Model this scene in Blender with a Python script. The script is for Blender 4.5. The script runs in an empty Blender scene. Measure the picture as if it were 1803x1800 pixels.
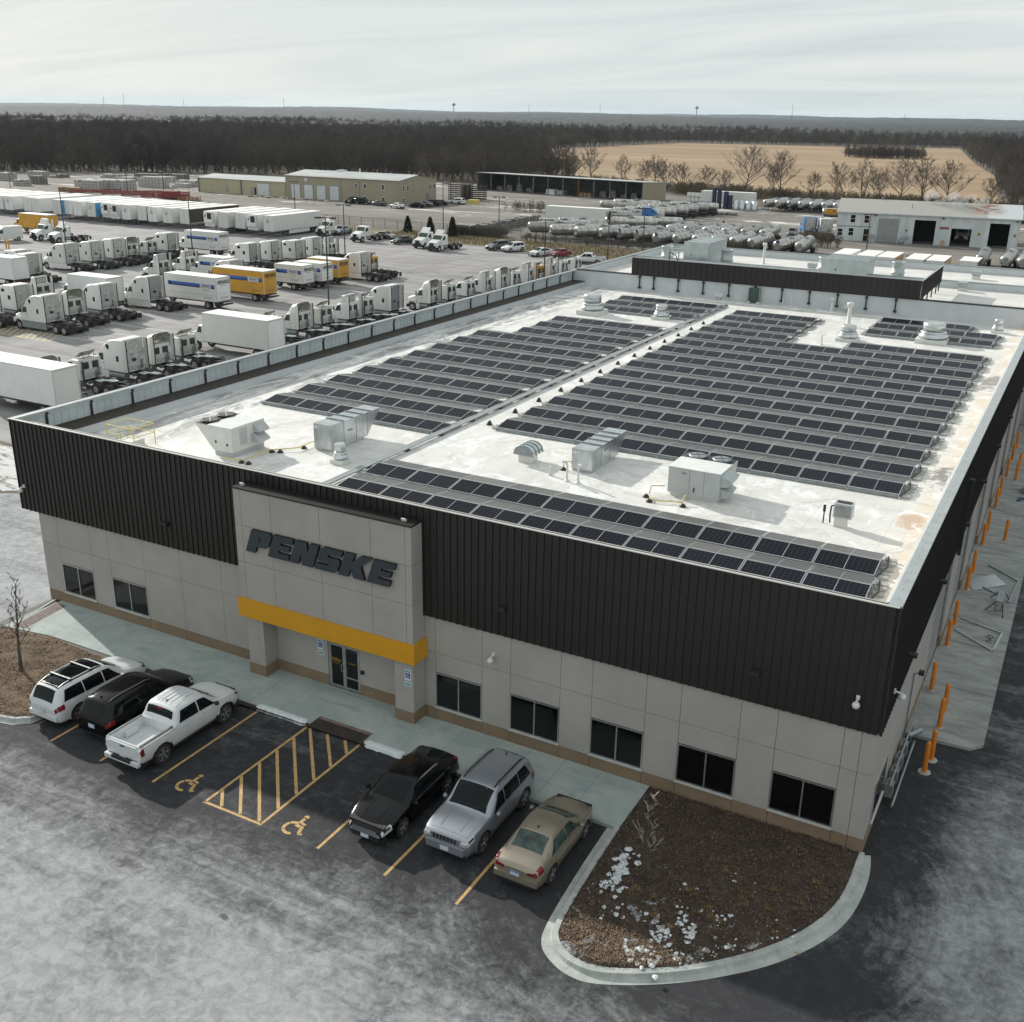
import bpy, bmesh, math, random
import numpy as np
from mathutils import Vector, Matrix

sc = bpy.context.scene
COL = sc.collection
PI = math.pi
random.seed(7)

# ------------------------------------------------------------------ camera
cam_d = bpy.data.cameras.new('camera')
cam = bpy.data.objects.new('camera', cam_d)
COL.objects.link(cam)
_r = Vector((0.87780274, 0.47875538, 0.01598861))
_u = Vector((-0.18077403, 0.30017213, 0.93659887))
_f = Vector((-0.44360241, 0.82503938, -0.35003846))
cam.matrix_world = Matrix(((_r.x, _u.x, -_f.x, 3.5877), (_r.y, _u.y, -_f.y, -31.9229),
                           (_r.z, _u.z, -_f.z, 23.2412), (0, 0, 0, 1)))
cam_d.sensor_fit = 'HORIZONTAL'
cam_d.sensor_width = 36.0
cam_d.lens = 37.486
cam_d.clip_start = 0.5
cam_d.clip_end = 40000
sc.camera = cam

# ------------------------------------------------------------------ light
ELEV = math.radians(24.0)
sx, sy = -0.939, 0.344                      # where the sun stands (from the back left)
sun_d = bpy.data.lights.new('sun', 'SUN')
sun_d.energy = 5.0
sun_d.angle = math.radians(0.9)
sun_d.color = (1.0, 0.955, 0.88)
sun = bpy.data.objects.new('sun', sun_d)
COL.objects.link(sun)
sun.rotation_euler = Vector((sx*math.cos(ELEV), sy*math.cos(ELEV), math.sin(ELEV))).to_track_quat('Z', 'Y').to_euler()

world = bpy.data.worlds.new('World')
sc.world = world
world.use_nodes = True
nt = world.node_tree
for n in list(nt.nodes): nt.nodes.remove(n)
def wn(t, **k):
    n = nt.nodes.new(t)
    for a, b in k.items(): setattr(n, a, b)
    return n
out = wn('ShaderNodeOutputWorld'); bg = wn('ShaderNodeBackground')
sky = wn('ShaderNodeTexSky', sky_type='NISHITA')
sky.sun_disc = False
sky.sun_elevation = ELEV
sky.sun_rotation = math.radians(290.1)
sky.altitude = 200; sky.air_density = 1.0; sky.dust_density = 2.0; sky.ozone_density = 1.0
bg.inputs['Strength'].default_value = 0.1
tc = wn('ShaderNodeTexCoord'); sep = wn('ShaderNodeSeparateXYZ')
nt.links.new(tc.outputs['Generated'], sep.inputs[0])
def wm(op, a, b=None, clamp=False):
    n = wn('ShaderNodeMath', operation=op); n.use_clamp = clamp
    for i, v in enumerate((a, b)):
        if v is None: continue
        if isinstance(v, (int, float)): n.inputs[i].default_value = v
        else: nt.links.new(v, n.inputs[i])
    return n.outputs[0]
zc = wm('MAXIMUM', sep.outputs[2], 0.0)
den = wm('ADD', zc, 0.10)
cmb = wn('ShaderNodeCombineXYZ')
nt.links.new(wm('DIVIDE', sep.outputs[0], den), cmb.inputs[0])
nt.links.new(wm('DIVIDE', sep.outputs[1], den), cmb.inputs[1])
mp = wn('ShaderNodeMapping'); mp.inputs['Rotation'].default_value = (0, 0, math.radians(-22))
mp.inputs['Scale'].default_value = (0.34, 1.0, 1.0)
nt.links.new(cmb.outputs[0], mp.inputs[0])
no = wn('ShaderNodeTexNoise'); no.inputs['Scale'].default_value = 0.75; no.inputs['Detail'].default_value = 6
no.inputs['Roughness'].default_value = 0.55; no.inputs['Distortion'].default_value = 0.9
nt.links.new(mp.outputs[0], no.inputs['Vector'])
cr = wn('ShaderNodeValToRGB')
cr.color_ramp.elements[0].position = 0.30; cr.color_ramp.elements[0].color = (6.3, 6.9, 7.1, 1)
cr.color_ramp.elements[1].position = 0.68; cr.color_ramp.elements[1].color = (8.6, 8.8, 8.45, 1)
e = cr.color_ramp.elements.new(0.5); e.color = (7.5, 8.0, 7.95, 1)
nt.links.new(no.outputs['Fac'], cr.inputs[0])
mx = wn('ShaderNodeMix', data_type='RGBA'); mx.inputs[0].default_value = 0.94
nt.links.new(sky.outputs[0], mx.inputs[6]); nt.links.new(cr.outputs[0], mx.inputs[7])
nt.links.new(mx.outputs[2], bg.inputs[0]); nt.links.new(bg.outputs[0], out.inputs[0])

sc.view_settings.view_transform = 'Standard'
sc.view_settings.look = 'None'
sc.view_settings.exposure = 0.0
sc.view_settings.gamma = 1.0
sc.view_settings.use_curve_mapping = False
sc.render.engine = 'CYCLES'

# ------------------------------------------------------------------ materials
M = {}
class NT:
    """small helper round one material node tree"""
    def __init__(s, name):
        m = bpy.data.materials.new(name); m.use_nodes = True
        s.m = m; s.t = m.node_tree
        s.b = s.t.nodes['Principled BSDF']
        s._pos = None; s._obj = None
    def n(s, t, **k):
        n = s.t.nodes.new(t)
        for a, b in k.items(): setattr(n, a, b)
        return n
    def l(s, a, b): s.t.links.new(a, b)
    def pos(s):
        if s._pos is None: s._pos = s.n('ShaderNodeNewGeometry').outputs['Position']
        return s._pos
    def obj(s):
        if s._obj is None: s._obj = s.n('ShaderNodeTexCoord').outputs['Object']
        return s._obj
    def put(s, v, sock):
        if isinstance(v, (int, float)): sock.default_value = v
        elif isinstance(v, tuple): sock.default_value = v if len(v) == len(sock.default_value) else v + (1,)
        else: s.l(v, sock)
    def math(s, op, a, b=None, clamp=False):
        n = s.n('ShaderNodeMath', operation=op); n.use_clamp = clamp
        s.put(a, n.inputs[0])
        if b is not None: s.put(b, n.inputs[1])
        return n.outputs[0]
    def xyz(s, v):
        n = s.n('ShaderNodeSeparateXYZ'); s.l(v, n.inputs[0]); return n.outputs
    def comb(s, x, y, z=0.0):
        n = s.n('ShaderNodeCombineXYZ')
        for i, v in enumerate((x, y, z)): s.put(v, n.inputs[i])
        return n.outputs[0]
    def map(s, v, scale=(1, 1, 1), rot=(0, 0, 0), loc=(0, 0, 0)):
        n = s.n('ShaderNodeMapping'); s.l(v, n.inputs[0])
        n.inputs['Scale'].default_value = scale; n.inputs['Rotation'].default_value = rot; n.inputs['Location'].default_value = loc
        return n.outputs[0]
    def noise(s, v, scale, detail=5, rough=.55, dist=0.0):
        n = s.n('ShaderNodeTexNoise'); s.l(v, n.inputs['Vector'])
        n.inputs['Scale'].default_value = scale; n.inputs['Detail'].default_value = detail
        n.inputs['Roughness'].default_value = rough; n.inputs['Distortion'].default_value = dist
        return n.outputs['Fac']
    def ramp(s, f, lo, hi, c0=0.0, c1=1.0):
        n = s.n('ShaderNodeMapRange'); s.l(f, n.inputs[0])
        n.inputs[1].default_value = lo; n.inputs[2].default_value = hi; n.inputs[3].default_value = c0; n.inputs[4].default_value = c1
        n.interpolation_type = 'SMOOTHSTEP'
        return n.outputs[0]
    def mix(s, f, a, b):
        n = s.n('ShaderNodeMix', data_type='RGBA')
        s.put(f, n.inputs[0]); s.put(a, n.inputs[6]); s.put(b, n.inputs[7])
        return n.outputs[2]
    def bump(s, h, strength=.3, dist=.05):
        n = s.n('ShaderNodeBump'); s.l(h, n.inputs['Height'])
        n.inputs['Strength'].default_value = strength; n.inputs['Distance'].default_value = dist
        s.l(n.outputs[0], s.b.inputs['Normal'])
    def fin(s, col, rough=.6, metal=0.0, spec=None):
        s.put(col, s.b.inputs['Base Color']); s.put(rough, s.b.inputs['Roughness']); s.put(metal, s.b.inputs['Metallic'])
        if spec is not None: s.b.inputs['Specular IOR Level'].default_value = spec
        return s.m

def mat(name, col, rough=.6, metal=0.0, var=.12, scale=2.0, bump=0.0, spec=None, stretch=(1, 1, 1), col2=None, world=False, coat=0.0):
    if name in M: return M[name]
    t = NT(name)
    v = t.map(t.pos() if world else t.obj(), scale=stretch)
    f = t.noise(v, scale, 6, .6)
    f2 = t.ramp(f, .3, .7)
    a = tuple(c*(1-var) for c in col); b = col2 or tuple(min(1, c*(1+var)) for c in col)
    m = t.fin(t.mix(f2, a, b), rough, metal, spec)
    if bump: t.bump(f, bump, .03)
    if coat: t.b.inputs['Coat Weight'].default_value = coat; t.b.inputs['Coat Roughness'].default_value = .05
    M[name] = m
    return m

mat('white_paint', (.70, .71, .69), .35, var=.07, scale=1.2)
mat('truck_white', (.74, .755, .74), .38, var=.03, scale=.8, col2=(.79, .80, .785))
mat('truck_back', (.40, .41, .39), .55, var=.25, scale=2.0, col2=(.62, .63, .60))
mat('trailer_white', (.74, .75, .73), .45, var=.05, scale=.5, col2=(.80, .81, .79), stretch=(1, .3, 1))
mat('trailer_roof', (.80, .80, .76), .5, var=.08, scale=.6)
mat('truck_yellow', (.58, .30, .025), .4, var=.10, scale=.8)
mat('deflector_tan', (.42, .43, .36), .6, var=.2, scale=3)
mat('black_metal', (.018, .018, .019), .55, var=.3, scale=4)
mat('chassis_black', (.020, .019, .018), .6, var=.5, scale=5, col2=(.06, .055, .05))
mat('rubber', (.018, .018, .018), .85, var=.3, scale=6, col2=(.045, .043, .04))
mat('rim', (.42, .42, .42), .35, .7, var=.15, scale=8)
mat('dark_glass', (.005, .007, .008), .06, var=.2, scale=3, spec=.22)
mat('cab_glass', (.02, .035, .03), .06, var=.3, scale=3, col2=(.06, .10, .085))
mat('window_glass', (.004, .004, .005), .05, var=.1, scale=3)
mat('aluminium', (.55, .57, .57), .35, .85, var=.1, scale=4)
mat('galvanised', (.55, .58, .59), .28, .9, var=.18, scale=2.5, stretch=(1, 1, .3))
mat('galvanised_dull', (.42, .47, .47), .45, .55, var=.10, scale=1.5)
mat('unit_white', (.62, .63, .60), .5, var=.06, scale=1.5)
mat('unit_grey', (.44, .46, .46), .5, var=.06, scale=1.5)
mat('steel_tank', (.50, .49, .46), .30, .65, var=.2, scale=1.2, stretch=(.3, 1, 1), col2=(.66, .65, .62))
mat('tank_white', (.62, .64, .64), .35, .25, var=.12, scale=1.5)
mat('orange_paint', (.62, .20, .018), .5, var=.12, scale=3)
mat('yellow_band', (.62, .30, .010), .5, var=.04, scale=1.2)
mat('yellow_pipe', (.62, .50, .16), .5, var=.1, scale=4)
mat('stall_yellow', (.50, .30, .10), .75, var=.18, scale=6, world=True, col2=(.56, .38, .17))
mat('wall_white', (.55, .58, .60), .6, var=.05, scale=.8)
mat('screen_white', (.50, .56, .58), .55, var=.08, scale=.7, stretch=(1, 1, .3))
mat('ledge_brown', (.035, .027, .020), .7, var=.2, scale=1.5)
mat('cladding', (.0165, .0140, .0130), .42, var=.10, scale=.7, stretch=(1, 1, .2))
mat('coping_grey', (.42, .45, .46), .4, .5, var=.08, scale=2)
mat('light_edge', (.55, .55, .52), .4, .3, var=.05, scale=2)
mat('sign_grey', (.030, .040, .047), .5, var=.08, scale=2)
mat('sign_side', (.006, .008, .010), .6, var=.08, scale=2)
mat('livery_blue', (.035, .12, .42), .5, var=.1, scale=3)
mat('livery_navy', (.02, .035, .16), .5, var=.1, scale=3)
mat('lettering_black', (.02, .02, .022), .6, var=.1, scale=3)
mat('lettering_white', (.7, .7, .7), .6, var=.05, scale=3)
mat('lettering_yellow', (.60, .36, .03), .6, var=.05, scale=3)
mat('blue_paint', (.03, .17, .42), .35, var=.12, scale=2)
mat('sky_blue_paint', (.05, .26, .50), .45, var=.12, scale=2, col2=(.12, .38, .62))
mat('red_paint', (.22, .035, .03), .55, var=.25, scale=2)
mat('rust', (.22, .09, .035), .8, var=.3, scale=3)
mat('timber', (.30, .20, .11), .8, var=.25, scale=4)
mat('pallet_grey', (.30, .30, .29), .75, var=.35, scale=1.5, col2=(.5, .5, .48))
mat('block_grey', (.36, .37, .36), .85, var=.35, scale=1.2, col2=(.55, .56, .55))
mat('crate_dark', (.10, .10, .10), .8, var=.4, scale=1.2, col2=(.25, .25, .24))
mat('drum_blue', (.02, .03, .07), .5, var=.2, scale=2)
mat('ibc_white', (.72, .74, .72), .4, var=.08, scale=2)
mat('tan_siding', (.33, .30, .215), .65, var=.06, scale=.5, stretch=(1, 1, .15))
mat('tan_light', (.44, .41, .27), .65, var=.06, scale=.5, stretch=(1, 1, .15))
mat('tan_roof', (.40, .42, .42), .5, var=.15, scale=.25, stretch=(.4, 1, 1))
mat('shed_wall', (.10, .11, .10), .8, var=.15, scale=.6)
mat('shed_end', (.32, .28, .20), .7, var=.05, scale=.5)
mat('door_white', (.62, .64, .66), .5, var=.06, scale=1)
mat('door_grey', (.30, .31, .31), .6, var=.08, scale=1)
mat('wash_wall', (.55, .60, .61), .6, var=.10, scale=.8, stretch=(1, 1, .2), col2=(.66, .70, .70))
mat('bay_shade_black', (.006, .006, .006), .9, var=.1)
mat('bark', (.075, .062, .050), .9, var=.3, scale=3)
mat('twig', (.100, .083, .070), .9, var=.3, scale=.05, col2=(.165, .14, .118), world=True)
mat('twig_dark', (.048, .040, .038), .9, var=.25, scale=.02, col2=(.105, .088, .078), world=True)
mat('twig_pale', (.30, .26, .22), .9, var=.2, scale=.6)
mat('brush', (.13, .11, .065), .9, var=.35, scale=.6, col2=(.17, .135, .09))
mat('needle', (.012, .026, .014), .85, var=.4, scale=3)
mat('grass_tan', (.20, .155, .080), .95, var=.3, scale=3, col2=(.26, .20, .11))
mat('interior_dark', (.012, .012, .013), .9, var=.2)
mat('cloth_tan', (.32, .30, .26), .8, var=.1)
mat('red_lamp', (.16, .008, .010), .2, var=.1)
mat('amber_lamp', (.5, .2, .05), .25, var=.1)
mat('lamp_clear', (.65, .68, .70), .15, .4, var=.1)
mat('plate', (.55, .60, .68), .5, var=.15, scale=12)
mat('plastic_black', (.018, .018, .019), .6, var=.15, scale=3)
mat('chrome', (.75, .76, .78), .15, 1.0, var=.05)
mat('steel_dull', (.28, .31, .32), .45, .6, var=.15, scale=3)
mat('sheet_pale', (.40, .45, .46), .25, .4, var=.1, scale=1)
mat('sign_blue', (.02, .06, .30), .5, var=.05)
mat('sign_white', (.62, .66, .70), .5, var=.05)
mat('sign_teal', (.10, .34, .38), .5, var=.05)
mat('green_unit', (.035, .07, .055), .5, var=.15, scale=4)
mat('straw', (.30, .21, .06), .9, var=.3, scale=8)
mat('jacket_dark', (.012, .012, .014), .8, var=.2)
mat('jeans', (.025, .03, .05), .8, var=.2)
mat('skin', (.40, .24, .17), .6, var=.1)
mat('cloth_blue', (.04, .07, .14), .8, var=.2)

for nm, dirty in (('truck_white', (.50, .49, .44)), ('steel_tank', (.24, .23, .215)), ('trailer_white', (.56, .56, .53)), ('truck_back', (.30, .30, .28))):
    m_ = M[nm]; nt_ = m_.node_tree; b_ = nt_.nodes['Principled BSDF']; src = b_.inputs['Base Color'].links[0].from_socket
    oi = nt_.nodes.new('ShaderNodeObjectInfo'); pw = nt_.nodes.new('ShaderNodeMath'); pw.operation = 'POWER'; pw.inputs[1].default_value = 2.2; nt_.links.new(oi.outputs['Random'], pw.inputs[0])
    ml = nt_.nodes.new('ShaderNodeMath'); ml.operation = 'MULTIPLY'; ml.inputs[1].default_value = .75; nt_.links.new(pw.outputs[0], ml.inputs[0])
    mm = nt_.nodes.new('ShaderNodeMix'); mm.data_type = 'RGBA'; nt_.links.new(ml.outputs[0], mm.inputs[0]); nt_.links.new(src, mm.inputs[6]); mm.inputs[7].default_value = (*dirty, 1); nt_.links.new(mm.outputs[2], b_.inputs['Base Color'])

# --- concrete wall, joints are real geometry; only fine stipple here
t = NT('wall_concrete'); f = t.noise(t.obj(), .5, 5, .6); g = t.noise(t.obj(), 28, 3, .7)
c = t.mix(t.ramp(f, .3, .7), (.345, .328, .305), (.395, .375, .350))
c = t.mix(t.ramp(g, .45, .75, 0, .35), c, (.25, .24, .225)); t.fin(c, .85); t.bump(g, .15, .01); M['wall_concrete'] = t.m
t = NT('plinth_brown'); f = t.noise(t.obj(), .8, 5, .6); g = t.noise(t.obj(), 28, 3, .7)
c = t.mix(t.ramp(f, .3, .7), (.205, .148, .095), (.25, .185, .12)); t.fin(c, .85); t.bump(g, .15, .01); M['plinth_brown'] = t.m

# --- pavement slab concrete
t = NT('pavement_concrete'); p = t.pos()
f = t.noise(p, .55, 8, .68, .6); g = t.noise(t.map(p, scale=(.5, 2.2, 1)), 1.1, 6, .65, .5); h = t.noise(p, 22, 3, .6)
c = t.mix(t.ramp(f, .32, .68), (.29, .345, .335), (.40, .44, .42))
c = t.mix(t.ramp(g, .52, .72, 0, .6), c, (.20, .245, .25)); c = t.mix(t.ramp(h, .62, .78, 0, .5), c, (.22, .24, .23))
t.fin(c, .85); t.bump(h, .12, .01); M['pavement_concrete'] = t.m
t = NT('kerb_concrete'); p = t.pos(); f = t.noise(p, 1.3, 7, .7, .5); h = t.noise(p, 14, 3, .6)
c = t.mix(t.ramp(f, .3, .7), (.30, .325, .31), (.46, .48, .455)); c = t.mix(t.ramp(h, .6, .8, 0, .5), c, (.22, .23, .22))
t.fin(c, .85); M['kerb_concrete'] = t.m
t = NT('apron_concrete'); p = t.pos(); f = t.noise(t.map(p, scale=(.6, 1.6, 1)), .8, 8, .7, .7); h = t.noise(p, 7, 4, .6)
c = t.mix(t.ramp(f, .3, .68), (.20, .215, .21), (.36, .375, .36)); c = t.mix(t.ramp(h, .6, .75, 0, .35), c, (.14, .14, .13))
t.fin(c, .85); M['apron_concrete'] = t.m
t = NT('red_paver'); p = t.pos(); f = t.noise(p, 3, 6, .6); t.fin(t.mix(t.ramp(f, .3, .7), (.12, .085, .082), (.20, .15, .145)), .85); M['red_paver'] = t.m

# --- salted asphalt of the car park and the lane
WET = [(-21.0, -12.45, .75, .26, 2.6), (-16.5, -12.8, .25, .14, 2.6)]
def asphalt_front():
    t = NT('asphalt_salted'); p = t.pos(); X, Y, Z = t.xyz(p)
    fine = t.noise(p, 34, 4, .7); mid = t.noise(p, 2.4, 8, .7, .6); big = t.noise(p, .22, 6, .6, 1.0)
    st = t.noise(t.map(p, scale=(.11, 1.15, 1), rot=(0, 0, math.radians(4))), .55, 7, .62, .5)      # wheel tracks along the aisle
    st2 = t.noise(t.map(p, scale=(.10, 3.6, 1), rot=(0, 0, math.radians(-5))), .9, 6, .6, .3)
    dx = t.math('ADD', X, 3.6); dy = t.math('ADD', Y, 3.2)
    r = t.math('SQRT', t.math('ADD', t.math('MULTIPLY', dx, dx), t.math('MULTIPLY', dy, dy)))
    th = t.math('ARCTAN2', dy, dx)
    arc = t.noise(t.comb(t.math('MULTIPLY', r, .8), t.math('MULTIPLY', th, .9)), 1.0, 9, .72, .7)  # tracks swinging round the island
    arc2 = t.noise(t.comb(t.math('MULTIPLY', r, 4.2), t.math('MULTIPLY', th, .9), 3.0), 1.0, 5, .6, .3)
    near = t.ramp(r, 13, 6.5)
    w = t.math('ADD', t.math('MULTIPLY', st, t.math('SUBTRACT', 1.0, near)), t.math('MULTIPLY', arc, near))
    w2 = t.math('ADD', t.math('MULTIPLY', st2, t.math('SUBTRACT', 1.0, near)), t.math('MULTIPLY', arc2, near))
    out_ = t.ramp(Y, -7.2, -15.5)                        # salt stays away from the parking bays
    lane = t.math('MULTIPLY', t.ramp(X, .6, 4.2), t.ramp(Y, 13, 2, .35, 1))
    far = t.math('MULTIPLY', t.ramp(X, -37, -41), 1.0)
    reach = t.math('MAXIMUM', t.math('MAXIMUM', out_, t.math('MULTIPLY', lane, .86)), far)
    s = t.math('ADD', t.math('MULTIPLY', w, .80), t.math('MULTIPLY', t.math('SUBTRACT', big, .5), .65))
    s = t.math('ADD', s, t.math('MULTIPLY', t.math('SUBTRACT', w2, .5), .34))
    s = t.math('ADD', s, t.math('MULTIPLY', t.math('SUBTRACT', mid, .5), .50))
    s = t.math('ADD', s, t.math('MULTIPLY', reach, .60))
    s = t.math('ADD', s, t.math('MULTIPLY', t.math('SUBTRACT', t.noise(p, 9, 6, .75), .5), .38))
    salt = t.ramp(s, .42, 1.12)
    def ringed(cx, cy, rx, ry, k):
        u = t.math('DIVIDE', t.math('SUBTRACT', X, cx), rx); v = t.math('DIVIDE', t.math('SUBTRACT', Y, cy), ry)
        q = t.math('ADD', t.math('SQRT', t.math('ADD', t.math('MULTIPLY', u, u), t.math('MULTIPLY', v, v))), t.math('MULTIPLY', t.math('SUBTRACT', mid, .5), k))
        return q
    wet = []
    for a_ in WET: wet.append(ringed(*a_))
    dark = t.mix(t.ramp(mid, .3, .7), (.014, .015, .019), (.030, .031, .036))
    c = t.mix(salt, dark, t.mix(t.ramp(mid, .3, .7), (.27, .285, .30), (.40, .412, .42)))
    for q in wet:
        c = t.mix(t.math('MULTIPLY', t.ramp(q, 1.45, 1.08), .22), c, (.50, .51, .52)); c = t.mix(t.math('MULTIPLY', t.ramp(q, 1.15, .35), .75), c, (.035, .035, .037))
    # faint salt lines inside the bays
    c = t.mix(t.math('MULTIPLY', t.ramp(t.noise(t.map(p, scale=(2.2, .5, 1), rot=(0, 0, .35)), 1.2, 7, .75, 1.2), .56, .78), .22), c, (.22, .23, .24))
    c = t.mix(t.ramp(fine, .35, .72, 0, .35), c, (.03, .03, .03))
    c = t.mix(t.ramp(fine, .70, .80, 0, .5), c, (.30, .30, .30))
    t.fin(c, .88); t.bump(fine, .25, .012); M['asphalt_salted'] = t.m
asphalt_front()

def yard_asphalt():
    t = NT('asphalt_yard'); p = t.pos()
    fine = t.noise(p, 18, 4, .7)
    a = t.noise(t.map(p, scale=(.08, .5, 1), rot=(0, 0, math.radians(8))), 1.0, 7, .65, .8)
    b = t.noise(t.map(p, scale=(.35, .05, 1), rot=(0, 0, math.radians(-4))), 1.0, 6, .62, .6)
    big = t.noise(p, .05, 6, .6, .6)
    s = t.math('ADD', t.math('MULTIPLY', a, .5), t.math('ADD', t.math('MULTIPLY', b, .25), t.math('MULTIPLY', big, .35)))
    c = t.mix(t.ramp(s, .38, .68), (.16, .152, .155), (.34, .33, .33))
    c = t.mix(t.ramp(fine, .3, .75, 0, .25), c, (.06, .06, .06))
    t.fin(c, .9); M['asphalt_yard'] = t.m
yard_asphalt()

def gravel():
    t = NT('gravel_yard'); p = t.pos(); X, Y, Z = t.xyz(p)
    a = t.noise(t.map(p, scale=(.03, .09, 1), rot=(0, 0, math.radians(12))), 1.0, 8, .65, 1.0)
    b = t.noise(t.map(p, scale=(.05, .16, 1), rot=(0, 0, math.radians(6)), loc=(7, 3, 0)), 1.0, 7, .6, 1.2)
    f = t.noise(p, 1.4, 6, .7)
    c = t.mix(t.ramp(a, .32, .68), (.125, .112, .100), (.215, .198, .180))
    c = t.mix(t.ramp(f, .4, .75, 0, .4), c, (.10, .09, .08))
    snow = t.math('MULTIPLY', t.ramp(b, .58, .64), t.ramp(Y, 188, 210, .15, 1))
    c = t.mix(snow, c, (.62, .62, .62))
    t.fin(c, .95); M['gravel_yard'] = t.m
gravel()

def ground_mats():
    t = NT('ground_winter'); p = t.pos()
    a = t.noise(p, .02, 7, .65, .6); f = t.noise(p, .6, 6, .7); sn = t.noise(t.map(p, scale=(1, 2, 1)), .05, 7, .7, .5)
    c = t.mix(t.ramp(a, .35, .65), (.080, .068, .052), (.125, .100, .070)); c = t.mix(t.ramp(f, .4, .7, 0, .5), c, (.055, .046, .038))
    c = t.mix(t.ramp(sn, .66, .72), c, (.45, .45, .45)); t.fin(c, .95); M['ground_winter'] = t.m
    t = NT('field_stubble'); p = t.pos()
    a = t.noise(t.map(p, scale=(.0035, .02, 1), rot=(0, 0, math.radians(14))), 1.0, 8, .6, 1.0); f = t.noise(p, .12, 6, .65)
    r_ = t.noise(t.map(p, scale=(.02, .35, 1), rot=(0, 0, math.radians(10))), 1.0, 4, .5)
    c = t.mix(t.ramp(a, .35, .65), (.235, .150, .080), (.33, .232, .135)); c = t.mix(t.ramp(f, .45, .75, 0, .35), c, (.20, .155, .09))
    c = t.mix(t.ramp(r_, .5, .7, 0, .35), c, (.36, .30, .21)); t.fin(c, .95); M['field_stubble'] = t.m
    t = NT('verge_grass'); p = t.pos(); a = t.noise(p, .25, 7, .7, .5); f = t.noise(p, 3, 5, .7); s = t.noise(t.map(p, scale=(1, 2, 1)), .35, 7, .7, .8)
    c = t.mix(t.ramp(a, .35, .65), (.16, .115, .055), (.115, .105, .05)); c = t.mix(t.ramp(f, .4, .7, 0, .5), c, (.08, .06, .035))
    c = t.mix(t.ramp(s, .60, .66), c, (.58, .58, .57)); t.fin(c, .95); t.bump(f, .5, .05); M['verge_grass'] = t.m
    t = NT('snow_verge'); p = t.pos(); s = t.noise(t.map(p, scale=(.5, 1.6, 1)), .5, 8, .75, .9); f = t.noise(p, 4, 5, .7)
    c = t.mix(t.ramp(f, .35, .7), (.10, .085, .055), (.19, .15, .10)); c = t.mix(t.ramp(s, .40, .52), c, (.55, .56, .56))
    t.fin(c, .95); M['snow_verge'] = t.m
    t = NT('mulch'); p = t.pos(); f = t.noise(p, 16, 5, .8); a = t.noise(p, 1.2, 6, .7, .4); s = t.noise(p, 1.05, 9, .78, .8)
    X, Y, Z = t.xyz(p)
    c = t.mix(t.ramp(f, .35, .68), (.030, .020, .015), (.125, .088, .062)); c = t.mix(t.ramp(a, .45, .7, 0, .45), c, (.060, .040, .030))
    sm = t.math('ADD', s, t.math('MULTIPLY', t.ramp(Y, -1.5, -7.5), .10))
    c = t.mix(t.ramp(sm, .67, .69), c, (.46, .47, .50)); t.fin(c, .95); t.bump(f, .9, .04); M['mulch'] = t.m
    t = NT('mulch_painted_sun'); p = t.pos(); f = t.noise(p, 13, 5, .8); a = t.noise(p, .9, 6, .7, .4)  # brighter copy of the mulch, sunlight put into its colour
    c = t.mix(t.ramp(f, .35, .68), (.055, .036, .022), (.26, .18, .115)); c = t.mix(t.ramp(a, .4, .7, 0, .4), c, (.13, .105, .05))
    t.fin(c, .95); t.bump(f, .9, .05); M['mulch_painted_sun'] = t.m
ground_mats()

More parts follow.
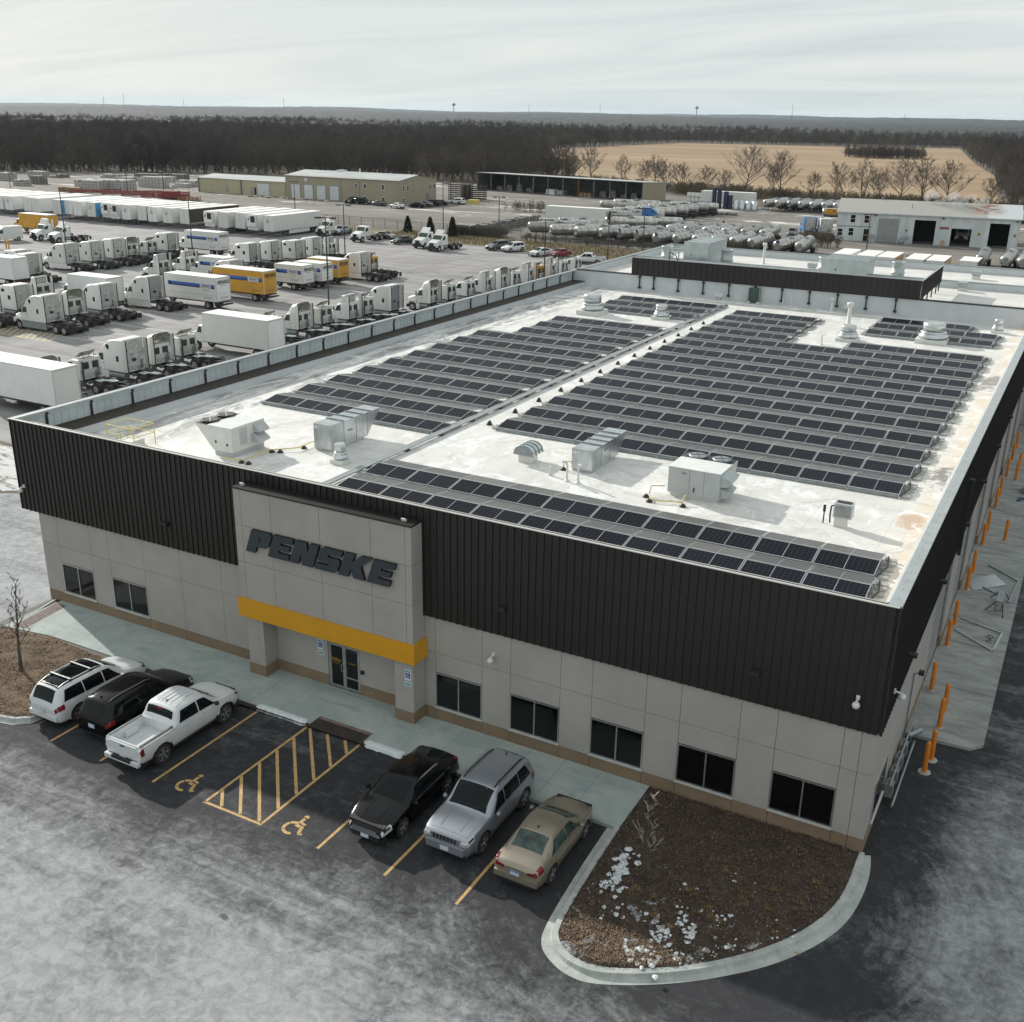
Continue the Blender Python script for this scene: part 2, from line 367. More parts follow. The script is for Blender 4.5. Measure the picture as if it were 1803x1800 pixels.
def roof_mat(name, stains):
    t = NT(name); p = t.pos(); X, Y, Z = t.xyz(p)
    a = t.noise(p, .35, 7, .65, .7); f = t.noise(p, 3.0, 6, .7, .5)
    c = t.mix(t.ramp(a, .3, .7), (.56, .558, .535), (.69, .68, .65))
    if stains:
        # ponding dirt and snow along the low left edge
        low = t.ramp(X, -34.6, -37.0)
        d = t.noise(t.map(p, scale=(1.0, .16, 1)), 1.1, 8, .72, .8)
        c = t.mix(t.math('MULTIPLY', low, t.ramp(d, .44, .58)), c, (.25, .25, .25))
        c = t.mix(t.math('MULTIPLY', low, t.ramp(d, .62, .68)), c, (.10, .085, .07))
        # yellowish grime near the right edge
        hi = t.ramp(X, -2.2, -.3); e_ = t.noise(p, .6, 7, .7, .8)
        c = t.mix(t.math('MULTIPLY', hi, t.ramp(e_, .32, .66, .25, .95)), c, (.62, .50, .36))
        sp = t.noise(p, 1.5, 7, .75, .6)
        c = t.mix(t.math('MULTIPLY', t.ramp(X, -3.0, -.8), t.ramp(sp, .66, .74)), c, (.26, .20, .15))
        # two wet stains with their own outline
        def blob(cx, cy, rx, ry, col, k=.22):
            u = t.math('DIVIDE', t.math('SUBTRACT', X, cx), rx); v = t.math('DIVIDE', t.math('SUBTRACT', Y, cy), ry)
            q = t.math('SQRT', t.math('ADD', t.math('MULTIPLY', u, u), t.math('MULTIPLY', v, v)))
            q = t.math('ADD', q, t.math('MULTIPLY', t.math('SUBTRACT', f, .5), 1.1))
            return t.ramp(q, 1.0, 1.0-k), col
        for args in ((-.9, 18.6, .75, 2.3, (.24, .22, .21)), (-.9, 40.0, .9, 3.0, (.27, .25, .24)), (-1.35, 12.0, .75, 1.35, (.50, .38, .28), .5)):
            m_, col = blob(*args); c = t.mix(m_, c, col)
        # frost and walked snow between the units
        s = t.noise(t.map(p, scale=(1, .7, 1)), .8, 8, .72, 1.0)
        c = t.mix(t.math('MULTIPLY', t.ramp(s, .50, .60), .7), c, (.78, .79, .80))
        s2 = t.noise(p, .5, 8, .7, 1.5)
        c = t.mix(t.ramp(s2, .54, .66, 0, .5), c, (.43, .42, .395)); s3 = t.noise(t.map(p, scale=(.4, 1.0, 1)), .28, 9, .75, 2.2); c = t.mix(t.ramp(s3, .56, .62, 0, .35), c, (.36, .35, .33))
    # membrane seams every 3 m
    sx_ = t.math('FRACT', t.math('DIVIDE', t.math('ADD', X, 60.0), 3.05))
    c = t.mix(t.math('MULTIPLY', t.math('LESS_THAN', sx_, .012), .35), c, (.35, .35, .34))
    t.fin(c, .62); t.bump(f, .08, .02); M[name] = t.m
roof_mat('roof_membrane', True); roof_mat('roof_membrane_clean', False)

# --- photovoltaic glass: cell grid from object coordinates (cell 0.19 m)
def pv(name, front):
    t = NT(name); X, Y, Z = t.xyz(t.obj())
    def line(v, step, w):
        fr = t.math('FRACT', t.math('DIVIDE', t.math('ADD', v, 10.0), step))
        return t.math('LESS_THAN', fr, w)
    g = t.math('MAXIMUM', line(X, .186, .05), line(Y, .183, .05))
    dots = t.math('MULTIPLY', line(t.math('ADD', X, .012), .186, .13), line(t.math('ADD', Y, .012), .183, .13))
    geo = t.n('ShaderNodeObjectInfo')
    base = t.mix(geo.outputs['Random'], (.0035, .004, .009), (.008, .009, .017)) if front else t.mix(geo.outputs['Random'], (.06, .06, .06), (.125, .12, .115))
    c = t.mix(t.math('MULTIPLY', g, .5), base, (.035, .035, .045)); c = t.mix(t.math('MULTIPLY', dots, .8), c, (.13, .135, .15))
    t.fin(c, .25, 0, .08) if front else t.fin(c, .38, 0, .5); M[name] = t.m
pv('solar_cells', True); pv('solar_cells_pale', False)  # rear-facing cells get a paler, rougher base

# ------------------------------------------------------------------ mesh helpers
class MB:
    def __init__(s): s.v = []; s.f = []; s.m = []; s.mats = []; s.sm = []
    def mi(s, k):
        if k not in s.mats: s.mats.append(k)
        return s.mats.index(k)
    def add(s, vs, fs, k, smooth=False):
        o = len(s.v); s.v.extend(vs); i = s.mi(k)
        for f in fs: s.f.append(tuple(o+j for j in f)); s.m.append(i); s.sm.append(smooth)
        return s
    def box(s, x0, x1, y0, y1, z0, z1, k):
        vs = [(x0,y0,z0),(x1,y0,z0),(x1,y1,z0),(x0,y1,z0),(x0,y0,z1),(x1,y0,z1),(x1,y1,z1),(x0,y1,z1)]
        return s.add(vs, [(3,2,1,0),(4,5,6,7),(0,1,5,4),(1,2,6,5),(2,3,7,6),(3,0,4,7)], k)
    def prism(s, poly, axis, a0, a1, k, k2=None):
        """polygon extruded along an axis; for axis 'z' poly is (x,y), 'y' (x,z), 'x' (y,z)"""
        n = len(poly)
        def P(p, a): return {'z': (p[0], p[1], a), 'y': (p[0], a, p[1]), 'x': (a, p[0], p[1])}[axis]
        vs = [P(p, a0) for p in poly]+[P(p, a1) for p in poly]
        s.add(vs, [(i, (i+1) % n, n+(i+1) % n, n+i) for i in range(n)], k2 or k)
        s.add([vs[i] for i in range(n)], [tuple(range(n))[::-1]], k); s.add(vs[n:], [tuple(range(n))], k)
        return s
    def cyl(s, p0, p1, r0, r1, n, k, caps=True, smooth=True, kc=None):
        p0 = Vector(p0); p1 = Vector(p1); d = (p1-p0).normalized()
        a = d.orthogonal().normalized(); b = d.cross(a)
        vs = []
        for p, r in ((p0, r0), (p1, r1)):
            for i in range(n):
                t_ = 2*PI*i/n; vs.append(tuple(p+a*(math.cos(t_)*r)+b*(math.sin(t_)*r)))
        s.add(vs, [(i, (i+1) % n, n+(i+1) % n, n+i) for i in range(n)], k, smooth)
        if caps: s.add(vs, [tuple(range(n))[::-1], tuple(range(n, 2*n))], kc or k)
        return s
    def tube(s, pts, r, n, k):
        for a, b in zip(pts, pts[1:]): s.cyl(a, b, r, r, n, k)
        return s
    def quad(s, a, b, c, d, k): return s.add([a, b, c, d], [(0, 1, 2, 3)], k)
    def lathe(s, prof, n, k, c=(0, 0), smooth=True):
        vs = []; 
        for r, z in prof:
            for i in range(n):
                t_ = 2*PI*i/n; vs.append((c[0]+math.cos(t_)*r, c[1]+math.sin(t_)*r, z))
        fs = [(j*n+i, j*n+(i+1) % n, (j+1)*n+(i+1) % n, (j+1)*n+i) for j in range(len(prof)-1) for i in range(n)]
        s.add(vs, fs, k, smooth); s.add(vs, [tuple(range(n))[::-1], tuple(range(len(vs)-n, len(vs)))], k)
        return s
    def mesh(s, name):
        me = bpy.data.meshes.new(name)
        me.from_pydata(s.v, [], s.f)
        for k in s.mats: me.materials.append(M[k])
        me.polygons.foreach_set('material_index', s.m)
        me.polygons.foreach_set('use_smooth', s.sm)
        me.update()
        return me
    def build(s, name, parent=None, loc=(0, 0, 0), rot=(0, 0, 0)):
        o = bpy.data.objects.new(name, s.mesh(name)); COL.objects.link(o)
        o.location = loc; o.rotation_euler = rot
        if parent: o.parent = parent
        return o

def tag(o, label=None, cat=None, group=None, kind=None):
    if label: o['label'] = label
    if cat: o['category'] = cat
    if group: o['group'] = group
    if kind: o['kind'] = kind
    return o
def thing(name, label, cat, loc=(0, 0, 0), rz=0, group=None):
    o = bpy.data.objects.new(name, None); COL.objects.link(o)
    o.location = loc; o.rotation_euler = (0, 0, rz); o.empty_display_size = .3
    return tag(o, label, cat, group)
def inst(me_obj, parent, loc=(0, 0, 0), rot=(0, 0, 0), scale=None, name=None):
    """another object on the same mesh"""
    o = bpy.data.objects.new(name or me_obj.name.split('.')[0], me_obj.data if hasattr(me_obj, 'data') else me_obj); COL.objects.link(o)
    o.location = loc; o.rotation_euler = rot
    if scale: o.scale = scale
    if parent: o.parent = parent
    return o
def copy_tree(root, loc, rz, label, group=None, scale=None):
    r = root.copy(); COL.objects.link(r); r.location = loc; r.rotation_euler = (0, 0, rz); r['label'] = label
    if group: r['group'] = group
    if scale: r.scale = (scale, scale, scale)
    for ch in root.children:
        c = ch.copy(); COL.objects.link(c); c.parent = r
        for g_ in ch.children:
            d = g_.copy(); COL.objects.link(d); d.parent = c
    return r
ORD = ['first','second','third','fourth','fifth','sixth','seventh','eighth','ninth','tenth','eleventh','twelfth','thirteenth','fourteenth','fifteenth','sixteenth','seventeenth','eighteenth','nineteenth','twentieth','twenty-first','twenty-second','twenty-third','twenty-fourth','twenty-fifth','twenty-sixth','twenty-seventh','twenty-eighth','twenty-ninth','thirtieth']

# heavy slanted capitals, drawn by hand on a unit-high grid
GLYPH = {
 'P': [[(0,0),(0,1),(.86,1),(.98,.90),(.98,.42),(.86,.30),(.44,.30),(.44,0)]],
 'E': [[(0,0),(0,1),(.92,1),(.92,.74),(.42,.74),(.42,.62),(.86,.62),(.86,.38),(.42,.38),(.42,.26),(.94,.26),(.94,0)]],
 'N': [[(0,0),(0,1),(.50,1),(.66,.55),(.66,1),(1.06,1),(1.06,0),(.58,0),(.40,.46),(.40,0)]],
 'S': [[(.02,0),(.02,.27),(.58,.27),(.58,.37),(.10,.37),(0,.47),(0,.90),(.12,1),(.98,1),(.98,.73),(.42,.73),(.42,.62),(.88,.62),(1.0,.52),(1.0,.10),(.88,0)]],
 'K': [[(0,0),(0,1),(.42,1),(.42,.66),(.68,1),(1.16,1),(.80,.55),(1.14,0),(.66,0),(.42,.40),(.42,0)]],
}
def letters(word, h, wscale=1.0, shear=.34, gap=.07):
    """list of (char, polygon) with pen advance, height h"""
    x = 0; res = []
    for ch in word:
        for poly in GLYPH[ch]:
            res.append((ch, [((x+px*wscale+py*shear)*h, py*h) for px, py in poly]))
        x += max(p[0] for p in GLYPH[ch][0])*wscale+gap
    return res, (x-gap+shear)*h

def text_mesh(txt, size, shear=0.0, depth=0.0, bold=.0):
    cu = bpy.data.curves.new('lettering', 'FONT'); cu.body = txt; cu.size = size; cu.shear = shear; cu.offset = bold
    cu.align_x = 'CENTER'; cu.align_y = 'CENTER'; cu.extrude = depth; cu.resolution_u = 2
    o = bpy.data.objects.new('lettering', cu); COL.objects.link(o)
    dg = bpy.context.evaluated_depsgraph_get()
    me = bpy.data.meshes.new_from_object(o.evaluated_get(dg))
    bpy.data.objects.remove(o); bpy.data.curves.remove(cu)
    return me

# ================================================================== SETTING
def sheet(name, poly, z, k, kind='structure'):
    mb = MB(); mb.add([(x, y, z) for x, y in poly], [tuple(range(len(poly)))], k)
    return tag(mb.build(name), kind=kind)
def rect(x0, x1, y0, y1): return [(x0, y0), (x1, y0), (x1, y1), (x0, y1)]

sheet('ground', rect(-16000, 9000, -400, 22000), -.190, 'ground_winter')
sheet('field', [(-174, 345), (-120, 322), (-60, 322), (-22, 300), (-30, 370), (-46, 516), (-69, 650), (-124, 1022), (-221, 975), (-350, 938), (-352, 681), (-230, 420)], -.182, 'field_stubble')
sheet('gravel_yard', [(-420, 157.5), (60, 154.5), (60, 262), (-84, 268), (-112, 296), (-200, 300), (-255, 300), (-330, 262), (-420, 215)], -.178, 'gravel_yard')
sheet('verge', [(-150, 150), (-125, 146), (-96, 144), (-83, 141), (-60, 139.5), (60, 139), (60, 154.4), (-150, 160)], -.172, 'verge_grass')
sheet('truck_yard', [(-420, 30), (-61, 16.5), (-52, 40), (-50, 80), (-50, 139), (-83, 140.6), (-96, 143.6), (-125, 145.6), (-150, 149.6), (-420, 157)], -.174, 'asphalt_yard')
sheet('snowy_verge', [(-420, 12), (-120, 9), (-68, 12.5), (-56, 9.5), (-44, 20), (-42, 139), (-49.6, 139), (-49.6, 40), (-60.6, 16), (-420, 29.6)], -.170, 'snow_verge')
sheet('car_park', [(-200, -140), (60, -140), (60, 100), (3, 100), (-41, 100), (-41, 17), (-56, 9), (-68, 12), (-200, 10)], -.150, 'asphalt_salted')
sheet('apron', [(.02, 8.65), (2.45, 8.72), (2.92, 9.25), (2.92, 62), (.02, 62)], -.02, 'apron_concrete')
mb = MB(); mb.prism([(2.45, 8.72), (2.92, 9.25), (2.92, 62), (2.90, 62), (2.90, 9.26), (2.44, 8.74), (.02, 8.67), (.02, 8.65)], 'z', -.15, -.021, 'apron_concrete'); tag(mb.build('apron_edge'), kind='structure')
# apron joints
mb = MB()
for yy in (13.5, 18.2, 20.6, 24.3, 27.4, 33, 38.5, 44, 50): mb.box(.03, 2.9, yy-.012, yy+.012, -.0195, -.016, 'ledge_brown')
tag(mb.build('apron_joint'), kind='structure')
# the shed behind the apron's far end, patched asphalt seam lines on the lane
# pavement in front of the offices
pav = tag(thing('pavement', None, None, (0, 0, 0)), kind='structure')
mb = MB(); mb.add([(-39.7,-3.35,-.03),(-7.6,-2.8,-.03),(-7.6,.05,-.03),(-39.7,.05,-.03)], [(0,1,2,3)], 'ledge_brown')
mb.build('bedding', pav)
xs = [-39.1, -37.9, -36.4, -34.9, -33.4, -31.9, -30.4, -28.9, -27.4, -25.9, -24.4, -22.9, -21.12, -18.5, -17.0, -15.5, -14.0, -12.5, -11.0, -9.5, -7.60]
for i in range(len(xs)-1):
    a, b = xs[i]+.005, xs[i+1]-.005
    def fy(x): return -2.86-(.45*max(0, (-36.2-x)/2.9))
    mb = MB()
    if xs[i] == -21.12:
        mb.prism([(a, -2.20), (b, -2.20), (b, -.01), (a, -.01)], 'z', -.14, 0, 'pavement_concrete')
    else:
        mb.prism([(a, fy(a)), (b, fy(b)), (b, -.01), (a, -.01)], 'z', -.14, 0, 'pavement_concrete')
    mb.build('slab', pav)
mb = MB(); mb.add([(-21.1,-2.2,-.002),(-18.52,-2.2,-.002),(-18.52,-2.9,-.135),(-21.1,-2.9,-.135)], [(3,2,1,0)], 'red_paver')
mb.add([(-21.1,-2.2,-.002),(-21.1,-2.9,-.135),(-21.1,-2.9,-.2),(-21.1,-2.2,-.2)], [(0,1,2,3)], 'red_paver'); mb.build('ramp_paver', pav)
mb = MB(); mb.add([(-39.05,-.35,.004),(-38.35,-.35,.004),(-38.0,-3.0,.004),(-38.75,-3.15,.004)], [(3,2,1,0)], 'red_paver'); mb.build('ramp_paver', pav)
# snow lying on the pavement edge
def snow_strip(x0, x1, y, seed):
    rnd = random.Random(seed); n = 22; top = []; mb = MB(); vs = []
    for i in range(n+1):
        x = x0+(x1-x0)*i/n; w = .06+.06*rnd.random()
        e_ = 1 if 0 < i < n else .2
        vs += [(x, y-.02-w*e_, -.13), (x, y-.02-w*.4*e_, .018*e_), (x, y+.10*e_, .02*e_), (x, y+.22*e_+.03*rnd.random(), .003)]
    mb.add(vs, [(4*i+j, 4*i+4+j, 4*i+5+j, 4*i+1+j) for i in range(n) for j in range(3)], 'snow_bank', True)
    tag(mb.build('snow_bank'), kind='stuff')
mat('snow_bank', (.62, .66, .68), .7, var=.12, scale=6)
snow_strip(-23.9, -21.3, -2.9, 1); snow_strip(-18.4, -16.6, -2.9, 2)

# yellow markings (4 mm above the asphalt)
ZP = -.145
def stripe(mb, p, q, w, k='stall_yellow', z=ZP):
    p = Vector((*p, z)); q = Vector((*q, z)); d = (q-p).normalized(); n = Vector((-d.y, d.x, 0))*(w/2)
    mb.add([tuple(p-n), tuple(q-n), tuple(q+n), tuple(p+n)], [(0, 1, 2, 3)], k)
for x, y1 in ((-10.62, -2.9), (-13.36, -2.9), (-16.10, -2.9), (-23.75, -3.0), (-26.49, -3.2), (-29.23, -3.4)):
    mb = MB(); stripe(mb, (x, -8.78), (x, y1), .11); tag(mb.build('parking_line'), kind='structure')
hl, hr = -21.22, -18.62
for p, q in (((hl, -8.72), (hl, -2.95)), ((hr, -8.70), (hr, -2.95)), ((hl-.05, -8.72), (hr+.05, -8.72))):
    mb = MB(); stripe(mb, p, q, .11, z=ZP); tag(mb.build('parking_line'), kind='structure')
for k in range(9):                                         # diagonal hatching of the access aisle
    def cliph(p, q):
        pts = []
        (x0, y0_), (x1, y1_) = p, q
        t0, t1 = 0., 1.
        for lim, sgn in ((-8.62, 1), (-2.98, -1)):
            f0 = sgn*(y0_-lim); f1 = sgn*(y1_-lim)
            if f0 < 0 and f1 < 0: return None
            if f0 < 0: t0 = max(t0, f0/(f0-f1))
            elif f1 < 0: t1 = min(t1, f0/(f0-f1))
        if t0 >= t1: return None
        return (x0+(x1-x0)*t0, y0_+(y1_-y0_)*t0), (x0+(x1-x0)*t1, y0_+(y1_-y0_)*t1)
    y0 = -10.74+k*1.005
    a_ = (hr-.06, y0); b_ = (hl+.06, y0+2.86)
    c_ = cliph(a_, b_)
    if c_:
        mb = MB(); stripe(mb, c_[0], c_[1], .12, z=ZP+.002); tag(mb.build('hatch_line'), kind='structure')

def wheelchair(cx, cy, s):
    """painted wheelchair symbol, heading up the bay"""
    mb = MB(); z = ZP
    def disc(x, y, r, n=18): mb.add([(cx+s*(x+r*math.cos(2*PI*i/n)), cy+s*(y+r*math.sin(2*PI*i/n)), z) for i in range(n)], [tuple(range(n))], 'stall_yellow')
    def ring(x, y, r0, r1, a0, a1, n=22):
        vs = []
        for i in range(n+1):
            a = math.radians(a0+(a1-a0)*i/n)
            vs += [(cx+s*(x+r0*math.cos(a)), cy+s*(y+r0*math.sin(a)), z), (cx+s*(x+r1*math.cos(a)), cy+s*(y+r1*math.sin(a)), z)]
        mb.add(vs, [(2*i, 2*i+1, 2*i+3, 2*i+2) for i in range(n)], 'stall_yellow')
    def bar(p, q, w):
        stripe(mb, (cx+s*p[0], cy+s*p[1]), (cx+s*q[0], cy+s*q[1]), w*s, z=z)
    disc(.02, .50, .095); ring(-.05, -.18, .23, .35, 78, 138); ring(-.05, -.18, .23, .35, 144, 214); ring(-.05, -.18, .23, .35, 220, 300)
    bar((.02, .46), (.0, .16), .12); bar((.06, .17), (.25, .13), .10); bar((-.06, .02), (.14, -.02), .13); bar((.20, .04), (.32, -.32), .12); bar((.30, -.35), (.46, -.30), .08)
    return tag(mb.build('wheelchair_marking'), kind='structure')
wheelchair(-22.50, -8.14, 1.05); wheelchair(-17.50, -8.14, 1.05)

# planted island with its kerb, and the bed on the left
ko = [(-8.04,-2.87),(-7.95,-5.5),(-7.75,-8.35),(-7.5,-9.05),(-7.0,-9.45),(-6.4,-9.7),(-5.7,-9.72),(-4.89,-9.35),(-3.99,-8.83),(-3.14,-8.22),(-2.32,-7.52),(-1.41,-6.62),(-.64,-5.6),(.0,-4.46),(.40,-3.25),(.54,-1.8),(.50,-.6),(.34,.20)]
ki = [(-7.58,-2.87),(-7.50,-5.5),(-7.32,-8.20),(-7.05,-8.72),(-6.64,-9.02),(-6.2,-9.14),(-5.6,-9.10),(-4.9,-8.80),(-4.15,-8.36),(-3.37,-7.80),(-2.6,-7.12),(-1.75,-6.20),(-1.03,-5.2),(-.48,-4.1),(-.12,-3.0),(.0,-1.8),(-.02,-.6),(.0,.0)]
def chaikin(P, n=2):
    for _ in range(n):
        Q = [P[0]]
        for a, b in zip(P, P[1:]): Q += [(a[0]*.75+b[0]*.25, a[1]*.75+b[1]*.25), (a[0]*.25+b[0]*.75, a[1]*.25+b[1]*.75)]
        P = Q+[P[-1]]
    return P
ko, ki = chaikin(ko), chaikin(ki)
def kerb_run(ko, ki, z1=.0):
    for i in range(len(ko)-1):
        mb = MB(); o0, o1, i0, i1 = ko[i], ko[i+1], ki[i], ki[i+1]
        L = math.hypot(o1[0]-o0[0], o1[1]-o0[1]); e = (.006/max(L, .1)) if i % 7 == 0 or len(ko) < 12 else 0
        lp = lambda a, b, t: (a[0]+(b[0]-a[0])*t, a[1]+(b[1]-a[1])*t)
        o0, o1, i0, i1 = lp(o0, o1, e), lp(o0, o1, 1-e), lp(i0, i1, e), lp(i0, i1, 1-e)
        m0, m1 = lp(o0, i0, .52), lp(o1, i1, .52); n0, n1 = lp(o0, i0, .60), lp(o1, i1, .60)
        # gutter pan, face, top
        vs = [(*o0, -.142), (*m0, -.125), (*n0, z1), (*i0, z1+.005), (*o1, -.142), (*m1, -.125), (*n1, z1), (*i1, z1+.005), (*o0, -.2), (*i0, -.2), (*o1, -.2), (*i1, -.2)]
        mb.add(vs, [(0,4,5,1),(1,5,6,2),(2,6,7,3),(3,7,11,9),(0,8,10,4),(0,1,2,3,9,8),(4,10,11,7,6,5)], 'kerb_concrete')
        mb.build('kerb_stone', kerb)
kerb = tag(thing('kerb', None, None), kind='structure')
kerb_run(ko, ki)
def subdiv_poly(name, poly, z, k, amp, step=.28, seed=3, z_edge=-.03):
    """ground-cover bed as a lumpy grid clipped to the polygon"""
    bm = bmesh.new(); bm.faces.new([bm.verts.new((x, y, z)) for x, y in poly])
    x0, x1 = min(p[0] for p in poly), max(p[0] for p in poly); y0, y1 = min(p[1] for p in poly), max(p[1] for p in poly)
    x = x0+step
    while x < x1:
        bmesh.ops.bisect_plane(bm, geom=bm.verts[:]+bm.edges[:]+bm.faces[:], plane_co=(x, 0, 0), plane_no=(1, 0, 0)); x += step
    y = y0+step
    while y < y1:
        bmesh.ops.bisect_plane(bm, geom=bm.verts[:]+bm.edges[:]+bm.faces[:], plane_co=(0, y, 0), plane_no=(0, 1, 0)); y += step
    rnd = random.Random(seed)
    for v in bm.verts:
        if not any(len(e.link_faces) == 1 for e in v.link_edges): v.co.z += amp*rnd.random()
    me = bpy.data.meshes.new(name); bm.to_mesh(me); bm.free(); me.materials.append(M[k])
    for p in me.polygons: p.use_smooth = True
    o = bpy.data.objects.new(name, me); COL.objects.link(o)
    return tag(o, kind='structure')
subdiv_poly('planting_bed', ki+[(-7.56, -.02)], -.03, 'mulch', .09)
lko = [(-30.72,-3.2),(-30.70,-5.2),(-30.75,-7.4),(-30.95,-8.3),(-31.5,-8.75),(-32.4,-8.95),(-36,-9.4),(-42,-10.0),(-50,-10.6)]
lki = [(-30.98,-3.2),(-30.96,-5.2),(-31.02,-7.3),(-31.22,-8.05),(-31.7,-8.42),(-32.5,-8.62),(-36,-9.08),(-42,-9.66),(-50,-10.2)]
kerb_run(lko, lki)
lk2o = [(-39.25,-3.3),(-40.2,-4.0),(-42,-4.6),(-46,-5.2),(-50,-5.6)]; lk2i = [(-39.1,-3.55),(-40.1,-4.3),(-42,-4.92),(-46,-5.5),(-50,-5.9)]
kerb_run(lk2o, lk2i)
kerb_run([(-39.72, .0), (-39.45, -1.2), (-39.25, -3.3)], [(-39.42, .0), (-39.15, -1.2), (-39.0, -3.35)])
subdiv_poly('planting_bed', lki[::1]+[(-50, -5.95), (-46, -5.55), (-42, -4.97), (-40.1, -4.35), (-39.1, -3.6), (-38.8, -3.4), (-36.4, -2.95)], -.03, 'mulch_painted_sun', .12, step=.4, seed=9)

# ================================================================== MAIN BUILDING
H, HM, HB = 9.19, 4.60, .50
ZR = 7.75                                     # roof level
W = thing('warehouse', '', 'building')
W['label'] = 'long pale-walled warehouse with dark ribbed upper band and many solar rows on its roof'
mb = MB()
mb.box(-39.85, -.05, .10, .30, -.3, 9.10, 'wall_concrete')              # front core (behind the panels)
mb.box(-39.88, -39.60, .30, 62.3, -.3, 8.20, 'wall_white')
mb.box(-.30, -.02, .30, 62.3, -.3, 9.05, 'wall_concrete')
mb.build('core_wall', W)
RX = [-39.88,-38.68,-36.46,-35.20,-32.93,-30.60,-28.15,-26.0,-25.15,-22.36,-20.71,-18.36,-17.42,-16.93,-14.79,-13.52,-11.39,-10.09,-7.97,-6.66,-4.51,-3.23,-1.04,-.48,.0]
WIN = [(-38.68,-36.46),(-35.20,-32.93),(-16.93,-14.79),(-13.52,-11.39),(-10.09,-7.97),(-6.66,-4.51),(-3.23,-1.04)]
def panel(x0, x1, z0, z1, y0, y1, k, parent=W):
    g = .008; mb = MB(); mb.box(x0+g, x1-g, y0, y1, z0+g, z1-g, k); return mb.build('wall_panel', parent)
for i in range(len(RX)-1):
    a, b = RX[i], RX[i+1]
    isw = (a, b) in WIN; door = a == -22.36; recess = -26.1 < a < -17.5
    if door:
        panel(a, b, 2.12, 4.6, 0, .1, 'wall_concrete'); continue
    panel(a, b, -.2, HB, 0, .1, 'plinth_brown')
    if isw:
        panel(a, b, 2.16, 3.02, 0, .1, 'wall_concrete')
    else: panel(a, b, HB, 3.02, 0, .1, 'wall_concrete')
    if not recess: panel(a, b, 3.02, 4.62, 0, .1, 'wall_concrete')
# windows: frame, two panes, sill
for a, b in WIN:
    f = MB(); z0, z1 = .58, 2.14; w = .05; m = (a+b)/2
    f.box(a, b, -.015, .09, z1-w, z1, 'aluminium'); f.box(a, b, -.015, .09, z0, z0+w, 'aluminium')
    f.box(a, a+w, -.015, .09, z0+w, z1-w, 'aluminium'); f.box(b-w, b, -.015, .09, z0+w, z1-w, 'aluminium'); f.box(m-.025, m+.025, -.015, .09, z0+w, z1-w, 'aluminium')
    wo = f.build('window', W)
    for p, q in ((a+w, m-.025), (m+.025, b-w)):
        g = MB(); g.box(p, q, .03, .05, z0+w, z1-w, 'window_glass'); g.build('pane', wo)
    g = MB(); g.box(a-.03, b+.03, -.07, .05, z0-.05, z0-.003, 'light_edge'); g.build('sill', wo)
# front door
d = MB(); a, b, z1 = -22.34, -20.73, 2.10; w = .07
for q in ((a, b, z1-w, z1), (a, a+w, 0, z1-w), (b-w, b, 0, z1-w), (-21.575, -21.50, 0, z1-w)): d.box(q[0], q[1], .02, .10, q[2], q[3], 'aluminium')
do = d.build('door', W)
for p, q, z in ((a+w, -21.575, .12), (-21.50, b-w, .62)):
    g = MB(); g.box(p+.05, q-.05, .05, .065, z, z1-w-.05, 'window_glass'); g.build('pane', do)
    g = MB(); g.box(p, q, .04, .08, .0, .12, 'aluminium'); g.box(p, p+.05, .04, .08, .12, z1-w, 'aluminium'); g.box(q-.05, q, .04, .08, .12, z1-w, 'aluminium'); g.box(p+.05, q-.05, .04, .08, z1-w-.05, z1-w, 'aluminium')
    if z > .5: g.box(p+.05, q-.05, .04, .08, .56, .62, 'aluminium')
    g.build('leaf_frame', do)
g = MB(); g.box(-21.45, -20.85, .052, .062, .13, .55, 'window_glass'); g.build('pane', do)
g = MB(); g.tube([(-21.66, .05, .85), (-21.66, -.03, .87), (-21.66, -.03, 1.18), (-21.66, .05, 1.20)], .015, 6, 'aluminium'); g.build('handle', do)
g = MB(); g.box(-20.62, -20.48, -.10, 0, 1.05, 1.2, 'plastic_black'); g.build('card_reader', W)
me = text_mesh('Office', .20, .2); me.materials.append(M['lettering_yellow'])
inst(me, do, (-21.98, .045, 1.32), (PI/2, 0, 0), name='lettering')
me = text_mesh('ENTRANCE', .07, 0); me.materials.append(M['lettering_yellow']); inst(me, do, (-21.96, .045, 1.16), (PI/2, 0, 0), name='lettering')
inst(me, do, (-21.14, .045, 1.30), (PI/2, 0, 0), name='lettering')

# entrance tower
TX0, TX1, TY, TZ = -26.25, -17.42, -.85, 8.55
tw = W
jx = [TX0, -25.88, -24.30, -21.80, -19.32, -17.72, TX1]
zz = [3.60, 5.30, 6.95, TZ]
core = MB(); core.box(TX0+.05, TX1-.05, TY+.1, .08, 2.80, TZ-.03, 'wall_concrete'); core.build('tower_core', W)
for i in range(len(jx)-1):
    for j in range(len(zz)-1): panel(jx[i], jx[i+1], zz[j], zz[j+1], TY, TY+.1, 'wall_concrete')
for j in range(len(zz)-1):
    for xx0, xx1 in ((TX1-.1, TX1), (TX0, TX0+.1)):
        g = MB(); g.box(xx0, xx1, TY+.102, -.105 if j > 0 else 0, zz[j]+.008, zz[j+1]-.008, 'wall_concrete'); g.build('wall_panel', W)
for px0, px1 in ((-26.05, -25.15), (-18.36, -17.46)):
    for s0, s1 in ((px0, px0+.62), (px0+.62, px1)):
        g = MB(); g.box(s0+.004, s1-.004, TY+.04, 0, HB+.004, 2.76, 'wall_concrete'); g.build('pier', W)
    g = MB(); g.box(px0-.01, px1+.01, TY+.02, 0, -.1, HB, 'plinth_brown'); g.build('pier_base', W)
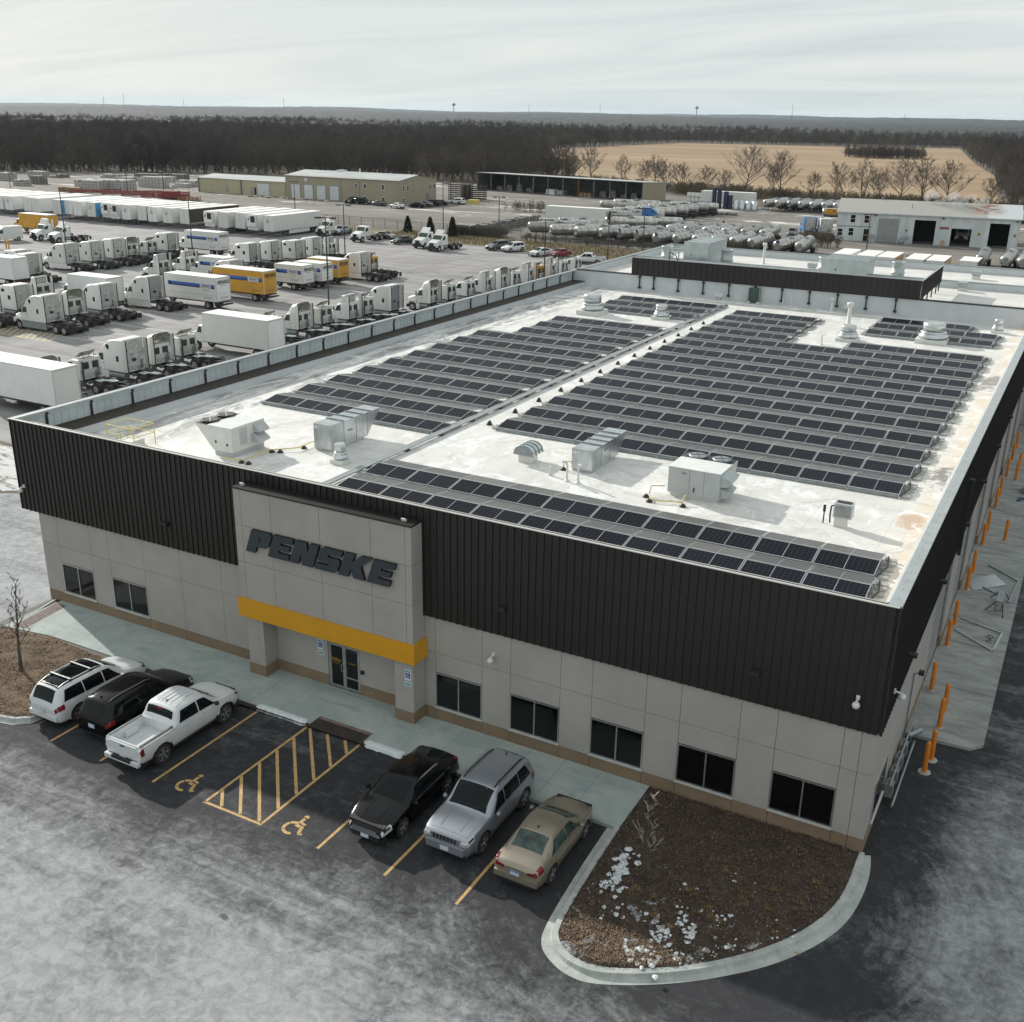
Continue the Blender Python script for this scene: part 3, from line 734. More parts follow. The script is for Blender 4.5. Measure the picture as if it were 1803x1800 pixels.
g = MB(); g.box(TX0-.10, TX1+.10, TY-.10, -.01, 2.76, 3.60, 'yellow_band'); g.build('canopy_band', W)
g = MB(); g.box(TX0-.02, TX1+.02, TY-.03, -.10, TZ, TZ+.07, 'cladding'); g.build('tower_cap', W)

# upper cladding: every ribbed sheet is a piece
SP = .6100
def clad_piece(z0, z1):
    m = MB(); w = SP-.004
    m.box(0, w, -.04, 0, z0, z1, 'cladding'); m.box(.0, .045, -.085, -.04, z0, z1, 'cladding'); m.box(.305, .35, -.085, -.04, z0, z1, 'cladding')
    return m.mesh('cladding_sheet')
full = clad_piece(HM, H-.05); short = clad_piece(TZ+.075, H-.05)
n = 67
for i in range(n):
    x = -40.90+i*SP
    inside = TX0-.02 < x < TX1-.62
    inst(short if inside else full, W, (x, -.045, 0), name='cladding_sheet')
fullr = clad_piece(HM, H-.05)
for i in range(102):
    inst(fullr, W, (.045, -.08+i*SP, 0), (0, 0, PI/2), name='cladding_sheet')
g = MB(); g.box(-40.93, -40.88, -.04, 88.9, HM, H-.04, 'cladding'); g.box(-40.88, -39.9, -.04, .02, HM+.01, H-.06, 'cladding'); g.build('side_cladding', W)
g = MB(); g.box(-40.9, -39.9, -.03, 62.5, HM, HM+.06, 'ledge_brown'); g.build('soffit', W)
g = MB(); g.box(-40.96, .06, -.135, -.03, H-.03, H+.0, 'light_edge'); g.box(-40.9, .0, .0, .10, H-.1, H-.02, 'ledge_brown'); g.build('front_coping', W)
g = MB(); g.box(-.30, .12, .0, 62.3, H-.07, H, 'coping_grey'); g.box(-.38, -.30, .3, 62.3, H-.10, H-.06, 'unit_white')
g.build('side_coping', W)
g = MB()
for i in range(78): g.box(-.115, -.085, .55+i*.78, .58+i*.78, H, H+.006, 'ledge_brown')
tag(g.build('coping_rivet', W), kind='stuff')
# roof membrane and parapet linings
g = MB(); g.add([(-39.6, .3, ZR), (-.38, .3, ZR), (-.38, 62.3, ZR), (-39.6, 62.3, ZR)], [(0,1,2,3)], 'roof_membrane'); g.build('roof', W)
g = MB(); g.box(-39.60, -.38, .302, .36, ZR-.1, H-.11, 'wall_white'); g.box(-.44, -.382, .36, 62.3, ZR-.1, H-.12, 'roof_membrane_clean'); g.build('parapet_lining', W)
# screen wall along the left edge
g = MB(); g.box(-40.87, -39.55, .06, 62.4, 8.20, 8.25, 'ledge_brown'); g.build('parapet_ledge', W)
g = MB(); g.box(-40.93, -40.62, .0, 62.4, H-.10, H-.0, 'coping_grey'); g.box(-40.97, -40.93, -.06, 62.4, H-.16, H+.01, 'black_metal'); g.build('screen_coping', W)
g = MB(); g.box(-40.90, -40.78, .02, 62.3, H-.30, H-.11, 'screen_white'); g.build('screen_rail', W)
py = [1.92+2.735*i for i in range(23)]
bays = [(-.0+.05, py[0])]+list(zip(py, py[1:]))+[(py[-1], 62.35)]
for a, b in bays:
    if b-a < .3: continue
    g = MB(); g.box(-40.86, -40.84, a+.05, b-.05, 8.25, H-.31, 'screen_white')
    k = max(2, int((b-a)/.45))
    for j in range(1, k): yy = a+(b-a)*j/k; g.box(-40.84, -40.815, yy-.012, yy+.012, 8.25, H-.31, 'screen_white')
    g.build('screen_panel', W)
pm = MB(); pm.box(-.03, .03, -.05, .05, 8.25, H-.13, 'black_metal'); pm.box(-.03, .09, -.07, .07, H-.24, H-.12, 'black_metal'); pm = pm.mesh('screen_post')
for y in py: inst(pm, W, (-40.78, y, 0), name='screen_post')

# small fittings on the front
def wall_light(x, y, z, rz=0, k='plastic_black'):
    g = MB(); g.box(-.16, .16, -.22, 0, -.07, .07, k); g.prism([(-.22, -.07), (0, -.07), (0, -.16), (-.16, -.12)], 'x', -.14, .14, k); g.build('wall_light', W, (x, y, z), (0, 0, rz))
for x in (-31.05, -13.83, -4.13): wall_light(x, -.09, 5.80)
def camera_(x, y, z, rz=0):
    g = MB(); g.box(-.06, .06, -.05, 0, -.08, .08, 'unit_white'); g.cyl((0, -.03, .0), (0, -.24, -.04), .035, .035, 8, 'unit_white'); g.lathe([(.03, -.26), (.10, -.24), (.13, -.15), (.10, -.07), (.04, -.04)], 12, 'unit_white', (0, -.27)); g.build('security_camera', W, (x, y, z), (0, 0, rz))
camera_(-40.45, -.13, 5.85); camera_(-.76, -.13, 5.82); camera_(-14.27, -.0, 3.66); camera_(.13, 1.3, 5.6, PI/2)
for x in (-26.0, -17.95):
    g = MB(); g.box(-.09, .09, -.07, .04, 0, .05, 'unit_white'); g.box(-.11, .07, -.09, .0, .07, .10, 'unit_white'); g.build('flood_lamp', W, (x, -.5, TZ+.07))
def bay_sign(x, y, z):
    s = thing('accessible_sign', 'blue and white accessible parking sign on the '+('right-hand pier of the entrance' if x > -19 else 'wall left of the glass entrance door'), 'sign', (x, y, z))
    g = MB(); g.box(-.15, .15, -.012, 0, -.24, .24, 'sign_white'); g.build('plate', s)
    g = MB(); g.box(-.11, .11, -.018, -.012, -.14, .08, 'sign_blue'); g.build('symbol_field', s)
    g = MB(); g.box(-.13, .13, -.018, -.012, .12, .20, 'sign_teal'); g.build('header', s)
    g = MB(); g.box(-.16, .16, -.012, 0, -.50, -.32, 'sign_white'); g.box(-.13, .13, -.018, -.012, -.46, -.36, 'sign_teal'); g.build('lower_plate', s)
    g = MB(); 
    g.add([(.02*math.cos(2*PI*i/10)-.01, -.0195, .05+.02*math.sin(2*PI*i/10)) for i in range(10)], [tuple(range(10))], 'sign_white')
    vs = []
    for i in range(13):
        an = math.radians(130+230*i/12); vs += [(.045*math.cos(an)-.012, -.0195, -.05+.045*math.sin(an)), (.065*math.cos(an)-.012, -.0195, -.05+.065*math.sin(an))]
    g.add(vs, [(2*i, 2*i+1, 2*i+3, 2*i+2) for i in range(12)], 'sign_white')
    g.box(-.018, .0, -.0195, -.0185, -.03, .03, 'sign_white'); g.box(-.01, .05, -.0195, -.0185, -.035, -.018, 'sign_white'); g.box(.04, .055, -.0195, -.0185, -.1, -.02, 'sign_white')
    g.build('symbol', s)
bay_sign(-22.75, -.001, 1.86); bay_sign(-17.72, TY+.039, 2.18)
# sign letters standing off the tower
sg = thing('sign', 'x', 'sign', (0, 0, 0))
sg['label'] = 'row of large dark grey slanted capitals mounted on the entrance tower'
ls, wd = letters('PENSKE', 1.02, 1.0)
sc_x = (25.62-18.02)/wd
for ch, poly in ls:
    pp = [(-25.62+px*sc_x, 5.93+pz) for px, pz in poly]
    g = MB(); g.prism(pp, 'y', TY-.16, TY-.03, 'sign_grey', 'sign_side'); g.build('letter', sg)
# counter of the first letter: a slot showing the dark return
g = MB(); g.prism([(-25.62+sc_x*(.44+.34*.52)*1.02, 5.93+.53), (-25.62+sc_x*(.44+.34*.76)*1.02, 5.93+.78), (-25.62+sc_x*(.55+.34*.76)*1.02, 5.93+.78), (-25.62+sc_x*(.55+.34*.52)*1.02, 5.93+.53)], 'y', TY-.163, TY-.161, 'sign_side'); g.build('letter_counter', sg)

# right-hand wall: piers, brown bases, dock doors, lower window
for y0, y1 in ((.0, 3.0), (3.0, 8.6), (8.6, 12.9)): 
    g = MB(); g.box(-.02, .04, y0+.006, y1-.006, HB, HM-.0, 'wall_concrete'); g.build('wall_panel', W)
    g = MB(); g.box(-.02, .05, y0+.006, y1-.006, -.2, HB-.008, 'plinth_brown'); g.build('wall_panel', W)
doors = [(12.9, 17.3), (20.3, 24.7), (27.7, 32.1), (35.1, 39.5), (42.5, 46.9), (51, 55)]
yy = 12.9
for a, b in doors:
    if a > yy:
        g = MB(); g.box(-.02, .10, yy, a, HB, HM-.0, 'wall_concrete'); g.build('wall_panel', W)
        g = MB(); g.box(-.02, .13, yy-.02, a+.02, -.2, HB-.005, 'plinth_brown'); g.build('wall_panel', W)
    g = MB(); g.box(-.06, -.01, a, b, 0, 4.2, 'door_grey')
    for k in range(1, 8): g.box(-.01, .0, a+.05, b-.05, k*.52-.012, k*.52+.012, 'ledge_brown')
    dd = g.build('dock_door', W)
    g = MB(); g.box(-.01, .01, a, a+.12, 0, 4.3, 'black_metal'); g.box(-.01, .01, b-.12, b, 0, 4.3, 'black_metal'); g.box(-.01, .01, a+.12, b-.12, 4.2, 4.32, 'black_metal'); g.build('door_track', dd)
    g = MB(); g.box(-.01, .05, a, b, 4.32, HM, 'wall_concrete'); g.build('wall_panel', W)
    yy = b
g = MB(); g.box(-.02, .10, yy, 62.3, HB, HM, 'wall_concrete'); g.build('wall_panel', W)
g = MB(); g.box(.04, .09, 1.0, 3.1, .58, 2.14, 'aluminium'); wo = g.build('window', W)
g = MB(); g.box(.09, .10, 1.06, 2.02, .64, 2.08, 'window_glass'); g.build('pane', wo); g = MB(); g.box(.09, .10, 2.08, 3.04, .64, 2.08, 'window_glass'); g.build('pane', wo)
g = MB(); g.box(.04, .14, .97, 3.13, .52, .577, 'light_edge'); g.build('sill', wo)
for y in (4.2, 11.5, 19.0, 26.2, 33.6, 41.0, 49.0): 
    g = MB(); g.box(.13, .40, y-.12, y+.12, 5.55, 5.68, 'plastic_black'); g.build('wall_light', W)
g = MB(); g.box(.13, .28, 18.0, 18.2, 4.4, 7.9, 'black_metal'); g.box(.10, .35, 17.95, 18.25, 7.9, 8.1, 'black_metal'); g.build('downpipe', W)
g = MB(); g.tube([(.10, 7.6, .4), (.10, 7.6, 3.2), (.35, 7.6, 3.3)], .03, 6, 'steel_dull'); g.box(.25, .45, 7.5, 7.7, 3.22, 3.38, 'plastic_black'); g.build('lamp_bracket', W)
# meters and pipework on the ground at the corner
mtr = thing('gas_meter_bank', 'grey gas meters and pipes low on the side wall near the corner', 'gas meter', (.25, 4.6, -.15))
for k in range(4):
    y = -1.0+k*1.0
    g = MB(); g.box(-.12, .14, y-.22, y+.22, .35, .85, 'steel_dull'); g.cyl((0, y, .85), (0, y, 1.02), .06, .06, 8, 'steel_dull'); g.build('meter', mtr)
g = MB(); g.tube([(.22, -1.5, .2), (.22, 3.4, .2)], .05, 7, 'steel_dull'); g.tube([(.05, -1.5, 1.0), (.05, 3.6, 1.0), (.05, 3.6, .0)], .04, 7, 'steel_dull'); g.build('pipe', mtr)
g = MB(); g.cyl((-.02, 3.2, .5), (.35, 3.9, .5), .12, .12, 9, 'steel_dull'); g.build('regulator', mtr)

# ---------------------------------------------------------------- rear wing
B = thing('rear_wing', 'lower white-roofed rear wing behind the solar roof, ringed by a parapet', 'building')
RB = 8.5
g = MB(); g.box(-40.86, .02, 62.3, 62.62, -.3, 9.22, 'wall_white'); g.build('wall', B)
g = MB(); g.box(-40.5, .06, 62.26, 62.66, 9.22, 9.31, 'black_metal'); g.build('wall_cap', B)
g = MB(); g.add([(-40.7, 62.62, RB), (6, 62.62, RB), (6, 89, RB), (-40.7, 89, RB)], [(0,1,2,3)], 'roof_membrane_clean'); g.build('roof', B)
g = MB(); g.box(-40.86, 6, 88.7, 89, -.3, 9.15, 'wall_white'); g.box(-40.86, -40.5, 62.62, 88.7, -.3, 9.15, 'wall_white'); g.build('parapet', B)
g = MB(); g.box(-40.95, 6, 88.65, 89.05, 9.15, 9.22, 'steel_dull'); g.box(-40.95, -40.45, 62.7, 88.65, 9.15, 9.22, 'steel_dull'); g.build('parapet_cap', B)
g = MB(); g.box(-40.5, 6, 76.5, 76.8, RB-.1, 9.12, 'wall_white'); g.build('curb_wall', B)
g = MB(); g.box(-40.45, 6, 76.46, 76.84, 9.12, 9.18, 'steel_dull'); g.build('curb_cap', B)
g = MB(); g.box(.02, 6.2, 62.62, 89, -.3, 8.4, 'wall_concrete'); g.build('wall', B)
# roof screen on its posts
S_ = thing('roof_screen', 'long dark ribbed roof screen standing on black posts above the rear wall', 'screen', (0, 0, 0))
piece = MB(); piece.box(0, .51, -.03, 0, 9.32, 10.82, 'cladding'); piece.box(0, .05, -.07, -.03, 9.32, 10.82, 'cladding'); piece = piece.mesh('screen_sheet')
for i in range(50): inst(piece, S_, (-34.72+i*.513, 62.1, 0), name='screen_sheet')
for i in range(23): inst(piece, S_, (-9.06, 62.1+i*.513, 0), (0, 0, PI/2), name='screen_sheet')
g = MB(); g.box(-34.75, -9.0, 62.1, 62.2, 10.82, 10.86, 'coping_grey'); g.box(-9.12, -9.0, 62.2, 74, 10.82, 10.86, 'coping_grey'); g.build('screen_rail', S_)
for x in [-33.92, -32.51]+[-30.13+2.40*i for i in range(9)]:
    g = MB(); g.box(x-.05, x+.05, 62.10, 62.20, 8.15, 10.7, 'black_metal'); g.box(x-.13, x+.13, 62.08, 62.28, 8.05, 8.2, 'black_metal'); g.box(x-.10, x+.10, 62.08, 62.25, 9.0, 9.16, 'black_metal'); g.build('screen_post', S_)
for y in (64.5, 67, 69.5, 72, 73.8):
    g = MB(); g.box(-9.22, -9.12, y-.05, y+.05, RB, 10.6, 'black_metal'); g.build('screen_post', S_)
def ahu(x0, x1, y0, y1, z1, label, sl=0.0):
    t_ = thing('air_handler', label, 'air handler', ((x0+x1)/2, (y0+y1)/2, RB)); w = (x1-x0)/2; l = (y1-y0)/2
    g = MB(); g.prism([(-l, 0), (l-sl, 0), (l, z1), (-l, z1)], 'x', -w, w, 'galvanised_dull'); c = g.build('casing', t_)
    for k in range(5): g = MB(); yy = -l+.1+k*(2*l-.2)/4.3; g.box(-w-.02, w+.02, yy, yy+.06, z1, z1+.06, 'galvanised'); g.build('rib', t_)
    g = MB(); g.box(-w*.45, w*.25, -l-.02, -l, .3, z1-.5, 'galvanised_dull'); g.build('access_door', t_)
    g = MB(); g.box(-w*.40, -w*.34, -l-.05, -l-.02, 1.0, 1.15, 'black_metal'); g.build('latch', t_)
ahu(-35.2, -32.5, 77.3, 83.5, 2.35, 'tall ribbed pale green-grey air handler at the left end of the rear wing', .6)
ahu(-20.2, -15.9, 74.8, 78.8, 2.0, 'wide sheet-metal air handler with slatted top behind the middle of the roof screen', .7)
for i, (x, y, lb) in enumerate(((-37.3, 78.2, 'leftmost'), (-31.0, 79.0, 'second from left'), (-20.8, 78.9, 'third from left, beside the wide air handler'), (-13.8, 79.4, 'rightmost'))):
    t_ = thing('exhaust_drum', 'tall galvanised exhaust drum on the rear wing, '+lb, 'exhaust fan', (x, y, RB), 0, 'galvanised exhaust drums behind the roof screen')
    g = MB(); g.lathe([(.62, 0), (.62, .62), (.68, .64), (.68, .72), (.60, .74), (.60, 1.6), (.66, 1.62), (.66, 1.7), (.5, 1.7), (.45, 1.3)], 18, 'galvanised_dull'); g.build('drum', t_)
    g = MB(); g.cyl((.3, 0, 1.5), (.3, 0, 1.78), .06, .06, 8, 'galvanised'); g.build('motor', t_)
t_ = thing('roof_ladder_rail', 'bent galvanised rails and black hoop beside the leftmost drum', 'railing', (-36.2, 77, RB))
g = MB(); g.tube([(-.6, 0, 0), (-.6, 0, 1.6), (.6, 0, 1.6), (.6, 0, 0)], .07, 7, 'galvanised_dull'); g.build('rail', t_)
g = MB(); g.tube([(-.2, -.6, 0), (-.2, -.6, 1.3), (.5, -.6, 1.0), (.9, -.6, .2)], .05, 6, 'black_metal'); g.build('brace', t_)
def flue(x, y, z0, h, r, label, cap=True):
    t_ = thing('roof_vent', label, 'vent pipe', (x, y, z0))
    g = MB(); g.lathe([(r*1.8, 0), (r*1.6, .06), (r, .12), (r, h)], 12, 'unit_white'); g.build('pipe', t_)
    if cap: g = MB(); g.lathe([(r*1.1, h-.02), (r*1.7, h), (r*1.7, h+.28), (r*1.0, h+.30)], 12, 'unit_white'); g.build('cap', t_)
flue(-28.2, 83, RB, 1.9, .14, 'tall white flue standing alone in the middle of the rear roof')
for x, y, lb in ((-7.1, 84.2, 'white boxy vent on the far right of the rear roof'), (-7.3, 75.2, 'small white vent with a bent conduit right of the roof screen'), (-22.4, 80.5, 'small pale box vent behind the screen between the two air handlers')):
    t_ = thing('roof_vent', lb, 'vent', (x, y, RB)); g = MB(); g.box(-.35, .35, -.35, .35, 0, .35, 'unit_white'); g.build('curb', t_)
    g = MB(); g.box(-.42, .42, -.42, .42, .4, .8, 'galvanised_dull'); g.build('hood', t_)

# ================================================================== ROOF EQUIPMENT
def rtu1():
    t_ = thing('rooftop_unit', 'white rooftop unit with flared left side near the front left of the roof', 'rooftop unit', (-31.6, 5.15, ZR))
    g = MB(); g.prism([(-.30, .25), (.9, .25), (.9, 1.42), (-1.35, 1.42)], 'y', -1.15, 1.15, 'unit_white'); g.box(-.55, .92, -1.16, 1.16, 1.42, 1.45, 'white_paint'); g.build('casing', t_)
    g = MB(); g.box(-.25, .85, -1.1, 1.1, 0, .25, 'unit_grey'); g.build('curb', t_)
    g = MB(); g.box(-1.34, -.56, -1.14, 1.14, 1.421, 1.43, 'black_metal'); g.build('coil_guard', t_)
    for y in (-.55, .55):
        g = MB(); vs = []
        g.lathe([(.42, 1.43), (.46, 1.50), (.40, 1.52)], 16, 'black_metal', (-.95, y)); f = g.build('fan', t_)
        g = MB()
        for k in range(8):
            an = k*PI/4; g.cyl((-.95, y, 1.525), (-.95+.44*math.cos(an), y+.44*math.sin(an), 1.525), .012, .012, 4, 'light_edge')
        g.build('guard', f)
    g = MB(); g.prism([(-.7, .55), (-.7, 1.35), (.3, 1.35), (.65, 1.05), (.3, .95), (.3, .75), (.7, .55)], 'z', .7, .72, 'unit_grey')
    g = MB(); g.prism([(.9, 1.35), (1.25, 1.05), (1.25, .95), (.9, .95)], 'y', .35, 1.1, 'unit_grey'); g.prism([(.9, .90), (1.35, .62), (1.35, .5), (.9, .5)], 'y', .2, 1.0, 'unit_grey'); g.build('intake_hood', t_)
    g = MB(); g.box(.9, .91, -.6, -.1, .5, 1.3, 'unit_grey'); g.box(.9, .905, -1.1, -.65, .3, 1.38, 'unit_white'); g.build('access_panel', t_)
    for x, z in ((-.15, .62), (.55, .55)): g = MB(); g.box(x, x+.09, -1.17, -1.15, z, z+.12, 'black_metal'); g.build('handle', t_)
rtu1()
def mau(x, y, h, label):
    t_ = thing('makeup_air_unit', label, 'air handler', (x, y, ZR))
    g = MB(); g.prism([(0, .12), (2.9, .12), (4.05, h), (0, h)], 'x', -.52, .52, 'galvanised'); g.build('casing', t_)
    for k, yy in enumerate((1.0, 1.75, 2.5, 3.2)):
        g = MB(); g.box(-.54, .54, yy, yy+.06, h, h+.045, 'steel_dull'); g.build('rib', t_)
    for yy in (1.0, 2.0, 2.9): g = MB(); g.box(.52, .53, yy, yy+.02, .14, h-.02, 'steel_dull'); g.build('seam', t_)
    g = MB(); g.box(-.50, .50, .05, 2.6, 0, .12, 'unit_grey'); g.build('curb', t_)
    g = MB(); g.box(-.48, .48, -.02, 0, .16, h-.03, 'galvanised'); g.build('end_panel', t_)
    g = MB(); g.box(-.44, -.26, -.03, -.02, h-.22, h-.10, 'sign_white'); g.build('maker_plate', t_)
    g = MB(); g.box(.53, .55, 1.35, 1.7, .75, .82, 'steel_dull'); g.build('handle', t_)
mau(-27.85, 7.15, 1.33, 'long silver sheet-metal air unit beside the white unit at the left front')
mau(-15.75, 10.75, 1.08, 'long silver sheet-metal air unit in the middle of the roof front')
def rtu2():
    t_ = thing('rooftop_unit', 'grey rooftop unit with two fans and slanted hoods at the right front', 'rooftop unit', (-10.05, 11.0, ZR))
    g = MB(); g.box(-1.15, 1.15, -1.2, .35, .18, 1.33, 'unit_grey'); g.box(-1.17, 1.17, -1.22, .35, 1.33, 1.36, 'white_paint'); g.prism([(.35, .18), (.7, .18), (1.25, 1.30), (.35, 1.30)], 'x', -1.15, 1.15, 'unit_grey'); g.build('casing', t_)
    g = MB(); g.box(-1.05, 1.05, -1.1, .6, 0, .18, 'unit_white'); g.build('curb', t_)
    g = MB(); g.box(-1.12, 1.12, .37, 1.22, 1.301, 1.31, 'black_metal'); g.build('coil_guard', t_)
    for x in (-.55, .55):
        g = MB(); g.lathe([(.36, 1.31), (.42, 1.40), (.36, 1.42)], 18, 'steel_dull', (x, .8)); f = g.build('fan', t_)
        g = MB()
        for k in range(4): an = k*PI/2+.5; g.cyl((x, .8, 1.41), (x+.35*math.cos(an), .8+.35*math.sin(an), 1.41), .03, .03, 4, 'black_metal')
        g.build('blade', f)
    g = MB(); g.prism([(1.15, 1.25), (1.62, 1.05), (1.50, .80), (1.15, .72)], 'y', -1.1, .1, 'galvanised_dull'); g.build('intake_hood', t_)
    g = MB(); g.prism([(1.15, .68), (1.58, .50), (1.45, .25), (1.15, .22)], 'y', -1.05, -.05, 'galvanised_dull'); g.build('intake_hood', t_)
    for x in (-.2, .45): g = MB(); g.box(x, x+.012, -1.21, -1.2, .22, 1.3, 'steel_dull'); g.build('seam', t_)
    g = MB(); g.box(.02, .06, -1.24, -1.2, .35, .55, 'black_metal'); g.box(-.55, -.35, -1.22, -1.2, 1.08, 1.16, 'steel_dull'); g.build('handle', t_)
rtu2()
def fan(x, y, h, r, label):
    t_ = thing('exhaust_fan', label, 'exhaust fan', (x, y, ZR), 0, 'round exhaust fans on the solar roof')
    q = r*1.05
    g = MB(); g.box(-q, q, -q, q, 0, h*.22, 'unit_white'); g.build('curb', t_)
    g = MB(); g.lathe([(r*.7, h*.22), (r*.98, h*.26), (r*1.04, h*.34), (r*.98, h*.42), (r*.70, h*.46), (r*.9, h*.50), (r*.9, h*.56), (r*.68, h*.60)], 18, 'galvanised'); g.build('motor_ring', t_)
    g = MB(); g.lathe([(r*.66, h*.60), (r*.76, h*.62), (r*.76, h*.97), (r*.70, h)], 18, 'aluminium'); g.build('windband', t_)
fan(-32.67, 48.9, 1.62, .95, 'large round exhaust fan near the far left corner of the solar roof')
fan(-26.97, 49.9, 1.15, .62, 'small exhaust fan beside the far end of the conduit walkway')
fan(-12.0, 49.3, 1.15, .72, 'exhaust fan with a tall stack behind it, far middle right')
fan(-6.43, 52.2, 1.45, 1.05, 'largest shiny exhaust fan in front of the small solar group, far right')
fan(-2.6, 59.0, 1.05, .42, 'slim exhaust fan in the far right corner of the solar roof')
fan(-26.0, 6.1, .95, .34, 'small silver exhaust fan in front of the left air unit')
flue(-13.2, 55.1, ZR, 1.6, .16, 'white flue with cap between the far solar groups')
flue(-16.0, 61.5, ZR, .9, .13, 'short white flue near the rear wall')
flue(-16.8, 9.6, ZR, .42, .06, 'short white pipe stub left of the two bent vents', False)
flue(-13.3, 46.6, ZR, .7, .06, 'thin white standpipe right of the notch in the solar rows', False)
flue(-.72, 18.1, ZR, .55, .07, 'white pipe boot standing in the wet stain by the right parapet', False)
for i, x in enumerate((-15.75, -15.2)):
    t_ = thing('gooseneck_vent', 'white gooseneck vent in front of the middle air unit, '+('left of the pair' if i == 0 else 'right of the pair'), 'vent pipe', (x, 9.2, ZR), 0, 'gooseneck vents')
    g = MB(); r = .05; g.tube([(0, 0, 0), (0, 0, .75), (.03, -.03, .88), (.10, -.08, .93), (.20, -.15, .90)] if i else [(0, 0, 0), (0, 0, .75), (-.03, -.02, .88), (-.12, -.04, .93), (-.22, -.06, .90)], r, 9, 'unit_white'); g.build('pipe', t_)
    g = MB(); g.lathe([(.14, 0), (.12, .05), (.06, .10)], 12, 'unit_white'); g.build('boot', t_)
# barrel hood
t_ = thing('barrel_vent', 'barrel-topped silver relief vent on a white curb near the roof front', 'vent', (-18.65, 10.9, ZR))
g = MB(); g.box(-.33, .33, -.30, .42, 0, .42, 'unit_white'); g.build('curb', t_)
prof = [(-.5, .42)]+[(-.5*math.cos(PI*k/8)*1.0, .46+.40*math.sin(PI*k/8)) for k in range(9)]+[(.5, .42)]
g = MB(); g.prism(prof, 'y', -.45, .60, 'galvanised'); g.build('hood', t_)
for yy in (-.46, -.12, .22, .56):
    g = MB(); pp = [(-.52*math.cos(PI*k/8), .47+.42*math.sin(PI*k/8)) for k in range(9)]
    g.prism([(-.54, .40)]+pp+[(.54, .40)], 'y', yy, yy+.05, 'steel_dull'); g.build('rib', t_)
# small condenser on feet
t_ = thing('condenser_unit', 'small boxy condenser on a white stand near the right front corner', 'air conditioner', (-3.75, 9.9, ZR))
g = MB(); g.box(-.30, .22, -.12, .12, 0, .42, 'unit_white'); g.build('stand', t_)
g = MB(); g.box(-.35, .38, -.22, .25, .42, 1.02, 'unit_grey'); g.build('casing', t_)
g = MB(); g.box(-.28, .32, -.24, -.22, .48, .93, 'steel_dull'); g.box(-.28, .30, -.1, .2, 1.02, 1.04, 'black_metal'); g.build('louvre', t_)
g = MB(); g.tube([(-.36, 0, .85), (-.48, 0, .8), (-.50, .0, .4), (-.45, -.1, .1)], .035, 6, 'black_metal'); g.tube([(-.75, .05, 0), (-.75, .05, .75)], .03, 6, 'black_metal'); g.box(-.80, -.70, .0, .08, .5, .78, 'black_metal'); g.build('conduit', t_)
# gas lines
def gasline(pts, label, feet):
    t_ = thing('gas_pipe', label, 'pipe', (0, 0, ZR))
    g = MB(); g.tube([(x, y, z) for x, y, z in pts], .028, 6, 'yellow_pipe'); g.build('pipe', t_)
    for x, y in feet: g = MB(); g.lathe([(.15, 0), (.14, .05), (.05, .14)], 10, 'black_metal', (x, y)); g.build('support_foot', t_)
gasline([(-30.9, 3.6, .12), (-29.9, 3.7, .12), (-29.9, 5.6, .12), (-28.9, 6.6, .15), (-28.9, 7.6, .18), (-28.4, 7.8, .3), (-28.4, 7.9, .55)], 'yellow gas pipe linking the white unit and the silver unit at the left front', [(-29.9, 3.7), (-29.5, 3.72), (-29.8, 5.7), (-29.45, 5.9), (-28.9, 7.0)])
gasline([(-16.6, 10.6, .05), (-16.6, 10.6, .42), (-16.3, 10.75, .42), (-16.25, 10.8, .25)], 'short yellow gas riser at the left of the middle air unit', [(-16.6, 10.6)])
gasline([(-11.3, 9.7, .45), (-11.8, 9.4, .45), (-11.8, 9.2, .12), (-11.5, 8.6, .12), (-10.9, 8.7, .12), (-10.7, 8.9, .12), (-10.2, 8.9, .12), (-10.2, 9.3, .35)], 'yellow gas pipe bending round the front of the right-hand unit', [(-11.9, 9.1), (-11.55, 8.6), (-10.1, 8.75)])
# roof hatch rail
t_ = thing('roof_hatch', 'pale yellow guard rail round the roof hatch in the front left corner', 'railing', (-36.4, 3.1, ZR))
g = MB(); g.box(-.45, .45, -.45, .45, 0, .3, 'unit_white'); g.build('hatch', t_)
for z in (.62, 1.05):
    for a, b in (((-.9, -.6), (.9, -.6)), ((.9, -.6), (.9, .7)), ((.9, .7), (-.9, .7)), ((-.9, .7), (-.9, -.6))):
        g = MB(); g.cyl((*a, z), (*b, z), .024, .024, 6, 'yellow_pipe'); g.build('rail', t_)
for a in ((-.9, -.6), (.9, -.6), (.9, .7), (-.9, .7), (0, -.6)):
    g = MB(); g.cyl((*a, 0), (*a, 1.05), .024, .024, 6, 'yellow_pipe'); g.build('post', t_)
# conduit runs along the walkway with black feet
t_ = thing('conduit_run', 'long grey conduit run on black feet between the two solar blocks', 'conduit', (0, 0, ZR))
for x in (-24.62, -24.48, -24.36): g = MB(); g.box(x-.045, x+.045, 3.0, 58.5, .12, .19, 'coping_grey'); g.build('conduit', t_)
for i in range(18):
    y = 6.2+i*3.1
    g = MB(); g.prism([(-.20, 0), (.20, 0), (.10, .13), (-.10, .13)], 'y', -.14, .14, 'black_metal'); g.build('support_foot', t_, (-24.5, y, 0))
for i, (x, y) in enumerate([(-23.3, 15.4+2.85*k) for k in range(13)]):
    g = MB(); g.prism([(-.13, 0), (.13, 0), (.0, .24)], 'y', -.11, .11, 'black_metal'); g.build('support_foot', t_, (x, y, 0))
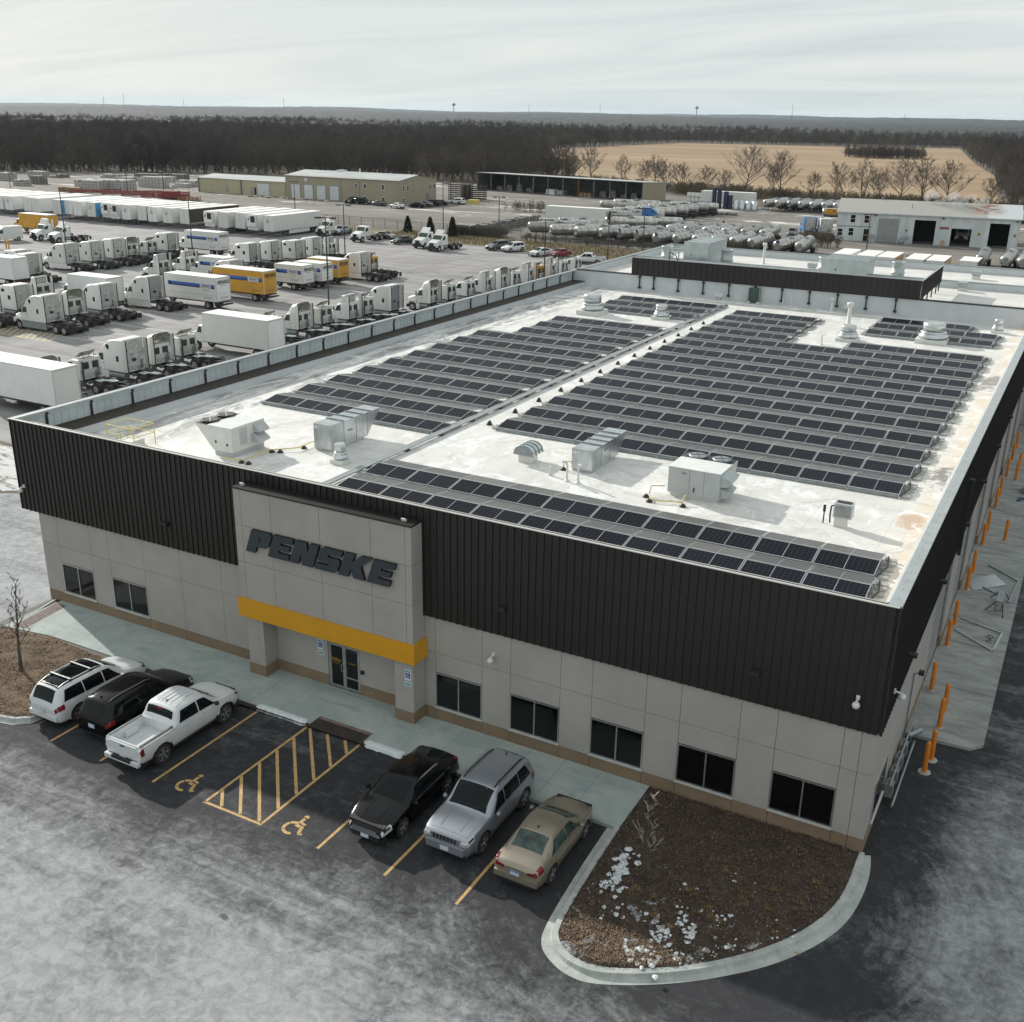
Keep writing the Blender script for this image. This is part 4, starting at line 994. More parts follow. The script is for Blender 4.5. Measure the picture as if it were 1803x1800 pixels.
# things on the rear wall
t_ = thing('electrical_cabinet', 'tall dark green cabinet against the white rear wall', 'cabinet', (-22.9, 61.9, ZR))
g = MB(); g.box(-.48, .48, -.15, .25, .15, 1.3, 'green_unit'); g.build('casing', t_)
g = MB(); g.box(-.5, -.3, -.2, .25, 0, .15, 'unit_white'); g.box(.3, .5, -.2, .25, 0, .15, 'unit_white'); g.build('foot', t_)
g = MB(); g.box(.46, .50, -.17, .25, .15, 1.3, 'steel_dull'); g.box(-.02, .0, -.16, -.15, .2, 1.25, 'steel_dull'); g.build('trim', t_)
for i, (x, y) in enumerate(((-26.0, 61.6), (-14.6, 61.6))):
    t_ = thing('junction_box', 'small white roof box on legs by the rear wall, '+('left' if i == 0 else 'right')+' one', 'electrical box', (x, y, ZR))
    g = MB(); g.box(-.35, .35, -.12, .12, .35, .62, 'unit_white'); g.build('box', t_); g = MB(); g.cyl((-.2, 0, 0), (-.2, 0, .35), .03, .03, 5, 'steel_dull'); g.cyl((.2, 0, 0), (.2, 0, .35), .03, .03, 5, 'steel_dull'); g.build('leg', t_)
for i, x in enumerate((-19.6, -20.3, -16.4, -14.9)):
    flue(x, 61.9, ZR, .75, .045, 'thin white pipe against the rear wall, %s from the left' % ORD[[1, 0, 2, 3][i]], False)

# ---------------------------------------------------------------- solar rows
MW, MD, TILT = 2.20, 1.13, math.radians(9)
def module():
    g = MB(); z = .035
    g.box(-MW/2, MW/2, 0, .03, 0, z, 'aluminium'); g.box(-MW/2, MW/2, MD-.03, MD, 0, z, 'aluminium')
    g.box(-MW/2, -MW/2+.03, .03, MD-.03, 0, z, 'aluminium'); g.box(MW/2-.03, MW/2, .03, MD-.03, 0, z, 'aluminium'); g.box(-.011, .011, .03, MD-.03, 0, z-.001, 'aluminium')
    me1 = g.mesh('solar_panel')
    g = MB(); g.box(-MW/2+.03, MW/2-.03, .03, MD-.03, .005, z-.008, 'solar_cells'); me2 = g.mesh('cells')
    g = MB(); g.box(-MW/2+.03, MW/2-.03, .03, MD-.03, .005, z-.008, 'solar_cells_pale'); me3 = g.mesh('cells')
    return me1, me2, me3
PF, PC, PD = module()
bl = MB(); bl.box(-.2, .2, -.10, .10, 0, .10, 'block_grey'); bl = bl.mesh('ballast_block')
def solar_row(x0, n, y0, label, group, base=.16):
    t_ = thing('solar_row', label, 'solar panels', (x0, y0, ZR), 0, group)
    c, s = math.cos(TILT), math.sin(TILT); yr = MD*c+.02
    for i in range(n):
        x = (i+.5)*2.24
        p = inst(PF, t_, (x, 0, base), (TILT, 0, 0), name='solar_panel'); inst(PC, p, name='cells')
        p = inst(PF, t_, (x, 2*yr, base), (TILT, 0, PI), name='solar_panel'); inst(PD, p, name='cells')
    g = MB()
    for i in range(n+1):
        x = i*2.24; g.box(x-.03, x+.03, -.10, 2*yr+.10, .03, .09, 'aluminium'); g.box(x-.025, x+.025, yr-.03, yr+.03, .09, base+s*MD, 'aluminium')
    g.box(0, n*2.24, -.03, .0, .02, base-.01, 'steel_dull'); g.build('rack', t_)
    for q in (0, n*2.24+.16):
        for yy in (.25, .62, yr, 2*yr-.6, 2*yr-.25): inst(bl, t_, (q+(.08 if q else -.12), yy, .02), (0, 0, .05), name='ballast_block')
    # wiring at the right end
    g = MB(); g.tube([(n*2.24+.05, .1, .12), (n*2.24+.25, yr, .18), (n*2.24+.08, 2*yr, .12)], .03, 5, 'black_metal'); g.build('cable', t_)
G1 = 'solar rows of the right-hand block'; G2 = 'solar rows of the left-hand block'
X0R = -22.47
for k in range(11):
    solar_row(X0R, 9, 14.65+2.83*k, 'nine-module solar row, %s from the front in the large right-hand block' % ORD[k], G1)
solar_row(X0R, 3, 14.65+2.83*11, 'short solar row left of the notch, nearest of the four short ones', G1)
solar_row(-2.32-4*2.24, 4, 14.65+2.83*11, 'short solar row right of the notch, backing the large right-hand block', G1)
for k in (12, 13, 14):
    solar_row(X0R, 3, 14.65+2.83*k, 'three-module solar row beyond the notch, %s of the far ones from the front' % ORD[k-12], G1)
for k, (n, x1, y) in enumerate(((4, -2.32, 51.9), (4, -2.32, 54.8), (3, -4.53, 57.7))):
    solar_row(x1-n*2.24, n, y, '%s row from the front in the small solar group behind the largest exhaust fan' % ORD[k], 'solar rows of the small far right group')
for k in range(12):
    n = 5 if k < 9 else 4
    solar_row(-24.90-n*2.24, n, 12.35+2.83*k, '%s-module solar row, %s from the front in the left-hand block' % ('five' if n == 5 else 'four', ORD[k]), G2)
for k, y in enumerate((50.2, 53.1, 56.0)):
    solar_row(-24.55-4*2.24, 4, y, '%s row from the front in the small solar group at the far left corner' % ORD[k], 'solar rows of the small far left group')
solar_row(-1.52-22.4, 10, 5.05, 'second solar row behind the front parapet, ten modules long', 'solar rows along the front parapet')
solar_row(-1.38-22.4, 10, 2.62, 'solar row closest behind the front parapet, ten modules long', 'solar rows along the front parapet')

# ================================================================== BOLLARDS AND APRON CLUTTER
bo = [(1.13,6.30),(1.23,7.30),(1.17,9.75),(1.17,11.11),(.42,12.8),(.42,17.6),(.42,20.1),(.42,24.9),(.42,27.45),(.42,32.2),(.42,34.75),(.42,39.5),(.42,42.1),(.42,46.8),(1.05,48.4),(.42,51.1),(1.05,46.3),(1.5,33.6),(1.5,48.9),(.42,54.5)]
base = MB(); base.lathe([(.085, 0), (.085, 1.10), (.075, 1.16), (.045, 1.205), (.01, 1.22)], 12, 'orange_paint'); base = base.mesh('post')
foot = MB(); foot.lathe([(.24, 0), (.24, .03), (.20, .035)], 16, 'kerb_concrete'); foot = foot.mesh('footing')
for i, (x, y) in enumerate(bo):
    lab = {0: 'orange bollard nearest the camera, on a white round footing by the corner', 1: 'second orange bollard on a white footing, just behind the nearest', 2: 'orange bollard at the near edge of the concrete apron, left of its twin', 3: 'orange bollard at the near apron edge, right-hand of the first apron pair', 4: 'orange bollard standing alone beside the first dock door jamb'}.get(i, 'orange bollard along the dock wall, %s from the near corner' % ORD[i])
    t_ = thing('bollard', lab, 'bollard', (x, y, -.15 if i < 2 else -.02), 0, 'orange bollards along the dock wall')
    inst(base, t_, name='post', scale=(1.12, 1.12, 1.12)); inst(foot, t_, scale=(1, 1, 1) if i < 2 else (.62, .62, .35), name='footing')
t_ = thing('door_frame_section', 'loose pale metal door frame lying on the apron, U-shaped', 'metal frame', (0, 0, -.02))
for p, q in (((.65, 21.0), (2.6, 20.2)), ((.5, 19.5), (2.35, 18.0)), ((2.6, 20.2), (2.4, 18.05))):
    g = MB(); d_ = Vector((q[0]-p[0], q[1]-p[1], 0)); n_ = Vector((-d_.y, d_.x, 0)).normalized()*.05
    P_ = [(p[0]-n_.x, p[1]-n_.y), (q[0]-n_.x, q[1]-n_.y), (q[0]+n_.x, q[1]+n_.y), (p[0]+n_.x, p[1]+n_.y)]; g.prism(P_, 'z', 0, .09, 'coping_grey'); g.build('rail', t_)
t_ = thing('door_frame_section', 'second loose metal frame farther along the apron, beside the pale sheet', 'metal frame', (0, 0, -.02))
for p, q in (((1.1, 29.0), (2.75, 27.4)), ((2.75, 27.4), (2.55, 24.2)), ((1.15, 25.6), (2.2, 24.8))):
    g = MB(); d_ = Vector((q[0]-p[0], q[1]-p[1], 0)); n_ = Vector((-d_.y, d_.x, 0)).normalized()*.05
    P_ = [(p[0]-n_.x, p[1]-n_.y), (q[0]-n_.x, q[1]-n_.y), (q[0]+n_.x, q[1]+n_.y), (p[0]+n_.x, p[1]+n_.y)]; g.prism(P_, 'z', 0, .08, 'steel_dull'); g.build('rail', t_)
g = MB(); g.prism([(.25, 26.2), (.75, 24.9), (2.2, 26.6), (1.5, 27.8)], 'z', .02, .035, 'sheet_pale'); tag(g.build('metal_sheet', None, (0, 0, -.02)), 'pale metal sheet lying on the apron between two bollards', 'metal sheet')
t_ = thing('sawhorse_stand', 'grey steel saw stand with open legs on the apron', 'work stand', (2.15, 23.3, -.02))
g = MB(); g.box(-.16, .16, -.6, 1.0, .55, .62, 'steel_dull'); g.build('top', t_)
for p, q in (((-.14, .9, .55), (-.5, 1.2, 0)), ((-.14, -.5, .55), (-.6, -.6, 0)), ((.14, .9, .55), (.4, 1.3, 0)), ((.14, -.5, .55), (.3, -1.2, 0))): g = MB(); g.cyl(p, q, .025, .025, 6, 'black_metal'); g.build('leg', t_)
g = MB(); g.tube([(-.14, -.6, .4), (-.14, -1.3, .4), (.14, -1.3, .4), (.14, -.6, .4)], .022, 5, 'black_metal'); g.build('rack', t_)
g = MB(); g.tube([(1.9, 19.6, .02), (2.1, 19.3, .02), (2.3, 19.6, .02), (2.0, 19.8, .02), (2.2, 19.2, .02), (1.95, 19.0, .02), (2.25, 18.9, .02)], .012, 4, 'plastic_black'); tag(g.build('cable_coil', None, (0, 0, -.02)), 'tangled thin black cable on the apron inside the loose frame', 'cable')
for lb, y, w in (('wooden crate of scrap parts at the right edge of the picture', 43.9, 1.2), ('slatted wooden pallet at the right edge of the apron', 38.5, 1.0)):
    t_ = thing('pallet', lb, 'pallet', (2.3 if y > 40 else 2.9, y, -.02))
    for k in range(6): g = MB(); g.box(-.6+k*.21, -.6+k*.21+.15, -.6, .6, .10, .13, 'timber'); g.build('board', t_)
    for k in (-.5, 0, .5): g = MB(); g.box(-.6, .6, k-.05, k+.05, 0, .10, 'timber'); g.build('bearer', t_)
    if y > 40:
        for a, b, c_, d_ in ((-.6, .6, -.62, -.58), (-.6, .6, .58, .62), (-.62, -.58, -.6, .6), (.58, .62, -.6, .6)): g = MB(); g.box(a, b, c_, d_, .13, .45, 'timber'); g.build('side', t_)
        for k in range(9): g = MB(); g.cyl((-.4+.1*k, -.3+.07*(k % 5), .2), (-.3+.1*k, .2-.05*(k % 4), .3), .05, .04, 6, 'rust' if k % 2 else 'black_metal'); g.build('scrap_part', t_)
t_ = thing('folded_cloth', 'dark blue U-shaped bundle lying on the apron in front of the scrap crate', 'cloth bundle', (1.9, 42.3, -.02))
g = MB(); g.prism([(-.30, .1), (.30, .1), (.42, -.75), (.24, -.8), (.05, -.22), (-.05, -.22), (-.24, -.8), (-.42, -.75)], 'z', 0, .06, 'cloth_blue'); g.build('cloth', t_)

# ================================================================== CARS
def interp(xs, ys, x):
    """monotone cubic through the stations"""
    n = len(xs); d = [(ys[i+1]-ys[i])/(xs[i+1]-xs[i]) for i in range(n-1)]
    m = [d[0]]+[0 if d[i-1]*d[i] <= 0 else 2*d[i-1]*d[i]/(d[i-1]+d[i]) for i in range(1, n-1)]+[d[-1]]
    x = min(max(x, xs[0]), xs[-1]); i = 0
    while i < n-2 and x > xs[i+1]: i += 1
    h = xs[i+1]-xs[i]; t = (x-xs[i])/h
    return (2*t**3-3*t**2+1)*ys[i]+(t**3-2*t**2+t)*h*m[i]+(-2*t**3+3*t**2)*ys[i+1]+(t**3-t**2)*h*m[i+1]

CARS = {
 # st: x, bottom z, belt z, top z, half width body, half width top
 'suv': dict(L=4.78, W=.95, wb=2.78, r=.385, st=[(-2.39,.44,.84,.92,.66,.54),(-2.34,.34,1.00,1.12,.80,.62),(-2.24,.29,1.06,1.34,.88,.62),(-2.08,.27,1.09,1.60,.92,.60),(-1.85,.26,1.09,1.685,.935,.61),(-1.2,.25,1.07,1.735,.95,.64),(-.2,.24,1.04,1.735,.95,.65),(.35,.24,1.02,1.67,.95,.63),(.85,.24,1.00,1.38,.95,.63),(1.18,.24,.99,1.14,.945,.70),(1.6,.25,.95,1.07,.93,.72),(2.0,.27,.87,.98,.88,.66),(2.25,.32,.76,.86,.78,.56),(2.36,.38,.66,.74,.68,.46),(2.39,.46,.60,.64,.60,.38)],
   ws=(.30,1.18), rw=(-2.36,-2.06), sw=(-2.0,.90), top=(-2.0,.25)),
 'jeep': dict(L=4.8, W=.97, wb=2.91, r=.39, st=[(-2.38,.42,.86,.95,.76,.64),(-2.32,.32,1.02,1.18,.88,.72),(-2.22,.30,1.08,1.52,.92,.70),(-2.02,.28,1.10,1.70,.95,.70),(-1.2,.27,1.09,1.77,.97,.72),(-.1,.27,1.07,1.78,.97,.73),(.28,.27,1.06,1.73,.97,.72),(.72,.27,1.05,1.46,.97,.72),(1.0,.27,1.05,1.20,.965,.78),(1.5,.27,1.04,1.14,.95,.80),(2.1,.30,.98,1.06,.90,.76),(2.32,.34,.90,.98,.84,.68),(2.39,.44,.80,.84,.78,.60)],
   ws=(.22,1.02), rw=(-2.35,-2.04), sw=(-1.95,.74), top=(-2.0,.2)),
 'sedan': dict(L=4.85, W=.925, wb=2.85, r=.35, st=[(-2.42,.45,.84,.90,.66,.50),(-2.37,.34,.96,1.04,.78,.58),(-2.2,.27,1.00,1.11,.87,.62),(-1.95,.24,1.00,1.18,.905,.61),(-1.5,.22,.99,1.33,.92,.58),(-.95,.21,.97,1.45,.925,.58),(-.2,.21,.95,1.485,.925,.60),(.25,.21,.94,1.45,.925,.59),(.70,.21,.93,1.26,.925,.60),(1.12,.22,.92,1.03,.92,.68),(1.6,.23,.87,.96,.90,.69),(2.05,.26,.76,.85,.84,.62),(2.30,.31,.65,.72,.73,.50),(2.40,.37,.57,.62,.64,.42),(2.43,.44,.53,.56,.56,.34)],
   ws=(.23,1.12), rw=(-1.98,-1.02), sw=(-1.62,.88), top=(-1.0,.18)),
 'compact': dict(L=4.53, W=.86, wb=2.60, r=.32, st=[(-2.26,.45,.82,.87,.68,.52),(-2.20,.32,.96,1.02,.79,.60),(-1.9,.26,.99,1.09,.84,.62),(-1.58,.24,.98,1.14,.85,.61),(-1.15,.23,.97,1.34,.86,.58),(-.85,.22,.96,1.43,.86,.58),(-.2,.22,.95,1.48,.86,.59),(.25,.22,.94,1.44,.86,.58),(.72,.22,.93,1.20,.86,.60),(1.08,.22,.92,1.02,.855,.65),(1.55,.24,.86,.94,.82,.64),(2.0,.28,.74,.82,.74,.55),(2.2,.33,.64,.70,.64,.45),(2.27,.42,.55,.58,.56,.38)],
   ws=(.22,1.06), rw=(-1.60,-.90), sw=(-1.30,.78), top=(-.9,.18)),
 'pickup': dict(L=5.45, W=.95, wb=3.36, r=.41, st=[(-2.72,.58,1.02,1.06,.90,.84),(-2.66,.50,1.16,1.19,.94,.88),(-2.3,.46,1.18,1.22,.95,.89),(-1.5,.42,1.18,1.22,.95,.89),(-.98,.40,1.18,1.22,.95,.89),(-.90,.40,1.18,1.30,.95,.72),(-.72,.40,1.18,1.72,.95,.70),(-.45,.40,1.17,1.80,.95,.70),(.4,.40,1.15,1.82,.95,.71),(.80,.40,1.14,1.74,.95,.70),(1.22,.40,1.13,1.42,.95,.72),(1.50,.40,1.12,1.24,.945,.80),(2.0,.42,1.08,1.18,.93,.80),(2.45,.46,.98,1.08,.86,.72),(2.66,.52,.84,.92,.76,.60),(2.73,.60,.74,.78,.70,.54)],
   ws=(.76,1.50), rw=(-.90,-.70), sw=(-.72,1.26), top=(-.6,.65)),
}
def make_car(kind, paint, label, loc, rz, res=1.0, opts=(), group=None, cat='car', name='parked_car', glass='dark_glass', wheel='rim'):
    C_ = CARS[kind]; st = C_['st']; xs = [s[0] for s in st]; cols = list(zip(*st))
    wf, wr, R_ = C_['wb']/2, -C_['wb']/2, C_['r']
    if kind in ('suv', 'jeep'): wf -= .02
    x0, x1 = xs[0], xs[-1]
    cache = {}
    def prof(x):
        k = round(x, 4)
        if k not in cache: cache[k] = [interp(xs, cols[j], x) for j in range(1, 6)]
        return cache[k]
    def pt(x, v):
        """v: -7..7, 0 = roof centre, +-7 = underside centre"""
        zb, zl, zt, wbd, wt = prof(x); s = 1 if v >= 0 else -1; a = abs(v)
        wt = min(wt, wbd-.02)
        P = [(0, zt), (wt*.55, zt-.008), (wt*.90, zt-.035-.10*max(0, (zt-zl)-.2)*.3), (wt+.02, zt-.075 if zt-zl > .25 else zt-.05),
             (wbd-.035, zl), (wbd, zl-.13), (wbd*.985, zb+.20), (wbd*.93, zb+.02), (0, zb)]
        V = [0, 1.6, 2.6, 3.0, 4.0, 4.5, 5.8, 6.3, 7.0]
        i = 0
        while i < len(V)-2 and a > V[i+1]: i += 1
        t = (a-V[i])/(V[i+1]-V[i])
        y = P[i][0]+(P[i+1][0]-P[i][0])*t; z = P[i][1]+(P[i+1][1]-P[i][1])*t
        if i == 3: y += .03*math.sin(PI*t)               # tumblehome
        if i in (5, 6) and zl-zb > .4: y += .018*math.sin(PI*min(1, max(0, (a-4.5)/1.3)))
        return Vector((x, s*y, z))
    def nrm(x, v):
        e = .02; a = pt(x+e, v)-pt(x-e, v); b = pt(x, v+e)-pt(x, v-e)
        n = b.cross(a)
        if n.length < 1e-9: return Vector((0, 0, 1))
        n.normalize(); c = pt(x, v); 
        if n.dot(Vector((0, c.y, c.z-.7))) < 0: n = -n
        return n
    def patch(mb, xa, xb, va, vb, nx, nv, off, k, smooth=True):
        """xa, xb may depend on v"""
        vs = []
        for j in range(nv+1):
            v = va+(vb-va)*j/nv
            a = xa(v) if callable(xa) else xa; b = xb(v) if callable(xb) else xb
            for i in range(nx+1):
                x = a+(b-a)*i/nx; vs.append(tuple(pt(x, v)+nrm(x, v)*off))
        mb.add(vs, [(j*(nx+1)+i, j*(nx+1)+i+1, (j+1)*(nx+1)+i+1, (j+1)*(nx+1)+i) for j in range(nv) for i in range(nx)], k, smooth)
    t_ = thing(name, label, cat, loc, rz, group)
    # ---- body
    nx = int(66*res); base = sorted(set([round(x0+(x1-x0)*i/nx, 4) for i in range(nx+1)]))
    vv = [0, .8, 1.6, 2.2, 2.6, 2.85, 3.0, 3.35, 3.7, 4.0, 4.25, 4.5, 4.75, 5.0, 5.25, 5.5, 5.8, 6.05, 6.3, 7.0]
    if res < .7: vv = [0, 1.6, 2.6, 3.0, 3.5, 4.0, 4.5, 4.9, 5.4, 5.8, 6.3, 7.0]
    VV = [-v for v in vv[:0:-1]]+vv
    nv = len(VV); arch = R_+.075; verts = []; bed = 'bed' in opts
    for x in base:
        for v in VV:
            p = pt(x, v)
            if abs(v) > 4.1 and abs(v) < 6.4:
                for wx in (wf, wr):
                    dx, dz = p.x-wx, p.z-R_; d_ = math.hypot(dx, dz)
                    if d_ < arch+.0 and d_ > arch-.075 and d_ > 0: p.x = wx+dx/d_*arch; p.z = R_+dz/d_*arch
                    elif arch <= d_ < arch+.035: p.x = wx+dx/d_*arch; p.z = R_+dz/d_*arch
            verts.append(tuple(p))
    faces = []
    for i in range(len(base)-1):
        for j in range(nv-1):
            q = [i*nv+j, i*nv+j+1, (i+1)*nv+j+1, (i+1)*nv+j]
            c = sum((Vector(verts[k]) for k in q), Vector())/4; vm = abs(VV[j]+VV[j+1])/2
            if vm > 4.1 and any(math.hypot(c.x-wx, c.z-R_) < arch-.012 for wx in (wf, wr)): continue
            if bed and vm < 2.75 and -2.60 < c.x < -1.0: continue
            faces.append(tuple(q))
    mb = MB(); mb.add(verts, faces, paint, True)
    for i, fl in ((0, 1), (len(base)-1, 0)):
        ring = [verts[i*nv+j] for j in range(nv)]; mb.add(ring, [tuple(range(nv))[::-1] if fl else tuple(range(nv))], paint)
    body = mb.build('body', t_)
    g = MB(); g.box(x0+.12, x1-.12, -C_['W']+.20, C_['W']-.20, .20, .78, 'plastic_black'); g.build('underbody', t_)
    # ---- wheels
    w = MB(); w.cyl((0, -.11, 0), (0, .11, 0), R_, R_, 22, 'rubber'); w.cyl((0, .10, 0), (0, .125, 0), R_*.93, R_*.80, 22, 'rubber'); w = w.mesh('wheel')
    rm = MB(); rm.cyl((0, .10, 0), (0, .131, 0), R_*.64, R_*.62, 20, 'plastic_black')
    for k in range(5):
        an = k*2*PI/5; pp = [(-.05*R_/.35, .10), (.05*R_/.35, .10), (.035, R_*.66), (-.035, R_*.66)]
        qq = [(p[0]*math.cos(an)-p[1]*math.sin(an), p[0]*math.sin(an)+p[1]*math.cos(an)) for p in pp]; rm.prism(qq, 'y', .128, .142, wheel)
    rm.cyl((0, .12, 0), (0, .146, 0), R_*.20, R_*.17, 10, wheel)
    for i in range(22):
        a0, a1 = 2*PI*i/22, 2*PI*(i+1)/22
        q = [(r*math.cos(a), .134, r*math.sin(a)) for r, a in ((R_*.62, a0), (R_*.68, a0), (R_*.68, a1), (R_*.62, a1))]; rm.add(q, [(0, 1, 2, 3)], wheel)
    rm = rm.mesh('rim')
    for wx in (wf, wr):
        for s in (1, -1):
            yy = prof(wx)[3]-.125
            o = inst(w, t_, (wx, s*yy, R_), (0, 0, 0 if s > 0 else PI), name='wheel'); inst(rm, o, name='rim')
    # ---- glass
    a, b = C_['ws']; g = MB()
    patch(g, a+.05, b-.06, -2.72, 2.72, 6, 12, .006, glass); g.build('windshield', t_)
    a, b = C_['rw']; g = MB()
    gl = 'cab_glass' if 'greenrear' in opts else glass
    if kind in ('suv', 'jeep'): patch(g, a+.04, b-.0, -2.6, 2.6, 5, 12, .006, gl)
    else: patch(g, a+.05, b-.04, -2.68, 2.68, 5, 12, .006, gl)
    g.build('rear_window', t_)
    a, b = C_['sw']; 
    cuts = {'suv': (-1.0, -.95, -.02, .04), 'jeep': (-1.15, -1.10, -.12, -.06), 'sedan': (-.30, -.25, None, None), 'compact': (-.22, -.16, None, None), 'pickup': (.28, .34, None, None)}[kind]
    segs = []
    if cuts[2] is None: segs = [(a, cuts[0]), (cuts[1], b)]
    else: segs = [(a, cuts[0]), (cuts[1], cuts[2]), (cuts[3], b)]
    for s in (1, -1):
        for i, (p, q) in enumerate(segs):
            g = MB()
            fa = (lambda v, p=p: p+(.42 if kind in ('sedan', 'compact') else .22)*(max(0, 3.88-abs(v))/.76) if True else p) if i == 0 else p
            last = i == len(segs)-1
            fb = (lambda v, q=q: q-.52*(max(0, 3.88-abs(v))/.76)) if last else q
            patch(g, fa, fb, s*3.16, s*3.90, 5, 3, .007, glass); g.build('side_window', t_)
        # door skins stand a hair proud, which draws the shut lines
        if res >= 1:
            dc = {'suv': ((-1.02, -.03), (0, .98)), 'jeep': ((-1.16, -.12), (-.09, .98)), 'sedan': ((-1.18, -.28), (-.25, .94)), 'compact': ((-1.05, -.20), (-.17, .92)), 'pickup': ((-.70, .30), (.33, 1.38))}[kind]
            for p, q in dc:
                g = MB(); lo = 5.95
                fa = lambda v, p=p: max(p, wr+math.sqrt(max(0, (arch+.03)**2-min(arch+.03, abs(pt(p, v).z-R_))**2))) if pt(p, v).z < R_+arch else p
                patch(g, fa, q, s*4.03, s*lo, 7, 7, .008, paint); dd = g.build('door', t_)
                g = MB(); x = p+.10; c = pt(x, s*4.36)+nrm(x, s*4.36)*.02; g.box(c.x, c.x+.17, c.y-.015, c.y+.015, c.z-.015, c.z+.02, 'chrome' if 'chromehandle' in opts else paint); g.build('handle', dd)
        # mirror
        c = pt(b-.08, s*4.0); g = MB(); g.lathe([(.02, -.08), (.085, -.05), (.095, .02), (.06, .075)], 9, paint if 'blackmirror' not in opts else 'plastic_black', (0, 0)); g.build('mirror', t_, (c.x-.02, c.y+s*.13, c.z+.06))
    # dark trim under the glass line
    if res >= 1 and 'brighttrim' in opts:
        for s in (1, -1): 
            g = MB(); patch(g, a, b-.05, s*3.93, s*3.99, 8, 1, .008, 'chrome'); patch(g, lambda v: a+.45, lambda v: b-.55, s*3.02, s*3.10, 8, 1, .010, 'chrome'); g.build('window_trim', t_)
    zc = lambda x: prof(x)
    # ---- lights and ends
    for s in (1, -1):
        g = MB(); patch(g, x1-.42, x1-.05, s*3.45, s*4.55, 4, 4, .010, 'lamp_clear'); h_ = g.build('headlight', t_)
        if res >= 1: g = MB(); patch(g, x1-.36, x1-.12, s*3.7, s*4.2, 3, 2, .016, 'plastic_black'); g.build('bezel', h_)
        g = MB()
        if kind in ('suv', 'jeep'): patch(g, x0+.02, x0+.36, s*4.05, s*4.75, 4, 4, .012, 'red_lamp')
        elif kind == 'pickup': patch(g, x0+.015, x0+.16, s*4.1, s*5.2, 3, 4, .012, 'red_lamp')
        else: patch(g, x0+.015, x0+.34, s*3.3, s*4.5, 4, 4, .012, 'red_lamp')
        g.build('tail_light', t_)
        if kind in ('sedan', 'compact'):
            g = MB(); yo = .42 if kind == 'compact' else .48; g.prism([(s*yo, .78), (s*(yo+.26), .80), (s*(yo+.26), .90), (s*yo, .86)] if s > 0 else [(s*(yo+.26), .80), (s*yo, .78), (s*yo, .86), (s*(yo+.26), .90)], 'x', x0-.015, x0+.1, 'red_lamp'); g.build('tail_light', t_)
        g = MB(); g.box(x1-.06, x1+.004, s*.5-.09, s*.5+.09, .44, .50, 'lamp_clear'); g.build('fog_lamp', t_)
    zl0 = zc(x0)[1]; zlf = zc(x1)
    g = MB(); g.box(x0-.03, x0+.05, -.78, .78, .40, .60, paint if kind in ('compact', 'suv') else 'plastic_black'); g.build('rear_bumper', t_)
    if kind == 'compact':
        g = MB(); g.box(x0-.05, x0, -.76, .76, .42, .62, paint); g.box(x0-.03, x0+.02, -.60, .60, .30, .42, 'plastic_black'); g.build('bumper_skin', t_)
    pl = MB(); pl.box(-.012, 0, -.16, .16, -.08, .08, 'plate'); pl.box(-.016, -.012, -.16, .16, .035, .08, 'livery_blue' if 'bluplate' in opts else 'plate'); 
    pz = {'suv': .72, 'jeep': .78, 'sedan': .60, 'compact': .74, 'pickup': .62}[kind]
    pl.build('licence_plate', t_, (x0-.035-(.02 if kind == 'compact' else 0), 0, pz))
    if res >= 1:
        me = text_mesh('IL 482', .11, 0); me.materials.append(M['livery_navy']) if False else None
    g = MB(); zf = zlf[1]
    if kind == 'jeep':
        g.box(x1-.03, x1+.012, -.56, .56, .74, .98, paint)
        g.box(x1-.03, x1+.05, -.72, .72, .40, .66, paint); g.build('front_fascia', t_)
        for k in range(7):
            yk = (k-3)*.135; s_ = MB(); s_.box(x1-.0, x1+.024, yk-.042, yk+.042, .79, .96, 'plastic_black')
            s_.box(x1+.010, x1+.030, yk-.055, yk-.042, .78, .97, 'chrome'); s_.box(x1+.010, x1+.030, yk+.042, yk+.055, .78, .97, 'chrome'); s_.build('grille_slot', t_)
        s_ = MB(); s_.box(0, .012, -.16, .16, -.08, .08, 'plate'); s_.build('licence_plate', t_, (x1+.05, 0, .52))
        for s in (1, -1): s_ = MB(); s_.box(x1-.02, x1+.02, s*.70-.11, s*.70+.11, .80, .92, 'lamp_clear'); s_.build('headlight', t_)
    elif kind in ('sedan', 'compact'):
        g.prism([(-.46, .62), (.46, .62), (.56, .52), (.46, .44), (-.46, .44), (-.56, .52)], 'x', x1-.04, x1+.02, 'steel_dull' if kind == 'sedan' else 'plastic_black')
        g.prism([(-.50, .64), (.50, .64), (.60, .52), (.56, .52), (.46, .62), (-.46, .62), (-.56, .52), (-.60, .52)], 'x', x1-.02, x1+.03, 'chrome'); g.build('grille', t_)
        g = MB(); g.box(x1-.10, x1+.0, -.55, .55, .24, .38, 'plastic_black'); g.build('lower_grille', t_)
        g = MB(); g.box(0, .012, -.16, .16, -.07, .07, 'plate'); g.build('licence_plate', t_, (x1+.01, 0, .36))
    else:
        g.box(x1-.05, x1+.015, -.52, .52, .60 if kind == 'suv' else .72, .74 if kind == 'suv' else .92, 'plastic_black'); g.build('grille', t_)
    if res >= 1:
        # bonnet skin
        g = MB(); patch(g, C_['ws'][1]+.04, x1-.22, -2.75, 2.75, 10, 10, .007, paint); bn = g.build('bonnet', t_)
        if kind in ('jeep', 'sedan'):
            for s in (1, -1):
                g = MB(); patch(g, C_['ws'][1]+.25, x1-.35, s*1.35, s*1.5, 8, 1, .018, paint); g.build('crease', bn)
        g = MB(); patch(g, C_['top'][0]+.05, C_['top'][1]-.02, -2.6, 2.6, 10, 10, .006, 'dark_glass' if 'panoroof' in opts else paint); rf = g.build('roof_skin', t_)
